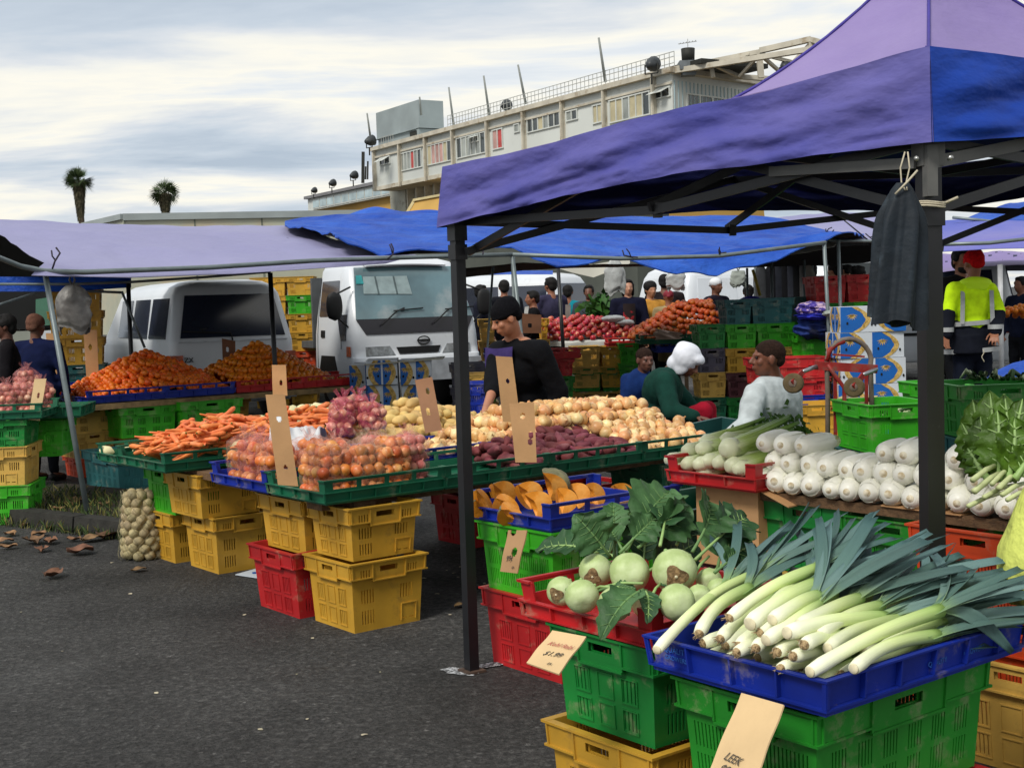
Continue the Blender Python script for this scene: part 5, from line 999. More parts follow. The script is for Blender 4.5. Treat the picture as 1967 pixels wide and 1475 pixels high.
for x0, y0, x1, y1, wx, wy in ((1568, 704, 1542, 714, 1524, 736), (1684, 709, 1658, 720, 1641, 744)):
    p0, p1 = hy(x0, y0, -.02), hy(x1, y1, -.13); b = MB(); b.tube([p0, p1], .013, 8); b.xf(HI); b.obj('axle', mat('axle steel', '#8f9296', .35, .1, 9, metal=.7), hT)
    c_ = hy(wx, wy, -.16); ad = Vector((-.42, -.9, .05)).normalized(); b = MB(); b.tube([c_ - ad * .022, c_ - ad * .018, c_ + ad * .018, c_ + ad * .022], [.052, .064, .064, .052], 24); b.xf(HI); wl = b.obj('wheel', whm, hT)
    b = MB(); b.tube([c_ + ad * .019, c_ + ad * .026], [.03, .022], 14); b.xf(HI); b.obj('hub', hgm, wl)
    b = MB(); s_ = ad.cross(Vector((0, 0, 1))).normalized() * .0; b.bar(p1 + ad * 0, c_ + ad * .03, .012, .035); b.bar(p1, c_ - ad * .03, .012, .035); b.xf(HI); b.obj('fork', hr, hT)
# ------------------------------------------------------------ loose produce : every item its own object, the hidden remainder of a kind one mass
HEAPS = []
def fcc(fr, a0, a1, b0, b1, z0, hf, r, keep=2.7, jit=.16, sq=1.0):
    """close packing on a randomly tilted lattice, the shell under the heap's surface kept"""
    hm = max(hf(a0 + (a1 - a0) * i / 12, b0 + (b1 - b0) * j / 8) for i in range(13) for j in range(9)); out = []; s = r * 1.97
    R = Matrix.Rotation(RS.uniform(.35, 1.1), 3, Vector(RS.normal(0, 1, 3)).normalized()); c = Vector(((a0 + a1) / 2, (b0 + b1) / 2, hm / 2)); ext = int((Vector((a1 - a0, b1 - b0, hm)).length / 2) / (s * .8)) + 2
    for i in range(-ext, ext + 1):
        for j in range(-ext, ext + 1):
            for k in range(-ext, ext + 1):
                q = Vector((i + .5 * (j & 1) + .5 * (k & 1), j * .866 + .2887 * (k & 1), k * .8165)) * s
                if q.length > ext * s: continue
                p = c + R @ q
                if not (a0 <= p.x <= a1 and b0 <= p.y <= b1) or p.z < r * .55: continue
                H_ = hf(p.x, p.y)
                if H_ <= 0 or p.z > H_ + r * .1 or p.z < H_ - keep * r: continue
                out.append(fr(p.x + RS.normal(0, jit * r), p.y + RS.normal(0, jit * r), z0 + p.z + RS.normal(0, jit * r)))
    return out
def heap(kind, pts, r, meshes, name, label, cat, group, sv=.12, flat=None):
    HEAPS.append(dict(kind=kind, pts=pts, r=r, meshes=meshes, name=name, label=label, cat=cat, group=group, sv=sv, flat=flat))
def gauss(ca, cb, ra, rb, h, p=1.0, base=0): return lambda a, b: base + h * max(0, 1 - (((a - ca) / ra) ** 2 + ((b - cb) / rb) ** 2) ** .5) ** p
def me_ball(r, seed=0, dimple=.12, nz=.02, m=None, name='fruit', nu=14, nv=9, sz=.9):
    b = MB()
    def fn(q): return 1 + nz * nzv(q.x * 2 + seed, q.y * 2, q.z * 2) * 2 - dimple * max(0, (abs(q.z) - .86) / .14) ** 1.3 * (1 if q.z > 0 else .5)
    b.ell((0, 0, 0), (r, r, r * sz), nu, nv, 0, None, fn); b.ell((0, 0, r * sz * (1 - dimple) + r * .0), (r * .12, r * .12, r * .06), 5, 3, 1); return b.mesh(name, [m, mat('stem end', '#4c5a20', .8)])
mo = mat('mandarin skin', '#e8701f', .42, .06, 8, .25, 90, .45, rand=.16); oo = mat('orange skin', '#e07e1a', .42, .1, 8, .25, 90, .45, rand=.16); to_ = mat('dark orange skin', '#a5480f', .45, .2, 8, .2, 80, .4, rand=.2)
ap = mat('apple skin', '#a8242a', .3, .25, 18, spec=.5, rand=.22, col2='#d8a070', c2=(.54, .66)); kw = mat('kiwi skin', '#6c5a30', .9, .2, 20, rand=.2); on = mat('onion skin', '#cf9a62', .42, .22, 16, .12, 40, .45, rand=.2, col2='#e8cf98', c2=(.47, .62)); onr = mat('red onion skin', '#b8685a', .4, .25, 18, spec=.5, rand=.2, col2='#d8a890', c2=(.5, .65))
po = mat('potato skin', '#c9aa6c', .75, .14, 14, .2, 40, .3, rand=.14); pp = mat('pale potato skin', '#d8cfa2', .7, .12, 14, .15, 40, .3, rand=.12); ku = mat('purple skin', '#6e3038', .7, .2, 16, .2, 50, .35, rand=.2, col2='#8e5a58', c2=(.55, .7)); ca_ = mat('carrot skin', '#d9763c', .55, .16, 26, .15, 60, .4, rand=.14, col2='#e49c68', c2=(.55, .7))
MAN = [me_ball(.031, s, m=mo, name='mandarin', sz=.86) for s in (0, 5)]; ORA = [me_ball(.029, s, m=oo, name='orange', dimple=.06, sz=.95) for s in (0, 5)]; TAN = [me_ball(.04, 1, m=to_, name='tangerine', nu=9, nv=6)]; APP = [me_ball(.043, s, m=ap, name='apple', dimple=.2, nu=9, nv=6) for s in (0, 3)]; KIW = [me_ball(.038, 2, m=kw, name='kiwi', nu=8, nv=6, sz=1.2, dimple=0)]
def onion(m, r, seed, name='onion'):
    b = MB(); prof = [(-1.02, .05), (-.98, .22), (-.8, .62), (-.45, .92), (0, 1.0), (.4, .93), (.72, .66), (.92, .34), (1.06, .16), (1.28, .10), (1.42, .13)]
    n = 14; vs = []
    for z, q in prof:
        for j in range(n): a = 2 * pi * j / n; k = 1 + .05 * sin(a * 3 + seed) + .02 * nzv(cos(a) * 2, sin(a) * 2, z * 2 + seed); vs.append((r * q * k * cos(a), r * q * k * sin(a), r * z * .92 + .0 * seed))
    fs = [(i * n + j, i * n + (j + 1) % n, (i + 1) * n + (j + 1) % n, (i + 1) * n + j) for i in range(len(prof) - 1) for j in range(n)] + [tuple(range(n - 1, -1, -1)), tuple((len(prof) - 1) * n + j for j in range(n))]
    b.add(vs, fs, 0, True); return b.mesh(name, m)
ONI = [onion(on, .037, s) for s in (0, 2, 4)]; ONR = [onion(onr, .028, s, 'red_onion') for s in (0, 3)]; ONB = [onion(mat('brown onion skin', '#c0662a', .4, .2, 16, .1, 40, .45, rand=.22, col2='#e0a468', c2=(.5, .66)), .031, s, 'onion') for s in (0, 3)]
def lump(m, l, r, seed, name, bend=.1, nu=12, nv=10):
    b = MB(); b.ell((0, 0, 0), (r, r, l), nu, nv, 0, Matrix.Rotation(pi / 2, 3, 'Y'), lambda q: 1 + .10 * nzv(q.x * 1.5 + seed, q.y * 1.5, q.z * 1.5) * 2); b.v = [(x, y + bend * (x / l) ** 2 * r * 2, z) for x, y, z in b.v]; return b.mesh(name, m)
POT = [lump(po, .052, .031, s, 'potato') for s in (0, 3, 8)]; PPO = [lump(pp, .042, .034, s, 'pale_potato') for s in (1, 6)]; KUM = [lump(ku, .06, .027, s, 'sweet_potato', .3) for s in (2, 5, 9)]
def carrot(seed):
    b = MB(); n = 13; pts = []; rr = []
    for i in range(n): t = i / (n - 1); pts.append((-.095 + .19 * t, .010 * sin(t * 3 + seed), .004 * sin(t * 5 + seed))); rr.append(.0165 * (.55 if i == 0 else 1) * (1 - .78 * t ** 1.6) * (1 + .05 * sin(i * 2.3 + seed)))
    b.tube(pts, rr, 10); b.tube([(-.098, 0, 0), (-.102, 0, 0)], [.006, .004], 6, 1); return b.mesh('carrot', [ca_, mat('carrot top', '#5a6a2c', .8)])
CAR = [carrot(s) for s in (0, 1.5, 3)]
heap('mandarin', fcc(FO, .05, 1.42, .06, 1.15, .73, lambda a, b: .02 + .40 * max(0, 1 - (((a - .80) / .80) ** 2 + ((b - .62) / .66) ** 2) ** .5) ** .9, .0285), .031, MAN, 'mandarin', 'orange red mandarin in the big heap on the blue trays', 'mandarin', 'mandarins heaped on the blue trays')
heap('orange', fcc(FO, 1.50, 2.80, .06, 1.1, .73, lambda a, b: .02 + .42 * max(0, 1 - (((a - 2.0) / .78) ** 2 + ((b - .62) / .66) ** 2) ** .5) ** .9, .0265), .029, ORA, 'orange', 'small yellow orange fruit in the heap on the red trays', 'orange', 'oranges heaped on the red trays')
heap('onion', fcc(FM, 1.14, 2.62, .50, 1.08, .63, lambda a, b: .04 + .19 * min(1, max(0, (a - 1.1) / .6)) * (1 - ((b - .85) / .8) ** 2), .035), .037, ONI, 'onion', 'loose golden onion in the long heap behind the purple sweet potatoes', 'onion', 'loose onions heaped at the right of the middle stall')
heap('onion', fcc(FM, 2.02, 2.62, .05, .50, .61, lambda a, b: .05 + .15 * (b / .5), .035), .037, ONI, 'onion', 'loose golden onion in the long heap behind the purple sweet potatoes', 'onion', 'loose onions heaped at the right of the middle stall')
heap('kumara', fcc(FM, 1.22, 2.0, .04, .52, .61, lambda a, b: .06 + .11 * b / .5 * (1 - abs(a - 1.65) * .9), .030, sq=.9), .03, KUM, 'sweet_potato', 'purple red sweet potato in the dark green tray at the front', 'sweet potato', 'purple sweet potatoes in the green tray', flat=1)
heap('potato', fcc(FM, .95, 2.25, 1.12, 1.66, .62, lambda a, b: .04 + .27 * max(0, 1 - (((a - 1.45) / .85) ** 2 + ((b - 1.45) / .6) ** 2) ** .5), .033, sq=.9), .033, POT, 'potato', 'yellow potato in the heap behind the bagged onions', 'potato', 'loose yellow potatoes at the back of the middle stall', flat=1)
heap('pale', fcc(FM, .06, .68, 2.44, 2.86, .60, lambda a, b: .03 + .10 * a, .037), .036, PPO, 'pale_potato', 'pale round potato at the far left end of the middle stall', 'potato', 'pale potatoes at the left end', flat=1)
heap('pale', fcc(FM, .45, 1.5, 1.78, 2.4, .62, lambda a, b: .03 + .2 * min(1, (a - .3) / .7), .037), .036, PPO, 'pale_potato', 'pale round potato at the far left end of the middle stall', 'potato', 'pale potatoes at the left end', flat=1)
def carrots(fr, a0, a1, b0, b1, z0, hf, n, yaw):
    out = []
    for i in range(n):
        a, b = RS.uniform(a0, a1), RS.uniform(b0, b1); k = RS.rand() ** .35; out.append(fr(a, b, z0 + .02 + hf(a, b) * k))
    return out
heap('carrot', carrots(FM, .09, .60, 1.84, 2.34, .62, lambda a, b: .05 + .18 * min(1, a / .5), 190, 0) + carrots(FM, .40, .98, 1.22, 1.74, .62, lambda a, b: .10 + .16 * min(1, a / .7), 170, 0), .017, CAR, 'carrot', 'orange carrot in the jumbled carrot heap', 'carrot', 'carrots heaped in the dark green trays', flat=2)
# the apple stall farther back
FA = Fr(Y(1046, 660, 17.6).x, 17.6, 2); xr = (Y(1225, 660, 17.6).x - FA.o.x)
za = Y(1130, 655, 17.6).z
heap('apple', fcc(FA, 0, xr, .0, 1.5, za, lambda a, b: .03 + .30 * max(0, 1 - ((b - .8) / .9) ** 2) * (1 - .5 * abs(a - .5) / xr), .045, keep=2), .043, APP, 'apple', 'red apple in the sloping heap on the white cloth', 'apple', 'red apples heaped on the far stall')
FTn = Fr(Y(1225, 660, 16.8).x, 16.8, 2); zt2 = Y(1300, 652, 16.8).z; xt = Y(1390, 660, 16.8).x - FTn.o.x
heap('tang', fcc(FTn, 0, xt, .0, 1.1, zt2, lambda a, b: .02 + .46 * min(1, max(0, (a + .1) / (.7 * xt))) * max(0, 1 - ((b - .7) / .8) ** 2), .040, keep=2), .04, TAN, 'tangerine', 'dark orange tangerine in the tall heap left of the teal crates', 'tangerine', 'tangerines heaped left of the crate wall')
heap('kiwi', fcc(FA, xr * .78, xr + .75, 1.2, 2.2, za + .1, lambda a, b: .1 + .12 * max(0, 1 - abs(a - xr - .1) / .8), .045, keep=1.6), .04, KIW, 'kiwi_fruit', 'brown kiwi fruit behind the red apples', 'kiwi fruit', 'kiwi fruit behind the apples')
q = Y(1695, 650, 14.5); FR1 = Fr(q.x, q.y, 0); heap('ror', fcc(FR1, 0, .45, 0, .5, q.z + .12, lambda a, b: .20 * (1 - abs(b - .3)), .045, keep=2), .04, ORA[:1], 'orange', 'bright orange fruit showing just left of the near tent leg', 'orange', 'oranges behind the white cartons')
q = Y(1924, 616, 13.5); FR2 = Fr(q.x, q.y, 0); heap('ror2', fcc(FR2, 0, .6, 0, .4, q.z, lambda a, b: .05 + .1 * (1 - abs(b - .2) * 3), .04, keep=2), .04, ORA[:1], 'orange', 'bright orange fruit right of the hi vis jacket', 'orange', 'oranges at the right edge')
# mixed fruit at the far left
q = Y(0, 752, 12.3); FX = Fr(q.x, q.y, 8); heap('mix', fcc(FX, -.1, .5, .02, .4, q.z - .02, lambda a, b: .06, .035), .035, KIW + PPO, 'mixed_vegetable', 'small mixed root vegetable in the blue tray at the left edge', 'vegetable', 'mixed vegetables at the left edge')
heap('mix2', fcc(FO, -.06, .42 - .1, 1.3, 1.7, .73, lambda a, b: .05, .03), .03, MAN, 'peach', 'small peachy fruit in the blue tray left of the mandarins', 'fruit', 'peachy fruit left of the mandarins')
# who shows : a small depth buffer over all loose items
WB, HB = 984, 738; zb = np.full((HB, WB), 1e9); ib = np.full((HB, WB), -1, int); allp = []
RINV = CAMR.transposed()
for hi, h in enumerate(HEAPS):
    for p in h['pts']:
        v = RINV @ (p - Vector((0, 0, CAM_H))); px = (983.5 + FPX * v.x / -v.z) / 2; py = (737.5 - FPX * v.y / -v.z) / 2; rr = h['r'] * FPX / -v.z / 2; k = len(allp); allp.append((hi, p))
        x0, x1, y0, y1 = int(max(0, px - rr)), int(min(WB, px + rr + 1)), int(max(0, py - rr)), int(min(HB, py + rr + 1))
        if x1 <= x0 or y1 <= y0: continue
        yy, xx = np.mgrid[y0:y1, x0:x1]; m_ = ((xx - px) ** 2 + (yy - py) ** 2 <= rr * rr + .3) & (zb[y0:y1, x0:x1] > -v.z); zb[y0:y1, x0:x1][m_] = -v.z; ib[y0:y1, x0:x1][m_] = k
cnt = np.bincount(ib[ib >= 0], minlength=len(allp)); kinds = {}
for k, (hi, p) in enumerate(allp): kinds.setdefault(HEAPS[hi]['kind'], []).append((cnt[k], hi, p))
def low(me, nm):
    return me
for kd, L_ in kinds.items():
    L_.sort(key=lambda t: -t[0]); first = True; rest = MB(); h0 = HEAPS[L_[0][1]]
    for i, (c_, hi, p) in enumerate(L_):
        h = HEAPS[hi]; s = 1 + RS.uniform(-h['sv'], h['sv'])
        if h['flat'] == 2: rot = (RS.normal(0, .12), RS.normal(0, .22), h0.get('yaw', 0) + R_(218) + RS.normal(0, .75) + (pi if RS.rand() < .25 else 0))
        elif h['flat'] == 1: rot = (RS.uniform(-.5, .5), RS.normal(0, .25), RS.uniform(0, 6.28))
        else: rot = (RS.normal(0, .9), RS.normal(0, .9), RS.uniform(0, 6.28))
        me = h['meshes'][i % len(h['meshes'])]
        if c_ >= 1 and i < 300:
            o = bpy.data.objects.new(h['name'], me); COL.objects.link(o); o.location = p; o.rotation_euler = rot; o.scale = (s, s, s); tag(o, h['label'], h['cat'], h['group'])
        else:
            if kd in ('carrot',): 
                R3 = Matrix.Rotation(rot[2], 3, 'Z') @ Matrix.Rotation(rot[1], 3, 'Y'); rest.tube([p + R3 @ Vector((-.095, 0, 0)), p + R3 @ Vector((0, .005, 0)), p + R3 @ Vector((.095, 0, 0))], [.016, .013, .004], 7)
            else: rest.ell(p, h['r'] * (1.0 if h['flat'] is None else .9) * s, 9, 6)
    if rest.v: tag(rest.obj(h0['name'] + '_mass', h0['meshes'][0].materials[0]), 'deeper layer of the ' + h0['group'], h0['cat'], kind='stuff')
# stand of the far stalls
tb_ = mat('far table', '#4a3c2c', .85, .2, 5)
def table(name, fr, a0, a1, b0, b1, z, label, m=tb_):
    t = thing(name, label, 'table', tuple(fr((a0 + a1) / 2, (b0 + b1) / 2)), fr.r); b = MB(); b.box((0, 0, z - .015), (a1 - a0, b1 - b0, .028)); b.obj('table_top', m, t)
    for x in (-1, 1):
        for y in (-1, 1): b = MB(); b.box((x * ((a1 - a0) / 2 - .06), y * ((b1 - b0) / 2 - .06), (z - .03) / 2), (.05, .05, z - .03)); b.obj('leg', m, t)
table('trestle_table', FA, -.2, xr, 0.02, 1.6, za - .0, 'low wooden table under the red apples')
b = MB(); b.grid(lambda u, v: (-.25 + (xr + .2) * u, (.02 - .03 - .02 * sin(u * 20)) if v > .3 else .3 - .3 * v / .3 * 1.0, .006 if v <= .3 else .006 - (v - .3) / .7 * (.09 + .03 * sin(u * 17) + .02 * nzv(u * 8, 0))), 60, 8, 0, .004); tag(b.obj('white_cloth', mat('cloth white', '#c3c6c2', .8, .08, 5, .2, 10), loc=FA(0, 0, za), rot=(0, 0, FA.r)), 'white cloth hanging over the front edge under the red apples', 'cloth')
table('trestle_table', FA, xr * .72, xr + .9, 1.1, 2.4, za + .1, 'wooden table under the kiwi fruit'); table('trestle_table', FTn, 0, xt + .1, 0.02, 1.2, zt2, 'wooden table under the dark tangerines')
def fc(px0, px1, pyb, d, c_, l, **k): return farcrate(px0, px1, pyb, d, c_, l, **k)
def ftray(px0, px1, pyb, d, colr, label, rz=2, dd=.45):
    a, b_ = Y(px0, pyb, d), Y(px1, pyb, d); return tray(colr, ((a.x + b_.x) / 2, d + dd / 2, a.z), R_(rz), label, (b_ - a).length - .02, dd)
ftray(1168, 1226, 668, 17.1, 'red', 'red tray of orange peel coloured fruit right of the white cloth'); ftray(1229, 1292, 662, 16.5, 'dkgreen', 'dark green tray at the left foot of the tangerine heap'); ftray(1292, 1338, 662, 16.5, 'dkgreen', 'dark green tray right of the pale bag under the tangerines'); ftray(1050, 1114, 690, 15.5, 'red', 'bright red tray on the pile in front of the white cloth'); ftray(930, 962, 690, 15.5, 'blue', 'small blue tray just left of the beanie boy\'s chest'); ftray(1260, 1330, 678, 16.6, 'blue', 'blue tray under the dark green ones below the tangerines')
for px0, px1, pb, c_, l, d in [(1100, 1152, 745, 'straw', 'brown crate low under the apple table', 17), (1154, 1192, 744, 'yellow', 'yellow crate low under the apple table', 17), (1154, 1194, 706, 'yellow', 'yellow crate upper under the right end of the white cloth', 17), (1100, 1152, 706, 'straw', 'brown crate upper under the apple table', 17), (1062, 1100, 722, 'red', 'dark red crate below the bright red tray', 15.6), (1190, 1224, 700, 'lime', 'green crate above the crouching child', 16.9), (1190, 1224, 738, 'lime', 'lower green crate behind the crouching child', 16.9), (921, 950, 655, 'straw', 'tan crate left of the beanie boy\'s face', 16.5), (1037, 1052, 652, 'yellow', 'yellow crate at the left end of the apples', 17.4)]:
    fc(px0, px1, pb, d, c_, l, h=.27 if d > 16 else .2, fill=None if pb > 730 else (' '.join(l.split(' ')[:1] + l.split(' ')[2:8]), ['straw', 'mid', 'maroon']))
# ------------------------------------------------------------ leeks
def grad(name, c0, c1, c2, axis=0, lo=0, hi=1, rough=.45, mid=.45, bump=.3, stretch=(2, 40, 40)):
    if name in MATS: return MATS[name]
    m = bpy.data.materials.new(name); MATS[name] = m; m.use_nodes = True; n = m.node_tree; k = n.links.new; b = n.nodes['Principled BSDF']
    tc = n.nodes.new('ShaderNodeTexCoord'); sp = n.nodes.new('ShaderNodeSeparateXYZ'); k(tc.outputs['UV'], sp.inputs[0]); mr = n.nodes.new('ShaderNodeMapRange'); k(sp.outputs[0], mr.inputs[0]); mr.inputs[1].default_value = lo; mr.inputs[2].default_value = hi
    mp = n.nodes.new('ShaderNodeMapping'); mp.inputs['Scale'].default_value = stretch; k(tc.outputs['UV'], mp.inputs[0]); nz = n.nodes.new('ShaderNodeTexNoise'); nz.inputs['Scale'].default_value = 1; nz.inputs['Detail'].default_value = 4; k(mp.outputs[0], nz.inputs['Vector'])
    ad = n.nodes.new('ShaderNodeMath'); ad.operation = 'MULTIPLY_ADD'; k(nz.outputs['Fac'], ad.inputs[0]); ad.inputs[1].default_value = .22; k(mr.outputs[0], ad.inputs[2])
    sb = n.nodes.new('ShaderNodeMath'); sb.operation = 'SUBTRACT'; k(ad.outputs[0], sb.inputs[0]); sb.inputs[1].default_value = .11
    r = n.nodes.new('ShaderNodeValToRGB'); k(sb.outputs[0], r.inputs[0]); e = r.color_ramp.elements; e[0].color = C(c0); e[1].color = C(c2); e[0].position = .05; q = e.new(mid); q.color = C(c1)
    oi = n.nodes.new('ShaderNodeObjectInfo'); hs = n.nodes.new('ShaderNodeHueSaturation'); k(r.outputs[0], hs.inputs['Color']); m2 = n.nodes.new('ShaderNodeMapRange'); k(oi.outputs['Random'], m2.inputs[0]); m2.inputs[3].default_value = .86; m2.inputs[4].default_value = 1.12; k(m2.outputs[0], hs.inputs['Value'])
    k(hs.outputs[0], b.inputs['Base Color']); b.inputs['Roughness'].default_value = rough; b.inputs['Specular IOR Level'].default_value = .4
    bp = n.nodes.new('ShaderNodeBump'); bp.inputs['Strength'].default_value = bump; bp.inputs['Distance'].default_value = .002; k(nz.outputs['Fac'], bp.inputs['Height']); k(bp.outputs[0], b.inputs['Normal']); return m
def setuv(me, uvs):
    l = me.uv_layers.new(name='UV'); vi = np.empty(len(me.loops), int); me.loops.foreach_get('vertex_index', vi); a = np.array(uvs, float)[vi]; l.data.foreach_set('uv', a.ravel()); return me
leekm = grad('leek shaft', '#e6e8cc', '#cfdc9a', '#7fa050', mid=.5); leafm = grad('leek leaf', '#86a468', '#56736a', '#3d5a5a', mid=.3, rough=.5, stretch=(3, 60, 1), bump=.6); leafp = grad('leek leaf pale', '#93ac70', '#6a857e', '#557476', mid=.3, rough=.5, stretch=(3, 60, 1), bump=.6); rootm = mat('leek root', '#b59c74', .9, .35, 60, .8, 90, dirt=('#5a4630', 50, .5, .8)); cutw = mat('leek cut', '#d8cfae', .7, .15, 40)
def tube_uv(pts, r, n=12, u0=0, u1=1):
    b = MB(); b.tube(pts, r, n, cap=True); k = len(pts); uv = [(u0 + (u1 - u0) * i / (k - 1), j / n) for i in range(k) for j in range(n)]; return b, uv
def bez(p, d, l, droop, n, side=Vector((0, 0, 0))):
    out = [p.copy()]; d = d.normalized(); c = p.copy()
    for i in range(n): d = (d + Vector((0, 0, -droop / n)) + side / n).normalized(); c = c + d * (l / n); out.append(c.copy())
    return out
def blade(pts, nrm, w0, w1, fold, m, name, par, inv, taper=.8, tw=0, cut=1):
    """a strap leaf along pts, V-folded, with a cut or pointed tip"""
    b = MB(); uv = []; n = len(pts) - 1; vs = []; C5 = (-1, -.5, 0, .5, 1)
    for i, p in enumerate(pts):
        t = i / n; d = (pts[min(i + 1, n)] - pts[max(i - 1, 0)]).normalized(); s = d.cross(nrm); s = s.normalized() if s.length > 1e-4 else d.orthogonal().normalized(); nn = s.cross(d).normalized()
        if tw: R = Matrix.Rotation(tw * t, 3, d); s = R @ s; nn = R @ nn
        w_ = w0 + (w1 - w0) * min(1, t * 2.2); w_ *= (1 - (1 - taper) * max(0, (t - .4) / .6) ** 1.5); f = fold * (1 - .6 * t)
        for c in C5: vs.append(p + s * (w_ * .5 * c * cos(f)) + nn * (w_ * .5 * abs(c) * sin(f)) + d * (cut * .012 * c if i == n else 0)); uv.append((t, c * .5 + .5))
    W = 5; fs = [(i * W + j, (i + 1) * W + j, (i + 1) * W + j + 1, i * W + j + 1) for i in range(n) for j in range(W - 1)]
    th = .0013; o = len(vs); v2 = []
    for i in range(n + 1):
        for j in range(W):
            k = i * W + j; a = vs[min(i + 1, n) * W + j] - vs[max(i - 1, 0) * W + j]; c = vs[i * W + min(j + 1, W - 1)] - vs[i * W + max(j - 1, 0)]; nn = a.cross(c).normalized(); v2.append(vs[k] - nn * th)
    b.add(vs + v2, fs + [tuple(q + o for q in reversed(f)) for f in fs] + [(i * W, i * W + o, (i + 1) * W + o, (i + 1) * W) for i in range(n)] + [((i + 1) * W + 4, (i + 1) * W + 4 + o, i * W + 4 + o, i * W + 4) for i in range(n)] + [(n * W + j, n * W + j + o, n * W + j + 1 + o, n * W + j + 1) for j in range(4)], 0, True)
    b.v = [tuple(inv @ Vector(v)) for v in b.v]; me = b.mesh(name, m); setuv(me, uv + uv); return link(name, me, par)
def plane_a(px, py, fr, a):     # ray against the plane a = const of a stall frame
    d = ray(px, py); t = (a + fr.o.dot(fr.a) - 0) / d.dot(fr.a); return Vector((0, 0, CAM_H)) + d * t
def leek(p0, p1, r, leaves, label, group=None, drp=.5, roots=True, ll=.36, seed=0, spread=.5, up=.15):
    t = thing('leek', label, 'leek', tuple(p0), 0, group); inv = Matrix.Translation(-p0); D = (p1 - p0).normalized(); L_ = (p1 - p0).length; n = 12; sd_ = D.cross(Vector((0, 0, 1))).normalized(); upv = sd_.cross(D)
    bow = RS.uniform(-.02, .02); pts = [p0 + D * (L_ * i / n) + upv * (.012 * sin(pi * i / n)) + sd_ * bow * sin(pi * i / n) for i in range(n + 1)]
    rr = [r * (.86 if i == 0 else 1.0 if i < 3 else .95 + .12 * (i / n) ** 2) for i in range(n + 1)]; rr[1] = r * 1.06
    b, uv = tube_uv(pts, rr, 14); b.v = [tuple(inv @ Vector(v)) for v in b.v]; me = b.mesh('shaft', leekm); setuv(me, uv); link('shaft', me, t)
    if roots:
        b = MB(); b.tube([pts[0] + D * .004, pts[0] - D * .006, pts[0] - D * .010], [r * .8, r * .62, r * .3], 10, 0)
        for k in range(14): a = RS.uniform(0, 6.28); q = pts[0] + (sd_ * cos(a) + upv * sin(a)) * r * RS.uniform(.1, .6); e = q - D * RS.uniform(.008, .02) + (sd_ * cos(a) + upv * sin(a)) * .006; b.tube([q, e], [.0016, .0006], 3, 0)
        b.v = [tuple(inv @ Vector(v)) for v in b.v]; b.obj('roots', rootm, t)
    else:
        b = MB(); b.tube([pts[0] - D * .0005, pts[0] - D * .003], [r * .82, r * .7], 12); b.v = [tuple(inv @ Vector(v)) for v in b.v]; b.obj('cut_end', cutw, t)
    for k in range(leaves):
        f = (k - (leaves - 1) / 2) / max(1, (leaves - 1) / 2); ang = f * spread + RS.normal(0, .06); st = pts[-1] - D * (.015 + .02 * (k % 3)); d = (D + sd_ * ang + upv * (up + RS.uniform(-.1, .16))).normalized(); l = ll * RS.uniform(.75, 1.1)
        P = bez(st, (D * 1.2 + d).normalized(), l, drp * RS.uniform(.5, 1.3), 10, sd_ * ang * 1.2 + upv * .1); blade(P, upv + sd_ * .5 * f, r * 1.7, RS.uniform(.026, .040), RS.uniform(.35, .8), leafm if (k + seed) % 3 else leafp, 'leaf', t, inv, RS.uniform(.55, .9), RS.uniform(-.7, .7), 1 if RS.rand() < .7 else 0)
    return t
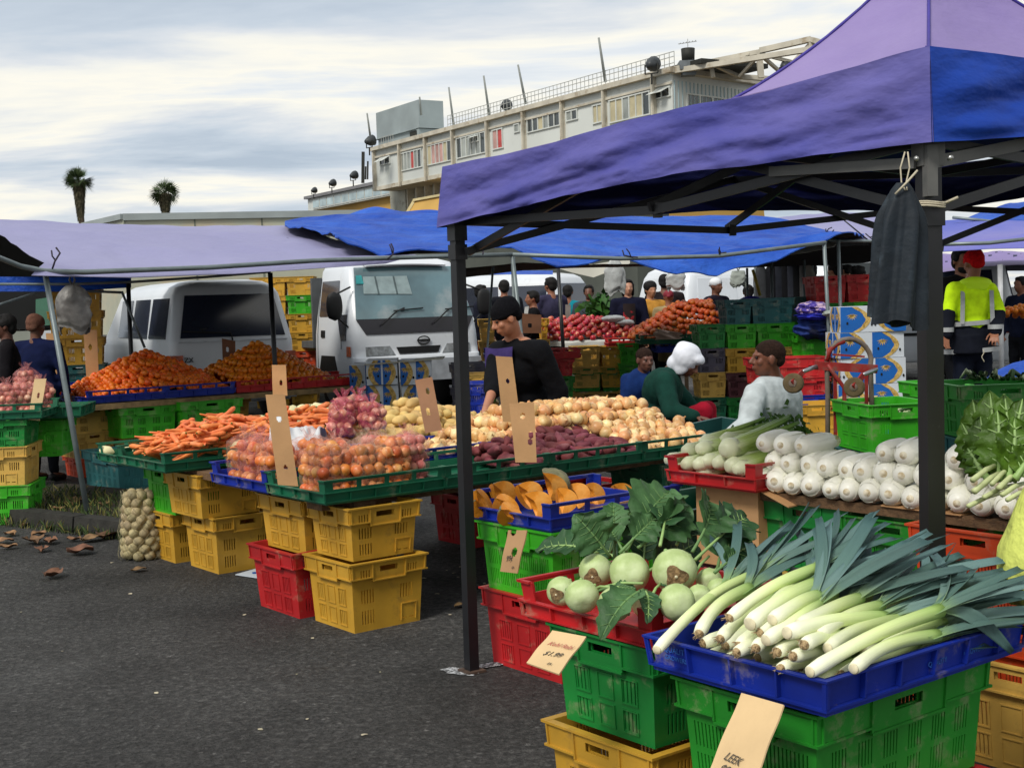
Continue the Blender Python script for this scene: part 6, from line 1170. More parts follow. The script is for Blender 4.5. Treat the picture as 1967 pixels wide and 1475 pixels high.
lk = [  # butt px, end px, a at the butt, a at the end, radius, leaves, roots, up, droop, length
 ((1262, 1248), (1400, 1122), -.085, .30, .0155, 5, 0, .30, .1, .42, 'lowest leftmost leek lying across the red kohlrabi tray edge'),
 ((1302, 1206), (1462, 1098), .08, .36, .0145, 4, 0, .30, .2, .34, 'slim bright green leek just above the leftmost one'),
 ((1343, 1216), (1440, 1130), .03, .26, .018, 4, 1, .2, .4, .36, 'rooted leek end nearest the left tray corner'),
 ((1384, 1226), (1490, 1150), .03, .28, .0175, 4, 1, .2, .4, .36, 'second rooted leek end from the left tray corner'),
 ((1402, 1186), (1574, 1090), .04, .36, .0165, 5, 1, .35, .2, .34, 'high leek with dirty roots topping the left of the heap'),
 ((1441, 1198), (1568, 1124), .04, .31, .023, 5, 0, .35, .2, .34, 'thick white leek in the top middle of the heap'),
 ((1484, 1190), (1570, 1146), .06, .25, .019, 4, 0, .3, .3, .34, 'short thick leek right behind the thick white one'),
 ((1472, 1229), (1572, 1160), .02, .24, .0195, 8, 0, .75, .0, .36, 'leek whose broad blades fan straight up in the middle'),
 ((1512, 1215), (1700, 1188), .03, .38, .0205, 5, 0, .35, .1, .36, 'long pale leek lying level across the middle of the heap'),
 ((1556, 1290), (1806, 1172), .01, .46, .0185, 7, 0, .15, .2, .36, 'longest leek lying on top along the front tray rim'),
 ((1545, 1238), (1640, 1226), .04, .25, .018, 4, 1, .1, .5, .36, 'rooted short leek end under the level pale leek'),
 ((1524, 1260), (1625, 1262), .03, .25, .0175, 4, 1, .0, .5, .36, 'rooted leek end low in the middle of the tray'),
 ((1493, 1252), (1600, 1230), .04, .26, .018, 4, 1, .1, .5, .36, 'muddy rooted leek end beside the fanned one'),
 ((1452, 1244), (1560, 1200), .03, .26, .0175, 4, 1, .1, .5, .36, 'pale rooted leek end low left of the fanned one'),
 ((1416, 1252), (1520, 1200), .02, .26, .0175, 4, 1, .1, .5, .36, 'small low leek end against the tray rim'),
 ((1640, 1284), (1800, 1220), .10, .42, .0175, 5, 0, .1, .3, .36, 'green leek half buried at the right front of the tray'),
 ((1500, 1283), (1620, 1280), .02, .26, .0165, 4, 1, .0, .5, .34, 'leek end just above the front tray rim'),
 ((1420, 1240), (1530, 1180), .04, .28, .018, 5, 1, .3, .3, .34, 'leek end between the left pairs'),
 ((1462, 1215), (1600, 1140), .06, .32, .018, 6, 1, .5, .1, .36, 'rooted leek under the fanned one'),
 ((1535, 1200), (1650, 1150), .10, .36, .018, 7, 0, .55, .1, .38, 'leek behind the level pale one with tall blades'),
 ((1570, 1220), (1690, 1165), .12, .40, .018, 7, 0, .4, .1, .38, 'leek deep in the heap with blades reaching right'),
 ((1590, 1245), (1740, 1190), .12, .44, .018, 7, 0, .3, .1, .38, 'leek under the longest one reaching to the right corner'),
 ((1480, 1170), (1560, 1120), .14, .36, .018, 6, 0, .55, .1, .34, 'leek at the back of the heap by the kohlrabi leaves')]
for i, (q0, q1, a0, a1, r, nl, rt, up, dr, ll, lb) in enumerate(lk):
    p0 = plane_a(*q0, FL_, a0 - .035); p1 = plane_a(*q1, FL_, a1); leek(p0, p1, r * .88, nl, lb, None, dr * .7, bool(rt), ll, i, .38 if nl < 7 else .55, up)
for i in range(16):
    bb = .05 + .42 * (i % 8) / 7.5 + RS.uniform(-.015, .015); a0 = .045 + .012 * (i % 3) + (.05 if i >= 8 else 0); z_ = .602 + (.034 if i >= 8 else 0); p0 = FL_(a0, bb, z_); leek(p0, FL_(a0 + .28, min(.46, bb + RS.uniform(-.05, .03)), z_ + .02), .0165, 3, 'muddy rooted leek end low in the heap, mostly covered by the leeks above', 'leeks buried low in the tray', .3, True, .34, i, .3, .15)
for i, (b0_, z_) in enumerate([(.03, .62), (.045, .65), (.10, .66), (.16, .68), (.24, .69)]):
    leek(FL_(.20 + .03 * i, b0_, z_), FL_(.50 + .02 * i, b0_ + .01, z_ + .03), .017, 6, ['green leek pressed along the long right rim of the blue tray', 'green leek just above the one along the right rim', 'leek whose dark blades rest near the right tray corner', 'leek deep in the middle right of the heap', 'leek deep at the back right of the heap'][i], None, .25, False, .36, i, .45, .22)
b_ = bpy.data.objects['leek.009']; pd = plane_a(1800, 1172, FL_, .46); pe = plane_a(1944, 1252, FL_, .62)
blade([pd.lerp(pe, i / 10) + Vector((0, 0, .03 * sin(pi * i / 10))) for i in range(11)], Vector((-.3, -.6, .6)), .02, .045, .5, leafm, 'leaf', b_, Matrix.Translation(-b_.location), .35, .3, 0)
# ------------------------------------------------------------ kohlrabi
kbm = mat('kohlrabi skin', '#a9bd7c', .5, .14, 14, .25, 40, .4, col2='#c2cfa0', c2=(.45, .65), dirt=('#7f8a5a', 30, .68, .5)); scar = mat('kohlrabi scar', '#8d7350', .9, .35, 60, .9, 70, dirt=('#4e3c28', 50, .5, .7)); kst = mat('kohlrabi stem', '#8fae6a', .5, .15, 20); klf = mat('kohlrabi leaf', '#3c6136', .55, .25, 10, .5, 40, .35, col2='#52774a', c2=(.5, .65), trans=.12); klf2 = mat('kohlrabi leaf dark', '#2f5230', .55, .25, 10, .5, 40, .35, trans=.12); vein = mat('leaf vein', '#64854f', .6)
def bigleaf(par, base, tip, w_, nrm, cup=.18, seed=0, m=klf, stem=.3, wav=1.0, lobes=5, inv=None, stemr=.0045, name='leaf'):
    inv = inv or Matrix.Translation(-par.location); ax = tip - base; L_ = ax.length; d = ax.normalized(); s = d.cross(nrm).normalized(); n_ = s.cross(d).normalized(); b = MB(); s0 = stem
    cen = lambda t: base + ax * t + n_ * (.10 * L_ * sin(pi * t) - .12 * L_ * t * t * cup * 3)
    def half(t):      # half width profile along the blade
        k = (t - s0) / (1 - s0); 
        if k <= 0: return .012
        w = sin(pi * min(1, k) ** .75) ** .62 * (1 - .15 * k); return w_ / 2 * max(.02, w) * (1 + .12 * sin(k * lobes * 6.28 + seed))
    def fn(u, v):
        t = s0 + (1 - s0) * u; c = (v - .5) * 2; h = half(t); rip = wav * (.10 * sin(u * 19 + seed + 2 * c) + .12 * nzv(u * 5 + seed, c * 3, seed)) * abs(c) ** 1.5 * w_ * .5
        return inv @ (cen(t) + s * (c * h) + n_ * (abs(c) ** 1.4 * h * cup * 2.2 + rip + .02 * w_ * nzv(u * 14, c * 9, seed) - .004 * (abs(c) < .05)))
    b.grid(fn, 26, 14, 0, .0011); lf = b.obj(name, m, par)
    b = MB(); b.tube([inv @ (cen(t) - n_ * .001) for t in [i / 14 for i in range(15)]], [stemr * (1.15 - .95 * i / 14) for i in range(15)], 7)
    for k in range(1, 6):
        t = s0 + (1 - s0) * k / 6.5
        for sg in (-1, 1):
            b.tube([inv @ (cen(t) + n_ * .0012), inv @ (cen(min(1, t + .08)) + s * sg * half(t) * .5 + n_ * (.5 ** 1.4 * half(t) * cup * 2.2 + .0015))], [stemr * .35, stemr * .12], 4)
    b.obj('midrib', vein if name == 'leaf' and m is not klf2 else kst, lf); return lf
def kohl(px, py, y, r, label, face=(-.3, -1, .2), sc=True):
    c = Y(px, py, y); t = thing('kohlrabi', label, 'kohlrabi', tuple(c)); b = MB(); f = Vector(face).normalized(); q = Vector((0, 0, -1)).rotation_difference(f).to_matrix()
    b.ell((0, 0, 0), (r, r, r * .93), 26, 16, 0, q, lambda q_: 1 + .03 * nzv(q_.x * 2 + px, q_.y * 2, q_.z * 2) - .10 * max(0, (abs(q_.z) - .9) / .1)); b.obj('bulb', kbm, t)
    b = MB()
    for k in range(5): a = px + k * 1.3; v = (q @ Vector((cos(a) * .75, sin(a) * .75, .35 + .25 * sin(k * 2.1)))).normalized(); b.tube([v * r * .93, v * r * 1.02, v * r * 1.06], [r * .13, r * .085, r * .06], 7)
    b.obj('leaf_stubs', kst, t)
    if sc:
        b = MB()
        def sfn(u, v):
            a = u * 2 * pi; rr = r * .48 * v * (1 + .2 * sin(3 * a + px)); return q @ Vector((rr * cos(a), rr * sin(a), -(r * .93 * math.sqrt(max(0, 1 - (rr / r) ** 2)) + .0015 - .10 * r * .93 * max(0, (math.sqrt(max(0, 1 - (rr / r) ** 2)) - .9) / .1))))
        b.grid(sfn, 24, 6, 0, .001); b.tube([q @ Vector((0, 0, -r * .84)), q @ Vector((0, 0, -r * .90))], [r * .09, r * .06], 8, 1); b.obj('root_scar', [scar, cutw], t)
    return t, c, r
ks = {}
for nm, px, py, y, r, sc_, fc_, lb in [('1', 1078, 1135, 3.72, .042, True, (-.5, -1, -.1), 'leftmost kohlrabi low in the red tray'), ('2', 1118, 1145, 3.60, .048, False, (.1, -1, -.6), 'second kohlrabi from the left at the front'), ('3', 1144, 1096, 3.80, .049, True, (-.3, -1, -.25), 'kohlrabi with a pale scar in the upper row at the left'), ('4', 1209, 1100, 3.68, .057, False, (.2, -1, .5), 'round kohlrabi with a dark cross mark in the middle'), ('5', 1296, 1096, 3.62, .062, True, (-.05, -1, -.12), 'largest kohlrabi with a big brown root scar'), ('6', 1181, 1160, 3.48, .046, False, (-1, -.6, -.2), 'kohlrabi behind the drooping leaf at the front'), ('7', 1300, 1156, 3.42, .049, False, (.4, -1, .2), 'kohlrabi below the largest one'), ('8', 1362, 1116, 3.66, .037, False, (0, -1, 0), 'shaded green kohlrabi right of the largest one'), ('9', 1343, 1146, 3.50, .034, False, (0, -1, 0), 'small kohlrabi by the tray rim under the leeks'), ('10', 1380, 1132, 3.55, .032, False, (0, -1, 0), 'smallest pale kohlrabi beside the leek shafts'), ('11', 1240, 1160, 3.72, .04, False, (0, -1, 0), 'kohlrabi hidden deep in the middle of the tray')]:
    ks[nm] = kohl(px, py, y, r, lb, fc_, sc_)
def KL(k, bx, by, bd, tx, ty, td, w_, nrm=(0, -1, .35), **kw):
    t = ks[k][0]; bigleaf(t, Y(bx, by, bd), Y(tx, ty, td), w_ * 1.32, Vector(nrm), **kw)
KL('3', 1173, 1070, 3.82, 1106, 988, 3.8, .115, seed=1, stem=.3); KL('3', 1180, 1075, 3.85, 1178, 962, 3.95, .075, seed=2, stem=.45); KL('3', 1150, 1062, 3.9, 1028, 1052, 4.0, .10, (0, -.5, 1), seed=3, stem=.25, m=klf2, cup=.1)
KL('3', 1172, 1062, 3.9, 1215, 978, 3.95, .06, seed=4, stem=.4); KL('4', 1190, 1062, 3.72, 1262, 990, 3.8, .08, seed=5, stem=.35); KL('4', 1203, 1058, 3.74, 1290, 930, 4.0, .14, (-.3, -1, .2), seed=6, stem=.32, cup=.22); KL('4', 1225, 1052, 3.74, 1330, 968, 3.9, .10, (.3, -1, .2), seed=7, stem=.3)
KL('5', 1268, 1048, 3.7, 1280, 975, 3.9, .085, seed=8, stem=.4, m=klf2); KL('5', 1330, 1060, 3.66, 1372, 955, 3.85, .12, (.25, -1, .1), seed=9, stem=.36, cup=.28); KL('5', 1335, 1075, 3.66, 1440, 985, 3.9, .11, (.1, -.8, .5), seed=10, stem=.4, m=klf2)
KL('8', 1370, 1098, 3.68, 1452, 1040, 3.85, .13, (-.2, -1, .4), seed=11, stem=.22, m=klf2); KL('8', 1375, 1105, 3.66, 1400, 1010, 3.95, .13, (-.2, -1, .3), seed=12, stem=.25); KL('9', 1372, 1100, 3.55, 1420, 1062, 3.6, .06, seed=13, stem=.45)
KL('6', 1236, 1132, 3.46, 1152, 1218, 3.30, .085, (-.4, -.6, .7), seed=14, stem=.12, m=klf, cup=.2); KL('6', 1240, 1136, 3.46, 1246, 1192, 3.34, .05, (.2, -1, .3), seed=15, stem=.1, m=klf2); KL('4', 1200, 1064, 3.8, 1168, 1010, 3.9, .06, seed=16, stem=.4); KL('5', 1300, 1046, 3.8, 1320, 1000, 3.95, .11, seed=17, stem=.25, m=klf2)
KL('7', 1320, 1135, 3.6, 1262, 1100, 3.6, .05, (0, -1, .4), seed=18, stem=.2, m=klf2); KL('2', 1150, 1135, 3.66, 1220, 1128, 3.6, .03, (0, -.6, .8), seed=19, stem=.5); KL('11', 1240, 1100, 3.9, 1340, 1040, 4.05, .13, (0, -1, .3), seed=20, stem=.15, m=klf2); KL('11', 1235, 1090, 3.95, 1240, 1010, 4.1, .13, (0, -1, .3), seed=21, stem=.15, m=klf2); KL('3', 1190, 1078, 3.95, 1120, 1030, 4.1, .1, (0, -1, .5), seed=22, stem=.1, m=klf2)
b = MB(); p = Y(1252, 1112, 3.62); 
for (a, bq) in (((1130, 1136, 3.66), (1178, 1128, 3.6)), ((1150, 1130, 3.68), (1235, 1120, 3.58)), ((1250, 1150, 3.5), (1270, 1120, 3.6)), ((1330, 1110, 3.6), (1362, 1068, 3.7)), ((1296, 1140, 3.55), (1330, 1110, 3.6))): b.tube([Y(*a), Y((a[0] + bq[0]) / 2, (a[1] + bq[1]) / 2 - 6, (a[2] + bq[2]) / 2), Y(*bq)], [.005, .004, .004], 6)
b.v = [tuple(Vector(v) - ks['11'][0].location) for v in b.v]; b.obj('stem', kst, ks['11'][0])
# ------------------------------------------------------------ white cabbages on the long board : round white stalk ends towards us
wcm = grad('white cabbage', '#f4f3e8', '#eceedd', '#c3cfa0', mid=.65, rough=.35, stretch=(3, 10, 1), bump=.25); wct = mat('cabbage cut', '#cdb890', .8, .2, 30, .4, 60, col2='#e8e0c8', c2=(.38, .56)); wcl = mat('cabbage tip leaf', '#9aac62', .6, .25, 20, .4, 50, col2='#c4cf9a', c2=(.5, .6))
def cab_mesh(seed, r=.045, L_=.27):
    b = MB(); prof = [(-.002, .30), (0.0, .42), (.012, .72), (.04, .93), (.09, 1.0), (.15, 1.03), (.21, 1.0), (.26, .86), (.295, .6), (.315, .28)]; n = 24; vs = []; uv = []
    for x, q in prof:
        for j in range(n): a = 2 * pi * j / n; k = 1 + .035 * sin(a * 2 + seed) + .045 * (abs(sin(a * 1.5 + seed + x * 4)) ** 6) + .03 * nzv(cos(a) * 1.5, sin(a) * 1.5 + seed, x * 6); vs.append((x * L_ / .3, r * q * k * cos(a), r * q * k * sin(a))); uv.append((x / .31, j / n))
    fs = [(i * n + j, i * n + (j + 1) % n, (i + 1) * n + (j + 1) % n, (i + 1) * n + j) for i in range(len(prof) - 1) for j in range(n)] + [tuple(range(n - 1, -1, -1)), tuple((len(prof) - 1) * n + j for j in range(n))]
    b.add(vs, fs, 0, True)
    for k in range(5):       # outer leaf edges wrapping the head
        a0 = seed + k * 1.3
        def wf(u, v): a = a0 + 1.1 * (u - .5) * (1 - .35 * v); x = .015 + (.25 + .03 * sin(k + seed)) * v; q = np.interp(x, [p[0] for p in prof], [p[1] for p in prof]); rr = r * q * (1.035 + .03 * v + .015 * abs(u - .5)) + .001; return (x * L_ / .3, rr * cos(a), rr * sin(a))
        o = len(b.v); b.grid(wf, 8, 10, 0, .001); uv += [(.03 + .85 * ((i % 11) / 10), .3) for i in range(99)] * 2 + [(.5, .3)] * (len(b.v) - o - 198)
    me = b.mesh('head', wcm); setuv(me, uv)
    c = MB(); c.tube([(.000, 0, 0), (-.003, 0, 0), (-.0045, 0, 0)], [r * .32, r * .29, r * .24], 16); c.tube([(-.004, 0, 0), (-.0062, 0, 0)], [r * .2, r * .17], 10)
    l = MB()
    for k in range(4):
        a0 = seed + k * 1.6; l.grid(lambda u, v: ((.27 + .07 * v) * L_ / .3, r * (.75 - .25 * v) * cos(a0 + (u - .5) * 1.4) * (1 + .1 * sin(u * 20)), r * (.75 - .25 * v) * sin(a0 + (u - .5) * 1.4) * (1 + .12 * sin(u * 25 + v * 3))), 12, 4, 0, .001)
    return me, c.mesh('cut_stump', wct), l.mesh('leaf_tip', wcl)
CB = [cab_mesh(s) for s in (0, 2.2, 4.1)]; cg = 'white cabbages stacked on the board'; n_ = 0
rows = []
bb = -.045
for i in range(22): rows.append((bb - .004, .06)); bb -= .0865 + RS.uniform(-.004, .008)
for (b0, z0) in list(rows[:21]): 
    if not (-1.35 < b0 < -1.2): rows.append((b0 - .043 + RS.uniform(-.008, .008), .155))
for b0 in (-.06, -.15, -.24, -.62, -.71, -.92, -1.0, -1.09, -1.18): rows.append((b0, .245))
NB = (-.15, -1.6); px_seen = [(1487, 905), (1533, 912)]
for i, (b0, z0) in enumerate(rows):
    mset = CB[i % 3]; k = 1 + RS.uniform(-.16, .12)
    t = thing('white_cabbage', 'white cabbage lying on its side, cut stump facing left, on the long board', 'cabbage', tuple(FB(-.05 + RS.uniform(-.012, .012) + (.03 if z0 > .1 else 0), b0, .713 - .06 + .002 + z0 * 1.0 + .0)), FB.r + RS.normal(0, .06), cg); t.rotation_euler = (RS.uniform(0, 6.28), RS.normal(0, .04), FB.r + R_(19) + RS.normal(0, .07)); t.scale = (1, k, k)
    for nm, me in zip(('head', 'cut_stump', 'leaf_tip'), mset): link(nm, me, t)
    t.location.z = .714 + (.045 * k if z0 < .1 else .045 + .073 if z0 < .2 else .045 + .146)
# ------------------------------------------------------------ celery in the red tray
cem = grad('celery stalk', '#dfe4c0', '#a9bf68', '#4f7a28', mid=.28, rough=.4, stretch=(2, 40, 1), bump=.5); cel = mat('celery leaf', '#3f6420', .6, .3, 20, trans=.1)
def celery_mesh(seed):
    b = MB(); uv = []; rs = np.random.RandomState(seed)
    for k in range(9):
        a = k * 2.4 + seed; rad = .010 if k == 0 else .022 if k < 5 else .030; w0 = .017 if k else .02; pts = []; rr = []; m_ = 12; ln = rs.uniform(.36, .44)
        for i in range(m_ + 1):
            t = i / m_; sp_ = rad * (.55 + .8 * t ** .7 - .15 * sin(pi * t)); pts.append(Vector((.0 + ln * t, sp_ * cos(a), sp_ * sin(a) * .85 - .03 * t * t))); rr.append(w0 * (.55 if i == 0 else .95 if i == 1 else 1.0 - .62 * t))
        b.tube(pts, rr, 9); uv += [(i / m_, j / 9) for i in range(m_ + 1) for j in range(9)]
    b.tube([(-.012, 0, 0), (-.008, 0, 0), (.02, 0, 0), (.06, 0, -.002)], [.014, .022, .036, .03], 12); uv += [(0, 0)] * 48
    me = b.mesh('stalks', cem); setuv(me, uv); l = MB()
    for k in range(60):
        x = .36 + rs.rand() * .1; y, z = rs.normal(0, .03), rs.normal(-.02, .02); s_ = .015; d = Vector(rs.normal(0, 1, 3)).normalized() * s_; e = Vector(rs.normal(0, 1, 3)).normalized() * s_; p = Vector((x, y, z)); l.add([p - d, p - e * .6, p + d, p + e], [(0, 1, 2, 3)], 0)
    return me, l.mesh('leaves', cel)
CE = [celery_mesh(s) for s in (1, 2, 3)]
for i, (px, py, a0, lb) in enumerate([(1283, 884, .03, 'leftmost small celery head in the red tray'), (1316, 866, .08, 'pale celery head second from the left, upper row'), (1343, 862, .07, 'celery head in the upper row left of the largest'), (1392, 864, .03, 'largest celery head with a fat white base in the upper row'), (1316, 893, .03, 'celery head in the lower row at the left'), (1338, 893, .03, 'narrow celery head between two lower ones'), (1353, 887, .05, 'celery head in the centre of the lower row'), (1376, 890, .04, 'celery head right of the centre in the lower row'), (1400, 896, .03, 'pale fat celery head low at the right'), (1415, 902, .02, 'celery head with a hanging root tip at the right corner'), (1296, 905, .05, 'celery head lying at the very bottom left'), (1345, 910, .05, 'celery head lying at the very bottom centre'), (1350, 850, .16, 'celery head at the back of the pile'), (1390, 845, .18, 'celery head at the back right of the pile'), (1425, 880, .12, 'celery head against the right side of the red tray')]):
    p = plane_a(px, py, FC, a0 + .03); t = thing('celery', lb, 'celery', tuple(p)); t.rotation_euler = (RS.uniform(0, 6), R_(RS.uniform(-9, -2)), FC.r + R_(RS.uniform(-16, 4))); s = {0: .8, 3: 1.25, 8: 1.1}.get(i, .92); t.scale = (1, s, s)
    for nm, me in zip(('stalks', 'leaves'), CE[i % 3]): link(nm, me, t)
# ------------------------------------------------------------ pumpkin pieces
pfl = mat('pumpkin flesh', '#dd8a22', .5, .14, 14, .4, 40, .4, col2='#eaa850', c2=(.5, .65)); psk = mat('pumpkin skin', '#6d6a4c', .6, .2, 14, .3, 30, .4, col2='#8d8a66', c2=(.5, .7))
def pumpkin(px, py, y, r, th, rot, label):
    th *= 1.1
    c = Y(px, py, y); t = thing('pumpkin_piece', label, 'pumpkin', tuple(c)); t.rotation_euler = rot; b, f = MB(), MB(); N_ = 16; K = 10
    rd = lambda ph, la: r * (1 - .05 * abs(cos(ph * 6)) ** 4) * (1 - .12 * abs(sin(la)) ** 3)
    def S(ph, la, k=1): q = rd(ph, la) * k; return Vector((q * cos(la) * cos(ph), q * cos(la) * sin(ph), q * sin(la) * .78))
    b.grid(lambda u, v: S(-th / 2 + th * u, -pi / 2 + pi * v), N_, K)
    b.obj('rind', psk, t)
    for sg in (-1, 1):
        ph = sg * th / 2
        f.grid(lambda u, v: S(ph * (1 - .0 * u), -pi / 2 + pi * v, .995 - .74 * u * (sin(pi * v)) ** .5) + Vector((0, -sg * .006 * r * sin(6 * v) * u, 0)), 5, 14)
    f.grid(lambda u, v: S(-th / 2 + th * u, -pi / 2 + pi * v, .995 - .74 * (sin(pi * v)) ** .5) * (1 + .05 * nzv(u * 6, v * 6, px)), N_, 12)
    f.obj('flesh', pfl, t); return t
for px, py, y, r, th, rot, lb in [(1050, 935, 5.62, .105, 1.9, (.15, -.35, .55), 'big pumpkin wedge standing on top of the heap with grey green rind'), (930, 964, 5.42, .09, 1.1, (-.5, .2, 1.9), 'pumpkin piece at the left end of the blue tray'), (958, 955, 5.52, .09, 1.3, (-.3, -.2, 1.3), 'pumpkin piece curved up behind the left end one'), (975, 972, 5.35, .085, 1.2, (-.9, .2, 1.8), 'pumpkin piece lying flat in front left'), (1008, 955, 5.45, .085, 1.5, (-.4, -.2, 1.2), 'pumpkin piece left of the big wedge'), (1020, 975, 5.28, .09, 1.4, (-.3, -.3, .7), 'pumpkin piece with rind at the front corner'), (985, 988, 5.25, .08, 1.2, (-1.1, .1, 2.0), 'flat pumpkin slice under the front pieces'), (1075, 962, 5.4, .08, 1.3, (-.3, .2, 1.0), 'pumpkin piece behind the tray rim right of the corner'), (1100, 955, 5.6, .08, 1.4, (-.5, -.1, .9), 'pumpkin piece with pale rind right of the big wedge'), (1138, 953, 5.72, .085, 1.3, (-.5, .1, 1.5), 'bright pumpkin piece in the middle of the right half'), (1188, 953, 5.82, .08, 1.4, (-.4, .0, 1.2), 'paler pumpkin piece at the right end'), (926, 974, 5.42, .06, 1.3, (-.7, .2, 2.2), 'small yellow pumpkin piece at the far left edge of the tray')]: pumpkin(px, py, y, r, th, rot, lb)
b = MB(); b.slab([FP(.02, .03, .612), FP(.64, .03, .612), FP(.64, .03, .68), FP(.02, .03, .655)], Vector((.004, -.003, 0)) * -1); tag(b.obj('cardboard_liner', cardm), 'brown cardboard lining seen through the slots of the pumpkin tray', 'cardboard')
# ------------------------------------------------------------ leafy bunch at the right
mg = grad('mustard leaf', '#b9c878', '#6f8c30', '#3c5a18', mid=.3, rough=.5, bump=.8, stretch=(8, 20, 1)); mgs = mat('mustard stem', '#bfc994', .5, .15, 20)
bu_ = thing('leafy_bunch', 'tall bunch of crinkled dark green leaves with pale stalks at the right end', 'greens', tuple(Y(1900, 950, 3.9))); BI = Matrix.Translation(-bu_.location)
crk = mat('crinkled green leaf', '#4f7220', .5, .3, 14, 1.0, 26, .4, col2='#7c9a3e', c2=(.55, .7), trans=.15); crk2 = mat('crinkled dark leaf', '#47681c', .5, .3, 14, .9, 30, .4, trans=.15)
for i, (bx, by, tx, ty, w_, d_) in enumerate([(1905, 925, 1868, 768, .12, 3.98), (1915, 925, 1900, 752, .13, 3.95), (1925, 925, 1932, 756, .13, 3.92), (1935, 925, 1965, 768, .13, 3.9), (1900, 925, 1848, 812, .11, 3.95), (1945, 925, 1995, 790, .13, 3.85), (1910, 922, 1882, 800, .12, 3.86), (1922, 922, 1915, 790, .12, 3.82), (1935, 922, 1950, 800, .12, 3.8), (1898, 920, 1858, 858, .08, 3.85), (1950, 920, 1990, 850, .1, 3.78)]):
    bigleaf(bu_, Y(bx, by, d_), Y(tx, ty, d_ + .05), w_ * 1.15, Vector((-.5 + .1 * (i * 3 % 9), -1, .0)), -.14 if i % 2 else .1, i * 1.7, crk if i % 3 else crk2, .10, 1.6, 7, BI, .011, 'crinkled_leaf')
b = MB()
for i, (x0, y0, x1, y1, r) in enumerate([(1871, 944, 1935, 900, .013), (1868, 922, 1920, 890, .012), (1918, 938, 1960, 905, .012), (1925, 950, 1975, 925, .011), (1890, 955, 1950, 930, .010), (1860, 972, 1930, 945, .010), (1905, 930, 1945, 895, .010), (1935, 960, 1985, 940, .010)]): b.tube([Y(x0, y0, 3.72), Y((x0 + x1) / 2, (y0 + y1) / 2 - 4, 3.78), Y(x1, y1, 3.85)], [r * .72, r * .66, r * .45], 9)
b.v = [tuple(BI @ Vector(v)) for v in b.v]; b.obj('cut_stalks', mgs, bu_)
b = MB(); rs = RS
for k in range(16):
    x = 1845 + k * 9; b.tube([Y(x, 726 + rs.uniform(-4, 6), 7.15 + rs.uniform(0, .3)), Y(x + rs.uniform(-10, 16), 716 + rs.uniform(-4, 8), 7.3), Y(x + rs.uniform(0, 30), 728, 7.4)], [.006, .016, .012], 6, k % 2)
tag(b.obj('greens_bunch', [mat('pale stalk', '#a9b48c', .6), mat('deep leaf', '#2c4a22', .6)]), 'pale stalked greens heaped in the green crate behind the leafy bunch', 'greens')
b = MB()
for k in range(26): x = 1685 + rs.uniform(0, 90); yy = 788 + rs.uniform(0, 14); b.tube([Y(x, yy, 8.25), Y(x + rs.uniform(-20, 20), yy - 5, 8.3), Y(x + rs.uniform(-30, 30), yy + 3, 8.35)], [.006, .018, .01], 6, k % 2)
tag(b.obj('greens_bunch', [MATS['pale stalk'], MATS['deep leaf']]), 'dark greens filling the open lime crate behind the cabbages', 'greens')
# leaves heaped behind in the apple stall
b = MB()
for k in range(260): p = Y(1155 + rs.normal(0, 14), 596 + rs.normal(0, 12), 18.8 + rs.uniform(-.2, .2)); d = Vector(rs.normal(0, .05, 3)); e = Vector(rs.normal(0, .05, 3)); b.add([p - d, p - e, p + d, p + e], [(0, 1, 2, 3)], 0)
tag(b.obj('greens_bunch', mat('herb green', '#2c5a1c', .7, .4, 5)), 'bushy green bunch in front of the white van at the apple stall', 'greens')
# ------------------------------------------------------------ bagged onions
film = bpy.data.materials.new('pink net film'); film.use_nodes = True; n = film.node_tree; bs = n.nodes['Principled BSDF']; bs.inputs['Base Color'].default_value = C('#e0a898'); bs.inputs['Roughness'].default_value = .25; bs.inputs['Specular IOR Level'].default_value = .7
def filmmat(name, col, dens):
    m = bpy.data.materials.new(name); m.use_nodes = True; n = m.node_tree; k = n.links.new; bs = n.nodes['Principled BSDF']; bs.inputs['Base Color'].default_value = C(col); bs.inputs['Roughness'].default_value = .28; bs.inputs['Specular IOR Level'].default_value = .7
    tr = n.nodes.new('ShaderNodeBsdfTransparent'); ms = n.nodes.new('ShaderNodeMixShader'); tc = n.nodes.new('ShaderNodeTexCoord'); nz = n.nodes.new('ShaderNodeTexNoise'); nz.inputs['Scale'].default_value = 22; nz.inputs['Detail'].default_value = 5; nz.inputs['Distortion'].default_value = 1.5; k(tc.outputs['Object'], nz.inputs['Vector'])
    mr = n.nodes.new('ShaderNodeMapRange'); k(nz.outputs['Fac'], mr.inputs[0]); mr.inputs[1].default_value = .42; mr.inputs[2].default_value = .68; mr.inputs[3].default_value = dens * .55; mr.inputs[4].default_value = min(1, dens * 1.9)
    bp = n.nodes.new('ShaderNodeBump'); bp.inputs['Strength'].default_value = .8; bp.inputs['Distance'].default_value = .006; k(nz.outputs['Fac'], bp.inputs['Height']); k(bp.outputs[0], bs.inputs['Normal'])
    k(mr.outputs[0], ms.inputs[0]); k(tr.outputs[0], ms.inputs[1]); k(bs.outputs[0], ms.inputs[2]); k(ms.outputs[0], n.nodes['Material Output'].inputs[0]); return m
fp = filmmat('pink film', '#e8a894', .17); fk = filmmat('rosy film', '#d88a88', .2); fw = filmmat('clear film', '#e0c4a8', .12)
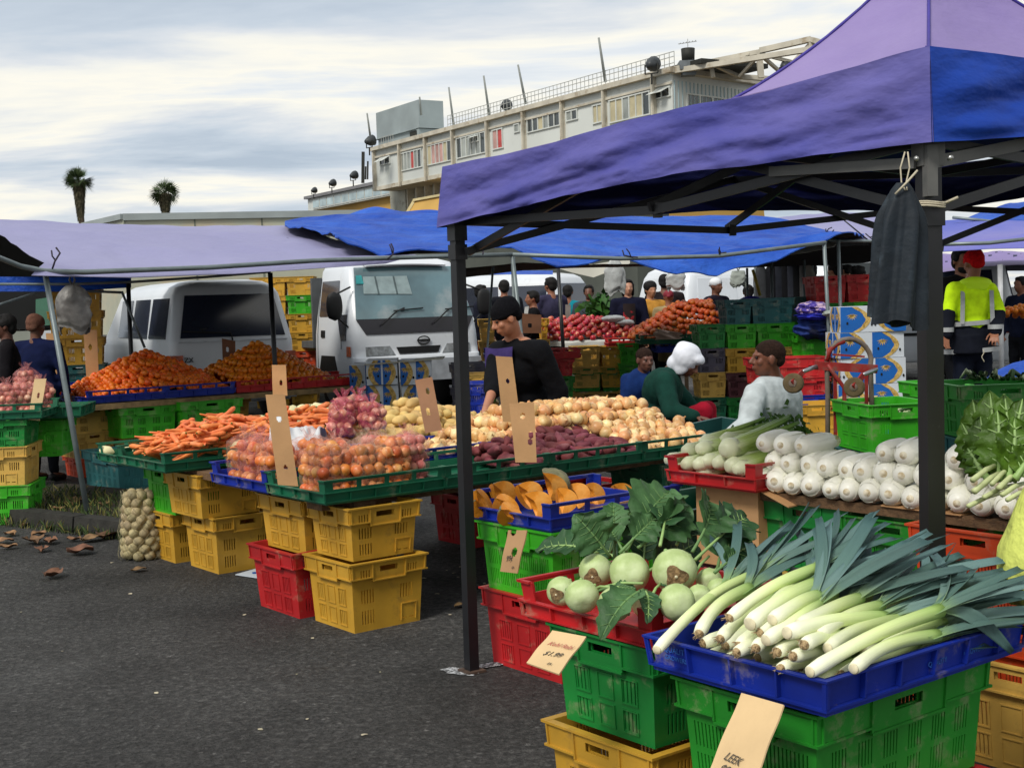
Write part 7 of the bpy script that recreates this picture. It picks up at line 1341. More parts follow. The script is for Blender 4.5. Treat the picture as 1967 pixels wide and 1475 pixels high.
def onion_bag(c, wx, wy, h, rz, meshes, r, m, label, seed=0, tilt=0, knot=True, cat='bag of onions'):
    t = thing('onion_bag', label, cat, tuple(c), rz); t.rotation_euler = (tilt, 0, rz); rs = np.random.RandomState(seed + 11); pts = []; s = r * 1.8; hh = h * .93
    nl = max(2, int(hh / (s * .84))); 
    for l in range(nl):
        z = r + l * s * .84; sh = 1 if l < nl - 1 else .72
        nx, ny = max(1, int(wx * sh / s)), max(1, int(wy * sh / s))
        for i in range(nx):
            for j in range(ny):
                edge = i in (0, nx - 1) or j in (0, ny - 1) or l == nl - 1
                if not edge: continue
                x = (i + .5 - nx / 2 + (.25 if l % 2 else -.25)) * s; y = (j + .5 - ny / 2 + (.2 if l % 2 else -.2)) * s; pts.append((x + rs.normal(0, r * .12), y + rs.normal(0, r * .12), z + rs.normal(0, r * .12)))
    for i, p in enumerate(pts[:100]):
        o = bpy.data.objects.new('onion', meshes[i % len(meshes)]); COL.objects.link(o); o.parent = t; o.location = p; o.rotation_euler = tuple(rs.uniform(0, 6, 3))
    b = MB(); n = 40
    def fn(u, v):
        a = u * 2 * pi; ca, sa = cos(a), sin(a); sq = 1 / max(abs(ca), abs(sa)) ** .75; k = v / .78
        if v <= .78: R = 1.0 + .04 * sin(k * 3); z = h * .84 * k; rx, ry = wx / 2 + r * .25, wy / 2 + r * .25
        else: q = (v - .78) / .22; R = (1 - q) ** .7 * .9 + .12; z = h * (.84 + .16 * q ** .8); rx, ry = wx / 2, wy / 2
        bm = 1 + .05 * nzv(ca * 3 + seed, sa * 3, v * 6) + .03 * sin(9 * a + seed) * (v > .7)
        if v < .03: R *= .6
        return Vector((rx * R * sq * .86 * ca * bm, ry * R * sq * .86 * sa * bm, z))
    b.grid(fn, n, 22, 0, 0); b.obj('net_film', m, t)
    if knot:
        b = MB()
        for k in range(3): a0 = k * 2.1 + seed; b.grid(lambda u, v: ((.012 + .035 * v) * cos(a0 + (u - .5) * 1.6) + .006 * sin(u * 9), (.012 + .035 * v) * sin(a0 + (u - .5) * 1.6), h * .93 + .05 * v + .008 * sin(u * 7 + k)), 8, 4)
        b.obj('gathered_neck', m, t)
    return t
# front green tray, left to right, then blue tray, then the rest
fr = FM
for i, (a, b_, wx, wy, h, me, r, m, lb) in enumerate([(.13, .22, .18, .24, .25, ONB, .030, fp, 'bag of brown onions right beside the tall price card'), (.30, .15, .17, .20, .27, ONB, .029, fw, 'clear bag of golden brown onions at the front middle of the green tray'), (.455, .17, .17, .20, .26, ONB, .026, fw, 'third clear bag of golden onions in the green tray'), (.59, .2, .14, .2, .27, ONR, .026, fk, 'rosy bag of small red onions at the right end of the green tray'), (.3, .40, .2, .18, .25, ONB, .03, fp, 'bag of onions behind the front row in the green tray'), (.52, .40, .2, .18, .26, ONR, .03, fp, 'pink bag behind the red onion bag in the green tray'),
    (.13, .68, .2, .18, .25, ONB, .033, fp, 'pink bag of large onions at the near end of the blue tray'), (.13, .87, .2, .17, .26, ONB, .033, fk, 'pink bag of large onions in the middle of the blue tray'), (.14, 1.04, .2, .15, .25, ONB, .033, fp, 'pink bag of large onions at the left end of the blue tray'), (.35, .75, .2, .2, .24, ONB, .033, fp, 'second row bag of onions behind the blue tray front')]):
    onion_bag(fr(a, b_, .612), wx, wy, h, fr.r + R_(RS.uniform(-6, 6)), me, r, m, lb, i)
redb = filmmat('red mesh film', '#b84a60', .35)
for i, (px, py, y, lb) in enumerate([(660, 775, 7.35, 'left of the pink mesh bags behind the onion bags'), (690, 770, 7.5, 'middle pink mesh bag behind the onion bags'), (715, 785, 7.3, 'right pink mesh bag lying behind the onion bags'), (655, 800, 7.15, 'front pink mesh bag against the white plastic')]):
    c = Y(px, py + 38, y); onion_bag(c, .13, .11, .15, .5 + i, ONR, .022, redb, lb, i + 30, cat='bag of red onions')
sup = MB()
for i, (px, py, y, lb) in enumerate([(18, 850, 9.9, 'leftmost bag of red onions on the left edge green tray'), (48, 852, 9.95, 'bag of red onions in the middle of the left edge tray'), (84, 852, 10.1, 'bag of red onions at the right of the left edge tray'), (55, 815, 10.25, 'bag of pale onions behind the leaning card at the left edge')]):
    c = Y(px, py, y); c.z = .775; onion_bag(c, .17, .16, .24 if i < 3 else .34, .3 * i, ONR, .028, fk, lb, i + 50, cat='bag of red onions')
# net sack of garlic on the ground
gt = thing('net_sack', 'tall net sack of whitish garlic bulbs standing on the asphalt', 'sack', tuple(G(276, 1072)), R_(20)); gb = lump(mat('garlic', '#a99a74', .7, .15, 20, .2, 40, rand=.2, col2='#8a7d60', c2=(.5, .65)), .030, .034, 4, 'garlic_bulb', 0, 10, 8)
k = 0
for l in range(9):
    R0 = .105 * (1 - .25 * (l / 8) ** 2); n_ = 10 if l < 7 else 8
    for i in range(n_):
        a = 2 * pi * (i + .5 * (l % 2)) / n_ + RS.normal(0, .06); o = bpy.data.objects.new('garlic_bulb', gb); COL.objects.link(o); o.parent = gt; o.location = (R0 * cos(a), R0 * sin(a) * .8, .035 + l * .045 + RS.normal(0, .005)); o.rotation_euler = tuple(RS.uniform(0, 6, 3)); k += 1
b = MB(); b.tube([(0, 0, .02), (0, 0, .3), (0, 0, .4)], [.09, .085, .06], 12); b.obj('inner_bulbs', MATS['garlic'], gt)
b = MB()
for s in (-1, 1):
    for i in range(16):
        a0 = i * 2 * pi / 16; b.tube([((.146 - .03 * (t / 12) ** 2 + .006 * sin(t * 1.6)) * cos(a0 + s * t * .22), (.12 - .025 * (t / 12) ** 2) * sin(a0 + s * t * .22), .005 + .42 * t / 12) for t in range(13)], .0011, 3)
b.obj('net', mat('net thread', '#8a8468', .8), gt)
gt2 = thing('net_sack', 'net sack of cream bulbs behind the hand truck legs', 'sack', tuple(Y(1650, 840, 9.6))); gt2.location.z = 0
for l in range(17):
    for i in range(8): a = 2 * pi * (i + .5 * (l % 2)) / 8; o = bpy.data.objects.new('garlic_bulb', gb); COL.objects.link(o); o.parent = gt2; o.location = (.12 * cos(a), .1 * sin(a), .03 + l * .042); o.rotation_euler = tuple(RS.uniform(0, 6, 3))
    if l >= 11: pass
# white plastic sheet behind the cards
b = MB(); q0, q1 = Y(530, 810, 7.0), Y(625, 812, 7.2)
def wfn(u, v):
    p = q0.lerp(q1, u); top = .17 + .06 * math.exp(-((u - .12) / .14) ** 2) - .02 * u; return Vector((p.x - .02 + .03 * nzv(u * 3, v * 3, 4), p.y - .22 + .50 * v, .70 + top * sin(pi * min(1, v * 1.15)) ** .6 + .025 * nzv(u * 5, v * 5, 1) + .012 * nzv(u * 13, v * 11, 2)))
b.grid(wfn, 40, 30, 0, .002); tag(b.obj('white_plastic', mat('white crumpled plastic', '#d8dadc', .35, .05, 8, .5, 18, .5, trans=.15)), 'crumpled white plastic bags piled behind the tall price card', 'plastic bag')
# ------------------------------------------------------------ cardboard price cards
def hole_card(label, pts, dth=.004, m=cardm, holes=(), marks=(), name='price_card'):
    """pts: four corners tl, tr, br, bl ; holes: (u, v, ru, rv) through the card ; marks: text"""
    tl_, tr_, br_, bl_ = [Vector(p) for p in pts]; nn = (tr_ - tl_).cross(bl_ - tl_).normalized(); P = lambda u, v, d=0: tl_.lerp(tr_, u).lerp(bl_.lerp(br_, u), v) + nn * d
    o = tl_; b = MB(); NU, NV = 20, 66; inside = lambda u, v: any(((u - h[0]) / h[2]) ** 2 + ((v - h[1]) / h[3]) ** 2 < 1 for h in holes); Wd = NV + 1
    vs = [P(i / NU, j / NV, .0015 * sin(j / NV * 8)) - o for i in range(NU + 1) for j in range(NV + 1)]; v2 = [v + nn * dth for v in vs]; K = len(vs); fs = []
    alive = {(i, j): not inside((i + .5) / NU, (j + .5) / NV) for i in range(NU) for j in range(NV)}
    for (i, j), al in alive.items():
        if not al: continue
        q = (i * Wd + j, (i + 1) * Wd + j, (i + 1) * Wd + j + 1, i * Wd + j + 1); fs.append(q); fs.append(tuple(x + K for x in reversed(q)))
        for (di, dj, a, c) in ((-1, 0, q[3], q[0]), (1, 0, q[1], q[2]), (0, -1, q[0], q[1]), (0, 1, q[2], q[3])):
            if not alive.get((i + di, j + dj), False): fs.append((c, a, a + K, c + K))
    b.add(vs + v2, fs, 0, False); ob = b.obj(name, m, loc=o); recalc(ob.data); tag(ob, label, 'sign')
    for (body, u, v, size, ang, mt) in marks:
        X = (tr_ - tl_).normalized(); Yv = -((bl_ - tl_) - X * (bl_ - tl_).dot(X)).normalized(); Zv = X.cross(Yv); off = .0022
        if Zv.dot(Vector((0, 0, CAM_H)) - o) < 0: off = -off
        M3 = Matrix((X, Yv, Zv)).transposed() @ Matrix.Rotation(ang, 3, 'Z'); side_ = nn if nn.dot(Vector((0, 0, CAM_H)) - o) > 0 else -nn
        base = P(u, v) - o + side_ * (dth + .0032 if nn.dot(Vector((0, 0, CAM_H)) - o) > 0 else .0032); text('handwriting', body, size, mt, ob, base, M3.to_euler(), .0003, .3)
    return ob
hole_card('tall brown card with two holes standing in front of the onion bags', [Y(510, 758, 5.95), Y(547, 757, 5.97), Y(573, 934, 5.92), Y(534, 931, 5.90)], holes=((.52, .27, .13, .035), (.5, .80, .09, .022)))
hole_card('brown card standing behind the tall one in front of the red trays', [Y(522, 701, 8.1), Y(549, 701, 8.1), Y(552, 760, 8.1), Y(524, 760, 8.1)], holes=((.6, .58, .12, .09),))
hole_card('reddish brown card leaning in the yellow potatoes', [Y(797, 730, 7.2), Y(830, 724, 7.2), Y(849, 826, 7.2), Y(817, 832, 7.2)], m=mat('reddish card', '#a97c5c', .8, .08, 6), holes=((.6, .24, .12, .06), (.4, .62, .12, .07)))
hole_card('tallest brown card standing in the loose onions by the boy', [Y(952, 684, 6.9), Y(984, 686, 6.9), Y(1000, 812, 6.9), Y(966, 810, 6.9)], holes=((.55, .37, .11, .035),))
hole_card('short wide brown card planted in the purple sweet potatoes', [Y(978, 775, 6.55), Y(1026, 772, 6.55), Y(1031, 888, 6.5), Y(990, 888, 6.5)], holes=((.5, .22, .11, .055), (.8, .55, .12, .06), (.75, .66, .1, .05)))
hole_card('light card leaning on the left edge tray of red onions', [Y(66, 728, 9.6), Y(89, 727, 9.6), Y(76, 808, 9.55), Y(54, 806, 9.55)], m=cardp, holes=((.55, .4, .12, .07),))
hole_card('brown card left of the teal crate behind the leaning pole', [Y(88, 640, 12.6), Y(106, 640, 12.6), Y(110, 732, 12.6), Y(94, 732, 12.6)], holes=((.6, .5, .12, .06),)); hole_card('tall brown card right of the teal crate behind the mandarins', [Y(160, 632, 12.8), Y(186, 634, 12.8), Y(190, 730, 12.8), Y(166, 730, 12.8)], holes=((.45, .35, .13, .06),))
hole_card('dark brown card at the left of the orange heap against the van', [Y(426, 650, 13.6), Y(452, 655, 13.6), Y(452, 700, 13.6), Y(428, 700, 13.6)], m=mat('dark card', '#6f4a34', .8, .1, 6), holes=((.4, .4, .12, .1),))
pk_ = lambda px, py, d: Y(px, py, d)
cI = FP(-.03, .30, .6)
hole_card('brown price card with two holes hanging on the lime pumpkin crate', [Y(976, 1018, 5.12), Y(1012, 1018, 5.02), Y(993, 1101, 5.0), Y(960, 1097, 5.10)], holes=((.30, .02, .16, .12), (.60, .52, .15, .11)), marks=(('99¢', .42, .68, .03, .1, ink), ('EA', .72, .88, .014, .1, ink)), m=mat('pumpkin card', '#a8845e', .8, .08, 6))
hole_card('pale torn price card with faint red writing under the kohlrabi tray', [Y(1061, 1210, 3.43), Y(1126, 1222, 3.34), Y(1073, 1293, 3.22), Y(1011, 1271, 3.30)], marks=(('Kohl Rabi', .55, .38, .022, 0, inkr), ('$1.99', .52, .64, .026, .05, ink), ('EA', .62, .88, .012, 0, ink)), m=cardp)
hole_card('long pale price card for the leeks hanging from the blue tray', [Y(1424, 1330, 2.98), Y(1505, 1353, 2.84), Y(1457, 1480, 2.74), Y(1362, 1478, 2.86)], marks=(('LEEK', .42, .86, .028, -.05, ink), ('$2.50', .45, 1.04, .034, -.05, ink)), m=cardp)
hole_card('dark card in the far apple stall left of the apples', [Y(1003, 602, 17.2), Y(1040, 605, 17.2), Y(1040, 640, 17.2), Y(1003, 640, 17.2)], m=MATS['dark card'], holes=((.4, .6, .12, .12),)); hole_card('grey card standing at the back of the red apples', [Y(1086, 585, 19), Y(1096, 585, 19), Y(1096, 614, 19), Y(1086, 614, 19)], m=mat('grey card', '#7a7672', .8)); hole_card('white card behind the boy at the far stall', [Y(1008, 590, 18.2), Y(1016, 588, 18.2), Y(1013, 612, 18.2), Y(1006, 612, 18.2)], m=mat('white card', '#b8bab8', .7))
# pale embossed lettering on the trays
for (body, px, py, fr_, side_, sz, mt) in [('QUALITY', 0, 0, FL_, 0, .014, 1), ]:
    le = mat('embossed blue', '#2d5fb0', .5); tr_o = TLEEK
    text('raised_lettering', 'QUALITY', .020, le, tr_o, (-.38 - .0105, .185, .062), (pi / 2, 0, -pi / 2), .0006); text('raised_lettering', 'GROWERS', .016, le, tr_o, (-.38 - .0105, .185, .042), (pi / 2, 0, -pi / 2), .0006)
    text('raised_lettering', 'QUALITY', .018, le, tr_o, (.02, -.26 - .0105, .045), (pi / 2, 0, 0), .0006); text('raised_lettering', 'GROWERS', .018, le, tr_o, (.17, -.26 - .0105, .045), (pi / 2, 0, 0), .0006)
# ------------------------------------------------------------ people : one continuous skin surface each, garments and hair as parts
def baked(mb, name, m, vox, par, inv, smooth=4, disp=0, seed=0):
    b2 = MB(); b2.v = [tuple(inv @ Vector(v)) for v in mb.v]; b2.f, b2.m, b2.s = mb.f, mb.m, mb.s; me = b2.mesh('tmp', [m]); me.materials.clear(); me.materials.append(m)
    for p in me.polygons: p.material_index = 0
    recalc(me); o = bpy.data.objects.new('tmp', me); COL.objects.link(o); r = o.modifiers.new('r', 'REMESH'); r.mode = 'VOXEL'; r.voxel_size = vox; r.use_smooth_shade = True
    s = o.modifiers.new('s', 'SMOOTH'); s.iterations = smooth; s.factor = .5
    dg = bpy.context.evaluated_depsgraph_get(); me2 = bpy.data.meshes.new_from_object(o.evaluated_get(dg)); bpy.data.objects.remove(o); me2.name = name
    if disp:
        n = len(me2.vertices); co = np.empty(n * 3); me2.vertices.foreach_get('co', co); co = co.reshape(-1, 3); no = np.empty(n * 3); me2.vertices.foreach_get('normal', no); no = no.reshape(-1, 3)
        for i in range(n):
            p = co[i]; co[i] += no[i] * disp * (nzv(p[0] * 7 + seed, p[1] * 7, p[2] * 11 + p[0] * 6) + .5 * nzv(p[0] * 18, p[1] * 18 + seed, p[2] * 22))
        me2.vertices.foreach_set('co', co.ravel()); me2.update()
    me2.materials.clear(); me2.materials.append(m); me2.polygons.foreach_set('use_smooth', [True] * len(me2.polygons)); return link(name, me2, par)
def cap(mb, a, b, r0, r1, n=12):
    a, b = Vector(a), Vector(b); d = (b - a); l = d.length; d = d.normalized() if l > 1e-6 else Vector((0, 0, 1)); pts, rr = [], []
    for t in (-90, -60, -30): pts.append(a + d * r0 * sin(R_(t))); rr.append(max(.0008, r0 * cos(R_(t))))
    for k in range(5): pts.append(a.lerp(b, k / 4)); rr.append(r0 + (r1 - r0) * k / 4)
    for t in (30, 60, 90): pts.append(b + d * r1 * sin(R_(t))); rr.append(max(.0008, r1 * cos(R_(t))))
    mb.tube(pts, rr, n)
def headmb(mb, c, R, s, hair=False):
    def P(x, y, z): return c + R @ Vector((x * s, y * s, z * s))
    def E(x, y, z, rx, ry, rz): mb.ell(P(x, y, z), (rx * s, ry * s, rz * s), 16, 10, 0, R)
    E(0, -.012, .03, .075, .094, .085); E(0, .022, -.03, .056, .066, .078); E(0, .05, -.083, .026, .026, .02); E(0, .07, .022, .048, .022, .014)
    cap(mb, P(0, .086, .012), P(0, .106, -.022), .009 * s, .0145 * s, 8); E(.012, .092, -.028, .009, .01, .007); E(-.012, .092, -.028, .009, .01, .007)
    E(0, .082, -.052, .024, .013, .007); E(0, .080, -.063, .021, .013, .008)
    for q in (-1, 1): E(q * .076, -.005, -.005, .010, .02, .032); E(q * .038, .058, -.02, .022, .02, .022)
def handmb(mb, w, d, nrm, s=1.0, curl=.5, spread=.12, thumb=1):
    d = d.normalized(); sd_ = d.cross(nrm).normalized(); n_ = sd_.cross(d).normalized()
    for k in range(4): o = (k - 1.5) * .019 * s; cap(mb, w + sd_ * o * .6, w + d * .085 * s + sd_ * o, .014 * s, .011 * s, 8)
    for k, L_ in enumerate((.066, .076, .072, .056)):
        o = (k - 1.5) * .0215 * s; p = w + d * .088 * s + sd_ * o; dd = (d + sd_ * (k - 1.5) * spread).normalized(); a = 0
        for j, f in enumerate((.45, .32, .23)): a += curl * (.5 + .3 * j); q = p + (dd * cos(a) - n_ * sin(a)).normalized() * L_ * f * s; cap(mb, p, q, (.0088 - .001 * j) * s, (.008 - .001 * j) * s, 8); p = q
    p = w + d * .025 * s + sd_ * thumb * .028 * s; q = p + (d * .6 + sd_ * thumb * .75 - n_ * .3).normalized() * .042 * s; cap(mb, p, q, .0125 * s, .0105 * s, 8); q2 = q + (d * .9 + sd_ * thumb * .25 - n_ * .35).normalized() * .034 * s; cap(mb, q, q2, .010 * s, .0085 * s, 8)
HAIRC = dict(black='#0d0b0b', dark='#2a1d18', grey='#55504c', brown='#2c1c14')
def skin(c): return mat('skin ' + c, c, .5, .10, 8, .08, 40, .35, sub=.08)
def fabric(c, **k): return mat('fabric ' + c, c, .9, .16, 12, .35, 30, .12, **k)
def person(label, J, fwd, sk='#8a5a42', hair='black', top='#20242c', legs='#15171c', s=1.0, vox=.014, pitch=0, fat=1.0, hairstyle='short', coat=0, sleeves=True, inner=None, extra=None, thumbs=(1, -1), hands=True, hdir=None, curl=.4, neckcol=False, group=None):
    """J: world joints; fwd: direction the head faces (horizontal)"""
    t = thing('person', label, 'person', (J['pel'].x, J['pel'].y, 0), 0, group); inv = Matrix.Translation(-t.location); f = Vector(fwd); f.z = 0; f.normalize()
    x_ = Vector((f.y, -f.x, 0)); R = Matrix((x_, f, Vector((0, 0, 1)))).transposed() @ Matrix.Rotation(pitch, 3, 'X'); hc = J['head']; b = MB(); headmb(b, hc, R, s)
    cap(b, hc + R @ Vector((0, -.02 * s, -.04 * s)), J['neck'], .052 * s, .056 * s); cap(b, J['neck'], J['chest'], .07 * s, .10 * s); cap(b, J['chest'], J['pel'], .11 * s, .11 * s)
    for q in 'LR':
        cap(b, J['neck'].lerp(J['sh' + q], .4), J['sh' + q], .05 * s, .045 * s); cap(b, J['sh' + q], J['el' + q], .044 * s, .036 * s); cap(b, J['el' + q], J['wr' + q], .036 * s, .024 * s)
        dr = (J['wr' + q] - J['el' + q]).normalized()
        if hdir and q in hdir: dr = Vector(hdir[q])
        if hands: handmb(b, J['wr' + q], dr, Vector((0, 0, 1)) if abs(dr.z) < .8 else f, s, curl, .12, thumbs[0] if q == 'L' else thumbs[1])
        cap(b, J['hi' + q], J['kn' + q], .075 * s, .052 * s); cap(b, J['kn' + q], J['an' + q], .05 * s, .034 * s); cap(b, J['an' + q] + Vector((0, 0, -.01)), J['an' + q] + f * .13 * s + Vector((0, 0, -.035)), .036 * s, .028 * s)
    body = baked(b, 'body', skin(sk), vox * .62 if vox < .016 else vox * .7, t, inv, 2)
    for q in (-1, 1):
        if vox < .02 and hairstyle != 'hood': e = MB(); e.ell(hc + R @ Vector((q * .031 * s, .079 * s, .008 * s)), .0085 * s, 10, 8); e.v = [tuple(inv @ Vector(v)) for v in e.v]; e.obj('eye', mat('eye dark', '#120c0a', .2), t)
    g = MB(); r = fat                      # upper garment
    sh = (J['shL'] + J['shR']) / 2; sx = (J['shR'] - J['shL']).normalized(); up = (J['neck'] - J['pel']).normalized(); ff = sx.cross(up).normalized(); RT = Matrix((sx, ff, up)).transposed(); hw = (J['shR'] - J['shL']).length / 2
    g.ell(J['chest'] + up * .02, (hw * .98 * r, .125 * s * r, .2 * s), 18, 12, 0, RT); g.ell(J['chest'].lerp(J['pel'], .55), (hw * .88 * r, .125 * s * r, .20 * s), 18, 12, 0, RT); g.ell(J['pel'] + up * .02, (hw * (.88 + coat) * r, (.13 + coat * .25) * s * r, .15 * s), 18, 12, 0, RT)
    if coat: g.tube([J['pel'] + up * .1, J['pel'] - up * .02, J['pel'] - up * .16 * (1 + coat)], [.16 * s * r, (.175 + .1 * coat) * s * r, (.18 + .16 * coat) * s * r], 16, flat=1)
    cap(g, J['neck'] - up * .03, J['neck'] + up * .012, .066 * s, .062 * s)
    for q in 'LR':
        cap(g, sh + up * .01, J['sh' + q], .075 * s, .066 * s * r); cap(g, J['sh' + q], J['el' + q], .066 * s * r, .056 * s * r)
        e = J['wr' + q] if (sleeves is True or q in sleeves) else J['el' + q].lerp(J['wr' + q], .22); cap(g, J['el' + q], e - (e - J['el' + q]).normalized() * .01, .056 * s * r, .040 * s * r)
    baked(g, 'jacket' if coat else 'shirt', fabric(top), vox, t, inv, 4, .007 * s, len(label))
    l = MB()
    l.ell(J['pel'] - up * .06, (hw * .8, .12 * s, .12 * s), 14, 10, 0, RT)
    for q in 'LR': cap(l, J['hi' + q], J['kn' + q], .098 * s, .070 * s); cap(l, J['kn' + q], J['an' + q] + Vector((0, 0, .03)), .070 * s, .052 * s)
    baked(l, 'trousers', fabric(legs), vox * 1.2, t, inv, 4, .008, 3)
    for q in 'LR': sh_ = MB(); a = J['an' + q]; cap(sh_, a + Vector((0, 0, -.03)) - f * .04 * s, a + f * .15 * s + Vector((0, 0, -.045)), .045 * s, .038 * s); baked(sh_, 'shoe', mat('shoe', '#141416', .6), vox * 1.2, t, inv, 3)
    h = MB(); E = lambda x, y, z, rx, ry, rz: h.ell(hc + R @ Vector((x * s, y * s, z * s)), (rx * s, ry * s, rz * s), 16, 10, 0, R)
    if hairstyle == 'beanie':
        E(0, -.014, .050, .089, .106, .082); E(0, -.01, .030, .091, .107, .03); E(0, -.03, .085, .07, .085, .055); E(0, -.07, .0, .07, .045, .05); baked(h, 'beanie', mat('knit ' + hair, hair, .95, .2, 60, .6, 120, .1), .008, t, inv, 3, .003)
    elif hairstyle == 'bandana':
        E(0, -.012, .05, .086, .102, .075); E(0, -.11, .02, .03, .03, .025); baked(h, 'headscarf', mat('white cloth ' + hair, hair, .8, .05, 8, .3, 30), .009, t, inv, 3, .003)
    elif hairstyle == 'hood': 
        E(0, -.025, .025, .106, .112, .115); E(0, .055, .065, .07, .06, .04); E(0, -.07, .06, .06, .07, .06); E(0, -.065, -.06, .085, .065, .08); E(.05, .0, -.04, .03, .06, .08); E(-.05, .0, -.04, .03, .06, .08); baked(h, 'hood', mat('white cloth ' + hair, hair, .8, .05, 8, .3, 30), .009, t, inv, 5, .005)
    elif hairstyle == 'crop':
        E(0, -.018, .042, .0795, .098, .081); E(0, -.06, .0, .066, .05, .05); baked(h, 'hair', mat('hair ' + hair, HAIRC.get(hair, hair), .9, .3, 60, .6, 160, .1), .008, t, inv, 2, .002)
    else:
        E(0, -.024, .042, .084, .096, .085); E(0, -.06, -.01, .072, .055, .07); E(0, .03, .088, .06, .05, .03)
        for q in (-1, 1): E(q * .068, .0, .03, .02, .05, .04)
        if hairstyle == 'long': E(0, -.06, -.06, .078, .05, .10); E(.07, -.01, -.04, .022, .04, .08); E(-.07, -.01, -.04, .022, .04, .08)
        if hairstyle == 'bun': E(0, -.10, .08, .045, .045, .045)
        if hairstyle == 'curly': E(0, -.02, .06, .1, .105, .085)
        baked(h, 'hair', mat('hair ' + hair, HAIRC.get(hair, hair), .75, .25, 30, .5, 90, .3), .008 if vox < .02 else .014, t, inv, 1, .004)
    if extra: extra(t, inv, R, hc, RT, s)
    return t
def stand(px, py, y, label, face, sh_w=.38, s=None, reach=0, lean=0, **k):
    """a standing figure whose head centre is seen at (px, py)"""
    hc = Y(px, py, y); Hh = hc.z + .12; s = s or max(.8, Hh / 1.72); f = Vector(face); f.z = 0; f.normalize(); x_ = Vector((f.y, -f.x, 0)); o = Vector((hc.x, hc.y, 0)); lx = Vector((lean, 0, 0))
    P = lambda a, b, z: o + x_ * a * s + f * b * s + Vector((0, 0, z * s)) + lx * (1 - z / 1.6)
    dz = hc.z / s - 1.58; w_ = sh_w / 2
    J = dict(head=hc, neck=P(0, -.02, 1.42 + dz), chest=P(0, -.01, 1.22 + dz), pel=P(0, 0, .93), shL=P(-w_, -.01, 1.38 + dz), shR=P(w_, -.01, 1.38 + dz), elL=P(-w_ - .05, .02 + reach * .15, 1.12 + dz), elR=P(w_ + .05, .02 + reach * .15, 1.12 + dz), wrL=P(-w_ - .03 + reach * .08, .10 + .25 * reach, .90 + dz + .16 * reach), wrR=P(w_ + .03 - reach * .08, .10 + .25 * reach, .90 + dz + .16 * reach), hiL=P(-.09, 0, .90), hiR=P(.09, 0, .90), knL=P(-.1, .02, .5), knR=P(.1, .02, .5), anL=P(-.1, 0, .08), anR=P(.11, .02, .08))
    return person(label, J, f, s=s, **k)
yy = lambda px, py, d: Y(px, py, d)
# the boy behind the onions
Z0 = lambda v: Vector((v.x, v.y, .08))
J = dict(head=yy(972, 612, 8.5), neck=yy(988, 652, 8.58), chest=yy(1000, 715, 8.65), pel=yy(1024, 815, 8.8), shL=yy(958, 676, 8.66), shR=yy(1036, 674, 8.44), elL=yy(948, 745, 8.4), wrL=yy(930, 796, 8.0), elR=yy(1074, 756, 8.5), wrR=yy(1050, 830, 8.55), hiL=yy(1010, 830, 8.7), hiR=yy(1040, 830, 8.95), knL=Vector((.14, 8.6, .45)), knR=Vector((.2, 8.9, .45)), anL=Vector((.14, 8.65, .08)), anR=Vector((.22, 8.95, .08)))
def boyx(t, inv, R, hc, RT, s):
    b = MB(); b.grid(lambda u, v: inv @ (J['chest'].lerp(J['neck'], .98 * v + .02) + RT @ Vector(((u - .70) * .23, .163 + .022 * sin(pi * u) - .05 * v * v, 0))), 12, 12, 0, .006); sh = b.obj('tee_shirt', fabric('#3d3366'), t)
    tx = text('lettering', 'VALLEY', .034, mat('print grey', '#9a9cae', .8), sh, inv @ (J['chest'].lerp(J['neck'], .52) + RT @ Vector((-.045, .186, 0))), (pi / 2, .06, R_(-14)), .0005)
person('boy in a black beanie and loose black jacket reaching down into the produce', J, (-.93, -.36, 0), sk='#a9745a', hair='#0f0f13', hairstyle='beanie', top='#0e0f13', legs='#101014', s=.98, vox=.0125, pitch=R_(-22), coat=.55, fat=1.22, sleeves=('R',), extra=boyx, curl=.35, hdir={'L': (-.35, -.35, -.85)})
# the seated man in pale grey
J = dict(head=yy(1474, 690, 8.95), neck=yy(1486, 733, 9.0), chest=yy(1486, 785, 9.02), pel=yy(1490, 860, 9.1), shL=yy(1450, 758, 8.78), shR=yy(1520, 760, 9.25), elL=yy(1436, 815, 8.62), wrL=yy(1402, 838, 8.55), elR=yy(1522, 830, 9.3), wrR=yy(1470, 850, 9.1), hiL=yy(1470, 868, 8.95), hiR=yy(1490, 868, 9.2), knL=yy(1392, 862, 8.75), knR=yy(1400, 858, 9.1))
J['anL'] = Z0(J['knL']) + Vector((.03, 0, 0)); J['anR'] = Z0(J['knR']) + Vector((.05, 0, 0))
def gx(t, inv, R, hc, RT, s):
    b = MB()
    for a in range(13): pass
    b.tube([inv @ (J['neck'] + Vector((.064 * cos(i * pi / 8), .064 * sin(i * pi / 8), -.004 + .012 * cos(i * pi / 8)))) for i in range(17)], .014, 8); b.obj('collar', fabric('#9aa3a6'), t)
person('seated heavy man with short dark hair in a pale grey jumper, back to the camera', J, (-.97, -.12, 0), sk='#6b4130', hair='dark', hairstyle='crop', top='#aeb6b8', legs='#14161c', s=1.1, vox=.0125, pitch=R_(4), fat=1.16, coat=.06, extra=gx)
crate('dkgreen', Vector((J['pel'].x + .04, J['pel'].y, 0)), R_(20), 'dark crate the man in grey sits on', .4, .36, J['pel'].z - .13)
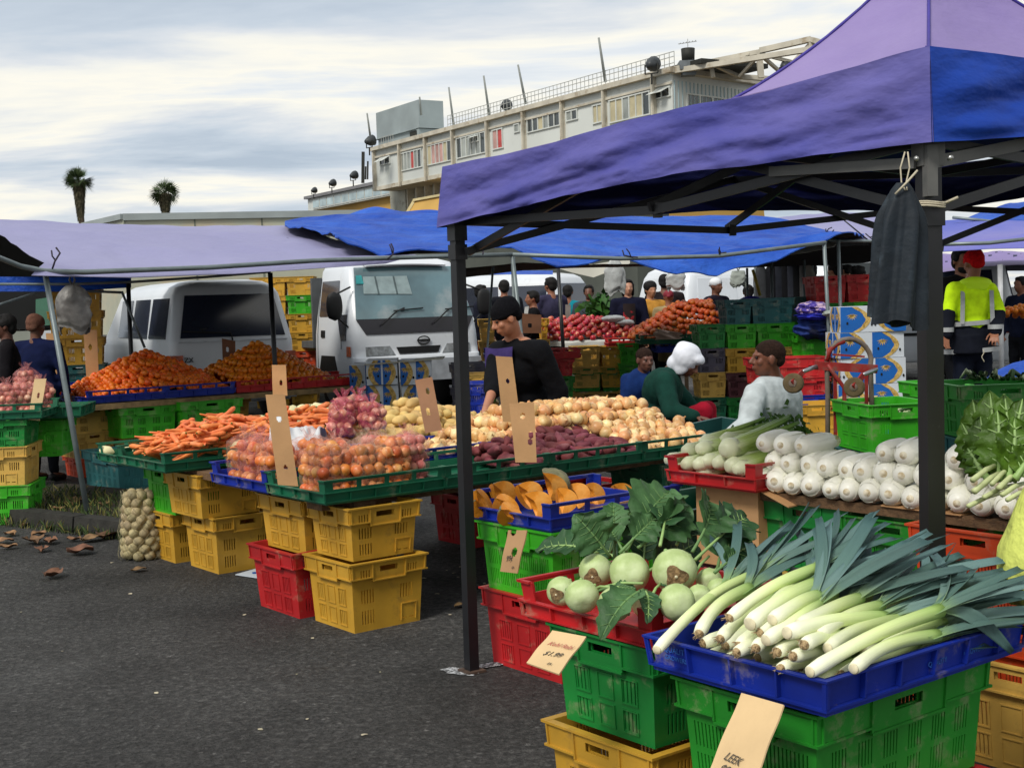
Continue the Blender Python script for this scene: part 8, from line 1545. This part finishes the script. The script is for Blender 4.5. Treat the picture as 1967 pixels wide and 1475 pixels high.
# bent worker with white hood, and the child
J = dict(head=yy(1320, 694, 10.0), neck=yy(1290, 716, 10.05), chest=yy(1272, 755, 10.12), pel=yy(1262, 826, 10.25), shL=yy(1276, 735, 9.9), shR=yy(1284, 732, 10.3), elL=yy(1290, 790, 9.75), wrL=yy(1335, 800, 9.7), elR=yy(1330, 790, 10.3), wrR=yy(1350, 810, 10.1), hiL=yy(1268, 835, 10.15), hiR=yy(1275, 833, 10.4), knL=yy(1352, 788, 9.95), knR=yy(1360, 786, 10.3))
J['anL'] = Z0(J['knL']) + Vector((-.02, 0, .0)); J['anR'] = Z0(J['knR'])
person('bent worker with a white head cover and dark green jacket sitting among the crates', J, (.85, -.45, 0), sk='#6b4636', hair='#d3d6df', hairstyle='hood', top='#12362e', legs='#8c1226', s=1.0, vox=.0135, pitch=R_(-38), fat=1.28, coat=.15)
crate('maroon', Vector((J['pel'].x, J['pel'].y, 0)), R_(20), 'dark crate under the bent worker in green', .36, .36, max(.2, J['pel'].z - .13))
J = dict(head=yy(1239, 692, 10.7), neck=yy(1234, 718, 10.75), chest=yy(1224, 748, 10.8), pel=yy(1218, 815, 10.85), shL=yy(1206, 730, 10.85), shR=yy(1248, 732, 10.7), elL=yy(1204, 775, 10.8), wrL=yy(1222, 800, 10.6), elR=yy(1254, 775, 10.55), wrR=yy(1244, 800, 10.45), hiL=yy(1212, 822, 10.85), hiR=yy(1228, 822, 10.8), knL=yy(1226, 815, 10.45), knR=yy(1246, 818, 10.4))
J['anL'] = Z0(J['knL']); J['anR'] = Z0(J['knR'])
person('smiling child in a dark blue jacket crouching left of the bent worker', J, (.35, -.93, 0), sk='#5e3c30', hair='dark', hairstyle='crop', top='#122a5c', legs='#15182a', s=.86, vox=.0135, pitch=R_(-4), fat=1.12, coat=.15)
crate('slate', Vector((J['pel'].x, J['pel'].y, 0)), R_(5), 'low dark crate under the smiling child', .34, .3, max(.15, J['pel'].z - .12))
# hi vis man seen from behind
hvY = '#c6f01c'
J = dict(head=yy(1870, 508, 12.0), neck=yy(1868, 540, 12.0), chest=yy(1866, 590, 11.95), pel=yy(1866, 655, 11.95), shL=yy(1900, 556, 11.95), shR=yy(1834, 556, 11.95), elL=yy(1918, 600, 11.9), elR=yy(1822, 600, 11.9), wrL=yy(1912, 636, 11.75), wrR=yy(1818, 642, 11.8), hiL=yy(1882, 668, 11.95), hiR=yy(1852, 668, 11.95)); p = J['pel']
J['knL'] = Vector((p.x + .16, 12.0, .5)); J['knR'] = Vector((p.x - .10, 11.95, .5)); J['anL'] = Vector((p.x + .2, 12.05, .08)); J['anR'] = Vector((p.x - .14, 11.95, .08))
def hv(t, inv, R, hc, RT, s):
    hb_ = MB(); c = J['neck'] + Vector((0, -.06, -.02)); hb_.ell(c, (.155, .09, .06), 16, 10); hb_.ell(c + Vector((0, -.045, -.04)), (.11, .04, .045), 14, 10); baked(hb_, 'hood', mat('hi vis yellow', hvY, .7, .06, 6, .2, 30), .012, t, inv, 3, .004)
    lo = MB(); lo.ell(J['pel'] + Vector((0, 0, .055)), (.232, .158, .17), 20, 12); lo.tube([J['pel'] + Vector((0, 0, .06)), J['pel'] - Vector((0, 0, .11))], [.222, .243], 20, flat=.70)
    for q in 'LR': cap(lo, J['el' + q].lerp(J['wr' + q], .1), J['wr' + q], .066, .056)
    baked(lo, 'lower_jacket', fabric('#12151f'), .013, t, inv, 3, .006)
    refl = mat('reflective tape', '#9c9fa0', .4, .08, 20, spec=.6)
    for nm, z0, z1, rx, ry in (('tape', .145, .185, .236, .165), ('tape', -.10, -.06, .247, .176)):
        b = MB(); b.grid(lambda u, v: inv @ (J['pel'] + Vector(((rx) * cos(2 * pi * u), ry * sin(2 * pi * u), z0 + (z1 - z0) * v + .012 * cos(2 * pi * u)))), 36, 2, 0, .004); b.obj(nm, refl, t)
    for sx in (-1, 1):
        b = MB(); a0 = J['pel'] + Vector((sx * .135, -.158, .16)); a1 = J['chest'] + Vector((sx * .13, -.150, .02)); a2 = J['neck'] + Vector((sx * .128, -.115, -.085)); pts = [a0, a1, a2]
        b.grid(lambda u, v: inv @ ((a0.lerp(a1, min(1, v * 2)) if v < .5 else a1.lerp(a2, v * 2 - 1)) + Vector(((u - .5) * .038, -.004, 0))), 2, 14, 0, .004); b.obj('tape', refl, t)
        w_ = J['wrR' if sx < 0 else 'wrL']; b = MB(); b.grid(lambda u, v: inv @ (w_ + Vector((.064 * cos(2 * pi * u), .064 * sin(2 * pi * u), .02 + .04 * v))), 20, 2, 0, .003); b.obj('cuff_tape', refl, t)
    b = MB(); q_ = yy(1888, 672, 11.75); b.tube([inv @ (q_ + Vector((.01 * sin(i * .9), 0, -.012 * i))) for i in range(10)], .004, 5); b.obj('cord', rope, t)
person('man in a bright yellow hi vis jacket and red beanie seen from behind', J, (-.2, 1, 0), sk='#8a5a42', hair='#c4161a', hairstyle='beanie', top=hvY, legs='#131826', s=1.02, vox=.013, fat=1.12, extra=hv, pitch=R_(-8), thumbs=(1, -1))
stand(1848, 502, 13.2, 'bearded dark haired man facing the hi vis man', (.2, -1, 0), sk='#8d5f48', hair='black', top='#121214', vox=.016, hairstyle='short', extra=lambda t, inv, R, hc, RT, s: (lambda b: baked(b, 'beard', mat('hair black', HAIRC['black']), .009, t, inv, 1))((lambda b: (b.ell(hc + R @ Vector((0, .03, -.07)) * s, (.056 * s, .055 * s, .045 * s), 12, 8, 0, R), b)[1])(MB())))
# yellow green coat at the right picture edge
hc = Vector((1.62, 3.52, 1.5)); J = dict(head=Vector((1.75, 3.5, 1.52)), neck=Vector((1.72, 3.5, 1.34)), chest=Vector((1.64, 3.48, 1.16)), pel=Vector((1.50, 3.45, .97)), shL=Vector((1.56, 3.42, 1.30)), shR=Vector((1.88, 3.6, 1.30)), elL=Vector((1.60, 3.3, 1.12)), elR=Vector((1.95, 3.5, 1.08)), wrL=Vector((1.72, 3.2, 1.0)), wrR=Vector((1.9, 3.3, 1.0)), hiL=Vector((1.42, 3.45, .9)), hiR=Vector((1.6, 3.5, .9)), knL=Vector((1.46, 3.5, .5)), knR=Vector((1.68, 3.5, .5)), anL=Vector((1.58, 3.55, .08)), anR=Vector((1.72, 3.52, .08)))
def ex_(t, inv, R, hc, RT, s):
    b = MB()
    def fn(u, v):
        a = 2 * pi * u; z = 1.17 - .47 * v; w_ = float(np.interp(v, [0, .41, .74, .92, 1], [.15, .205, .235, .215, .18])); g = 1 + .02 * sin(a * 22) * max(0, v - .8) * 5 + .02 * nzv(cos(a) * 3, sin(a) * 3, v * 5)
        cx = 1.60 - .13 * v; return inv @ Vector((cx + w_ * g * cos(a), 3.44 + w_ * .8 * g * sin(a), z + .03 * cos(a) * v))
    b.grid(fn, 90, 26, 0, .004); b.obj('coat_skirt', mat('yellow green coat', '#c3cc66', .8, .12, 7, 1.0, 9, .3), t)
person('person in a pale yellow green coat cut off by the right picture edge', J, (.3, 1, 0), sk='#8a5a42', hair='black', top='#c9d65c', legs='#0f0f12', s=.92, vox=.015, extra=ex_)
# shoppers in the distance
SK = ['#8a5a44', '#b98a6a', '#6b4636']
for px, py, y, lb, fc_, kw in [
 (1022, 574, 18.6, 'black clothed man in profile just right of the beanie boy', (-1, -.2, 0), dict(sk=SK[0], top='#0d0d10', reach=.5)),
 (1057, 549, 20.0, 'man in a grey purple hooded top standing with his back turned', (-.6, .8, 0), dict(sk=SK[0], top='#35334a', coat=.1, sh_w=.44)),
 (1091, 562, 21.0, 'person in a teal top seen from behind', (.2, 1, 0), dict(sk=SK[0], top='#137a8a', legs='#101216')),
 (1131, 562, 20.5, 'person in a grey striped jumper at the back of the apples', (-.2, -1, 0), dict(sk=SK[2], top='#3a4048', reach=.6)),
 (1206, 553, 18.6, 'woman with long dark hair in a navy cardigan facing the camera', (.1, -1, 0), dict(sk='#b98a72', top='#14162a', hairstyle='long', coat=.1, extra=lambda t, inv, R, hc, RT, s: (lambda b: (b.grid(lambda u, v: inv @ (hc + Vector(((u - .5) * .17, -.135 - .02 * sin(pi * u), -.62 + .40 * v))), 8, 8, 0, .006), b.obj('red_print_top', mat('red black print', '#180a0c', .8, .2, 10, col2='#a01822', c2=(.56, .62)), t)))(MB()))),
 (1250, 558, 18.9, 'curly haired woman in a mustard top looking down', (.4, -1, 0), dict(sk='#a8765a', top='#c08a3c', hairstyle='curly')),
 (1276, 543, 20.2, 'man in dark clothes behind the mustard top woman', (.1, 1, 0), dict(sk=SK[2], top='#221c1e', sh_w=.44)),
 (1284, 572, 18.0, 'short person in a tan coat with a maroon scarf', (.1, 1, 0), dict(sk=SK[0], top='#9a8a66', hair='#7a2230', hairstyle='bandana', coat=.1, s=.85)),
 (1376, 550, 19.0, 'woman in a white bandana and dark jacket behind the tangerines', (.5, -.6, 0), dict(sk=SK[2], top='#1c1a26', hair='#d6dadf', hairstyle='bandana', coat=.1)),
 (925, 562, 21.0, 'dark haired person left of the beanie boy by the truck mirror', (.9, -.3, 0), dict(sk=SK[0], top='#1a1c28')),
 (968, 553, 21.5, 'man in dark clothes just behind the beanie boy\'s head', (-.2, 1, 0), dict(sk=SK[0], top='#191b22', sh_w=.44)),
 (1555, 522, 18.5, 'person in a long navy coat beside the clothes rail', (-.3, 1, 0), dict(sk=SK[2], top='#1c1d44', coat=.1)),
 (1603, 520, 19.0, 'dark bun haired person left among the three heads behind the red crates', (-.6, .8, 0), dict(sk='#a8765a', top='#7a1c24')),
 (1625, 526, 19.2, 'middle of the three heads behind the red crates', (-.9, -.2, 0), dict(sk='#b98a72', top='#2a2226')),
 (1651, 528, 18.8, 'dark haired person right among the three heads behind the red crates', (.8, .5, 0), dict(sk='#b98a72', top='#2a2226', hairstyle='bun')),
 (1437, 562, 19.5, 'dark haired person behind the small blue umbrella', (0, 1, 0), dict(sk=SK[2], top='#22242e')),
 (1482, 572, 18.3, 'person in a pink top behind the teal crates', (.3, 1, 0), dict(sk=SK[2], top='#a83a58', s=.85)),
 (1960, 548, 17.0, 'dark haired person at the right edge beyond the orange fruit', (-.8, -.4, 0), dict(sk=SK[0], top='#1a2036')),
 (8, 628, 11.2, 'dark haired woman in profile at the left picture edge', (-.9, -.4, 0), dict(sk='#5e3c30', top='#121014', vox=.015)),
 (70, 628, 12.0, 'person with a brown cap and navy jacket seen from behind at the left', (.3, .9, 0), dict(sk=SK[2], top='#10183a', hair='#6a4a3e', hairstyle='beanie', sh_w=.46, coat=.1, vox=.016))]:
    kw.setdefault('vox', .022); kw.setdefault('legs', '#14161c'); stand(px, py, y, lb, fc_, **kw)
# small blue umbrella, heap of blue cloth, clothes rail
q = Y(1442, 572, 16.0); u_ = thing('umbrella', 'small violet blue umbrella behind the teal crates', 'umbrella', (q.x, 16, 0)); b = MB(); b.grid(lambda u, v: (.30 * v * cos(2 * pi * u), .30 * v * sin(2 * pi * u), q.z + .02 - .22 * v * v + .012 * abs(cos(4 * pi * u)) * v), 32, 8, 0, .003); b.obj('canopy', mat('umbrella violet', '#3f3fae', .6, .1, 4, trans=.2), u_); b = MB(); b.bar((0, 0, q.z - .75), (0, 0, q.z + .06), .015); b.obj('shaft', steel, u_)
def clothheap(label, px, py, y, rx, rz, m, sd_, name='folded_cloth'):
    c = Y(px, py, y); b = MB(); b.ell((0, 0, 0), (rx, .2, rz), 60, 34, 0, None, lambda q: 1 + .22 * nzv(q.x * 2.2 + sd_, q.y * 2, q.z * 4) + .10 * nzv(q.x * 7, q.y * 6 + sd_, q.z * 9)); tag(b.obj(name, m, loc=c), label, 'cloth')
clothheap('dark blue padded bundle lying on the lime crate', 1576, 630, 13.4, .26, .12, mat('blue padded cloth', '#14327e', .7, .25, 5, .4, 12, col2='#0a1436', c2=(.5, .6)), 1); clothheap('royal blue cloth under the patterned one on the bundle', 1568, 606, 13.3, .20, .05, mat('royal cloth', '#1722a4', .7, .2, 6), 4); clothheap('purple and white patterned cloth on top of the blue bundle', 1562, 594, 13.3, .17, .075, mat('pattern cloth', '#43348e', .8, .3, 30, col2='#b8a0b8', c2=(.52, .56)), 7); clothheap('white cloth at the right side of the patterned cloth', 1590, 602, 13.2, .09, .035, mat('pale cloth', '#9aa29c'), 9)
rl = thing('clothes_rail', 'long rail hung with dark clothes behind the teal crates', 'rail', tuple(Y(1510, 600, 17.6).xy) + (0,)); p0, p1 = Y(1450, 507, 17.6), Y(1560, 503, 17.6); RI = Matrix.Translation(-rl.location); b = MB(); b.tube([p0, p1], .015, 6); b.tube([p0, Vector((p0.x, p0.y, 0))], .015, 6); b.tube([p1, Vector((p1.x, p1.y, 0))], .015, 6); b.xf(RI); b.obj('rail_frame', galv, rl)
for i, (u0, c_) in enumerate([(.10, '#3a3c40'), (.28, '#17181c'), (.40, '#23262e'), (.50, '#15161a'), (.60, '#2c2f38'), (.70, '#101114'), (.82, '#4a4a4a'), (.92, '#5c5852')]):
    b = MB(); c = p0.lerp(p1, u0); b.grid(lambda u, v: RI @ Vector((c.x + (.02 + .07 * min(1, v * 5)) * cos(2 * pi * u) * (1 + .15 * sin(6 * pi * u)), c.y + .05 * sin(2 * pi * u), c.z - .62 * v)), 24, 8, 0, .003); b.obj('garment', fabric(c_), rl)
# seats and supports in the distance
b = MB(); b.grid(lambda u, v: (-.16 + .32 * u + .02 * sin(v * 9), .0 + .05 * sin(u * 7 + v * 4), .14 * v * (1 - .5 * u)), 16, 10, 0, .004); tag(b.obj('pale_bag', mat('beige bag', '#b59c8c', .6, .1, 6, .4, 14), loc=Y(1283, 652, 16.4)), 'pale beige bag leaning on the front of the tangerine heap', 'bag')
c = Y(1190, 618, 18.2)
for i, (px, py, sx) in enumerate([(1178, 612, .16), (1200, 620, .13)]): b = MB(); b.ell((0, 0, 0), (sx, .1, .045), 20, 12, 0, None, lambda q: 1 + .25 * nzv(q.x * 3 + i, q.y * 3, q.z * 3)); tag(b.obj('plastic_sack', wbag, loc=Y(px, py, 18.0)), ['long white plastic sack behind the red apples', 'smaller clear plastic sack in front of the brown kiwi fruit'][i], 'plastic bag')
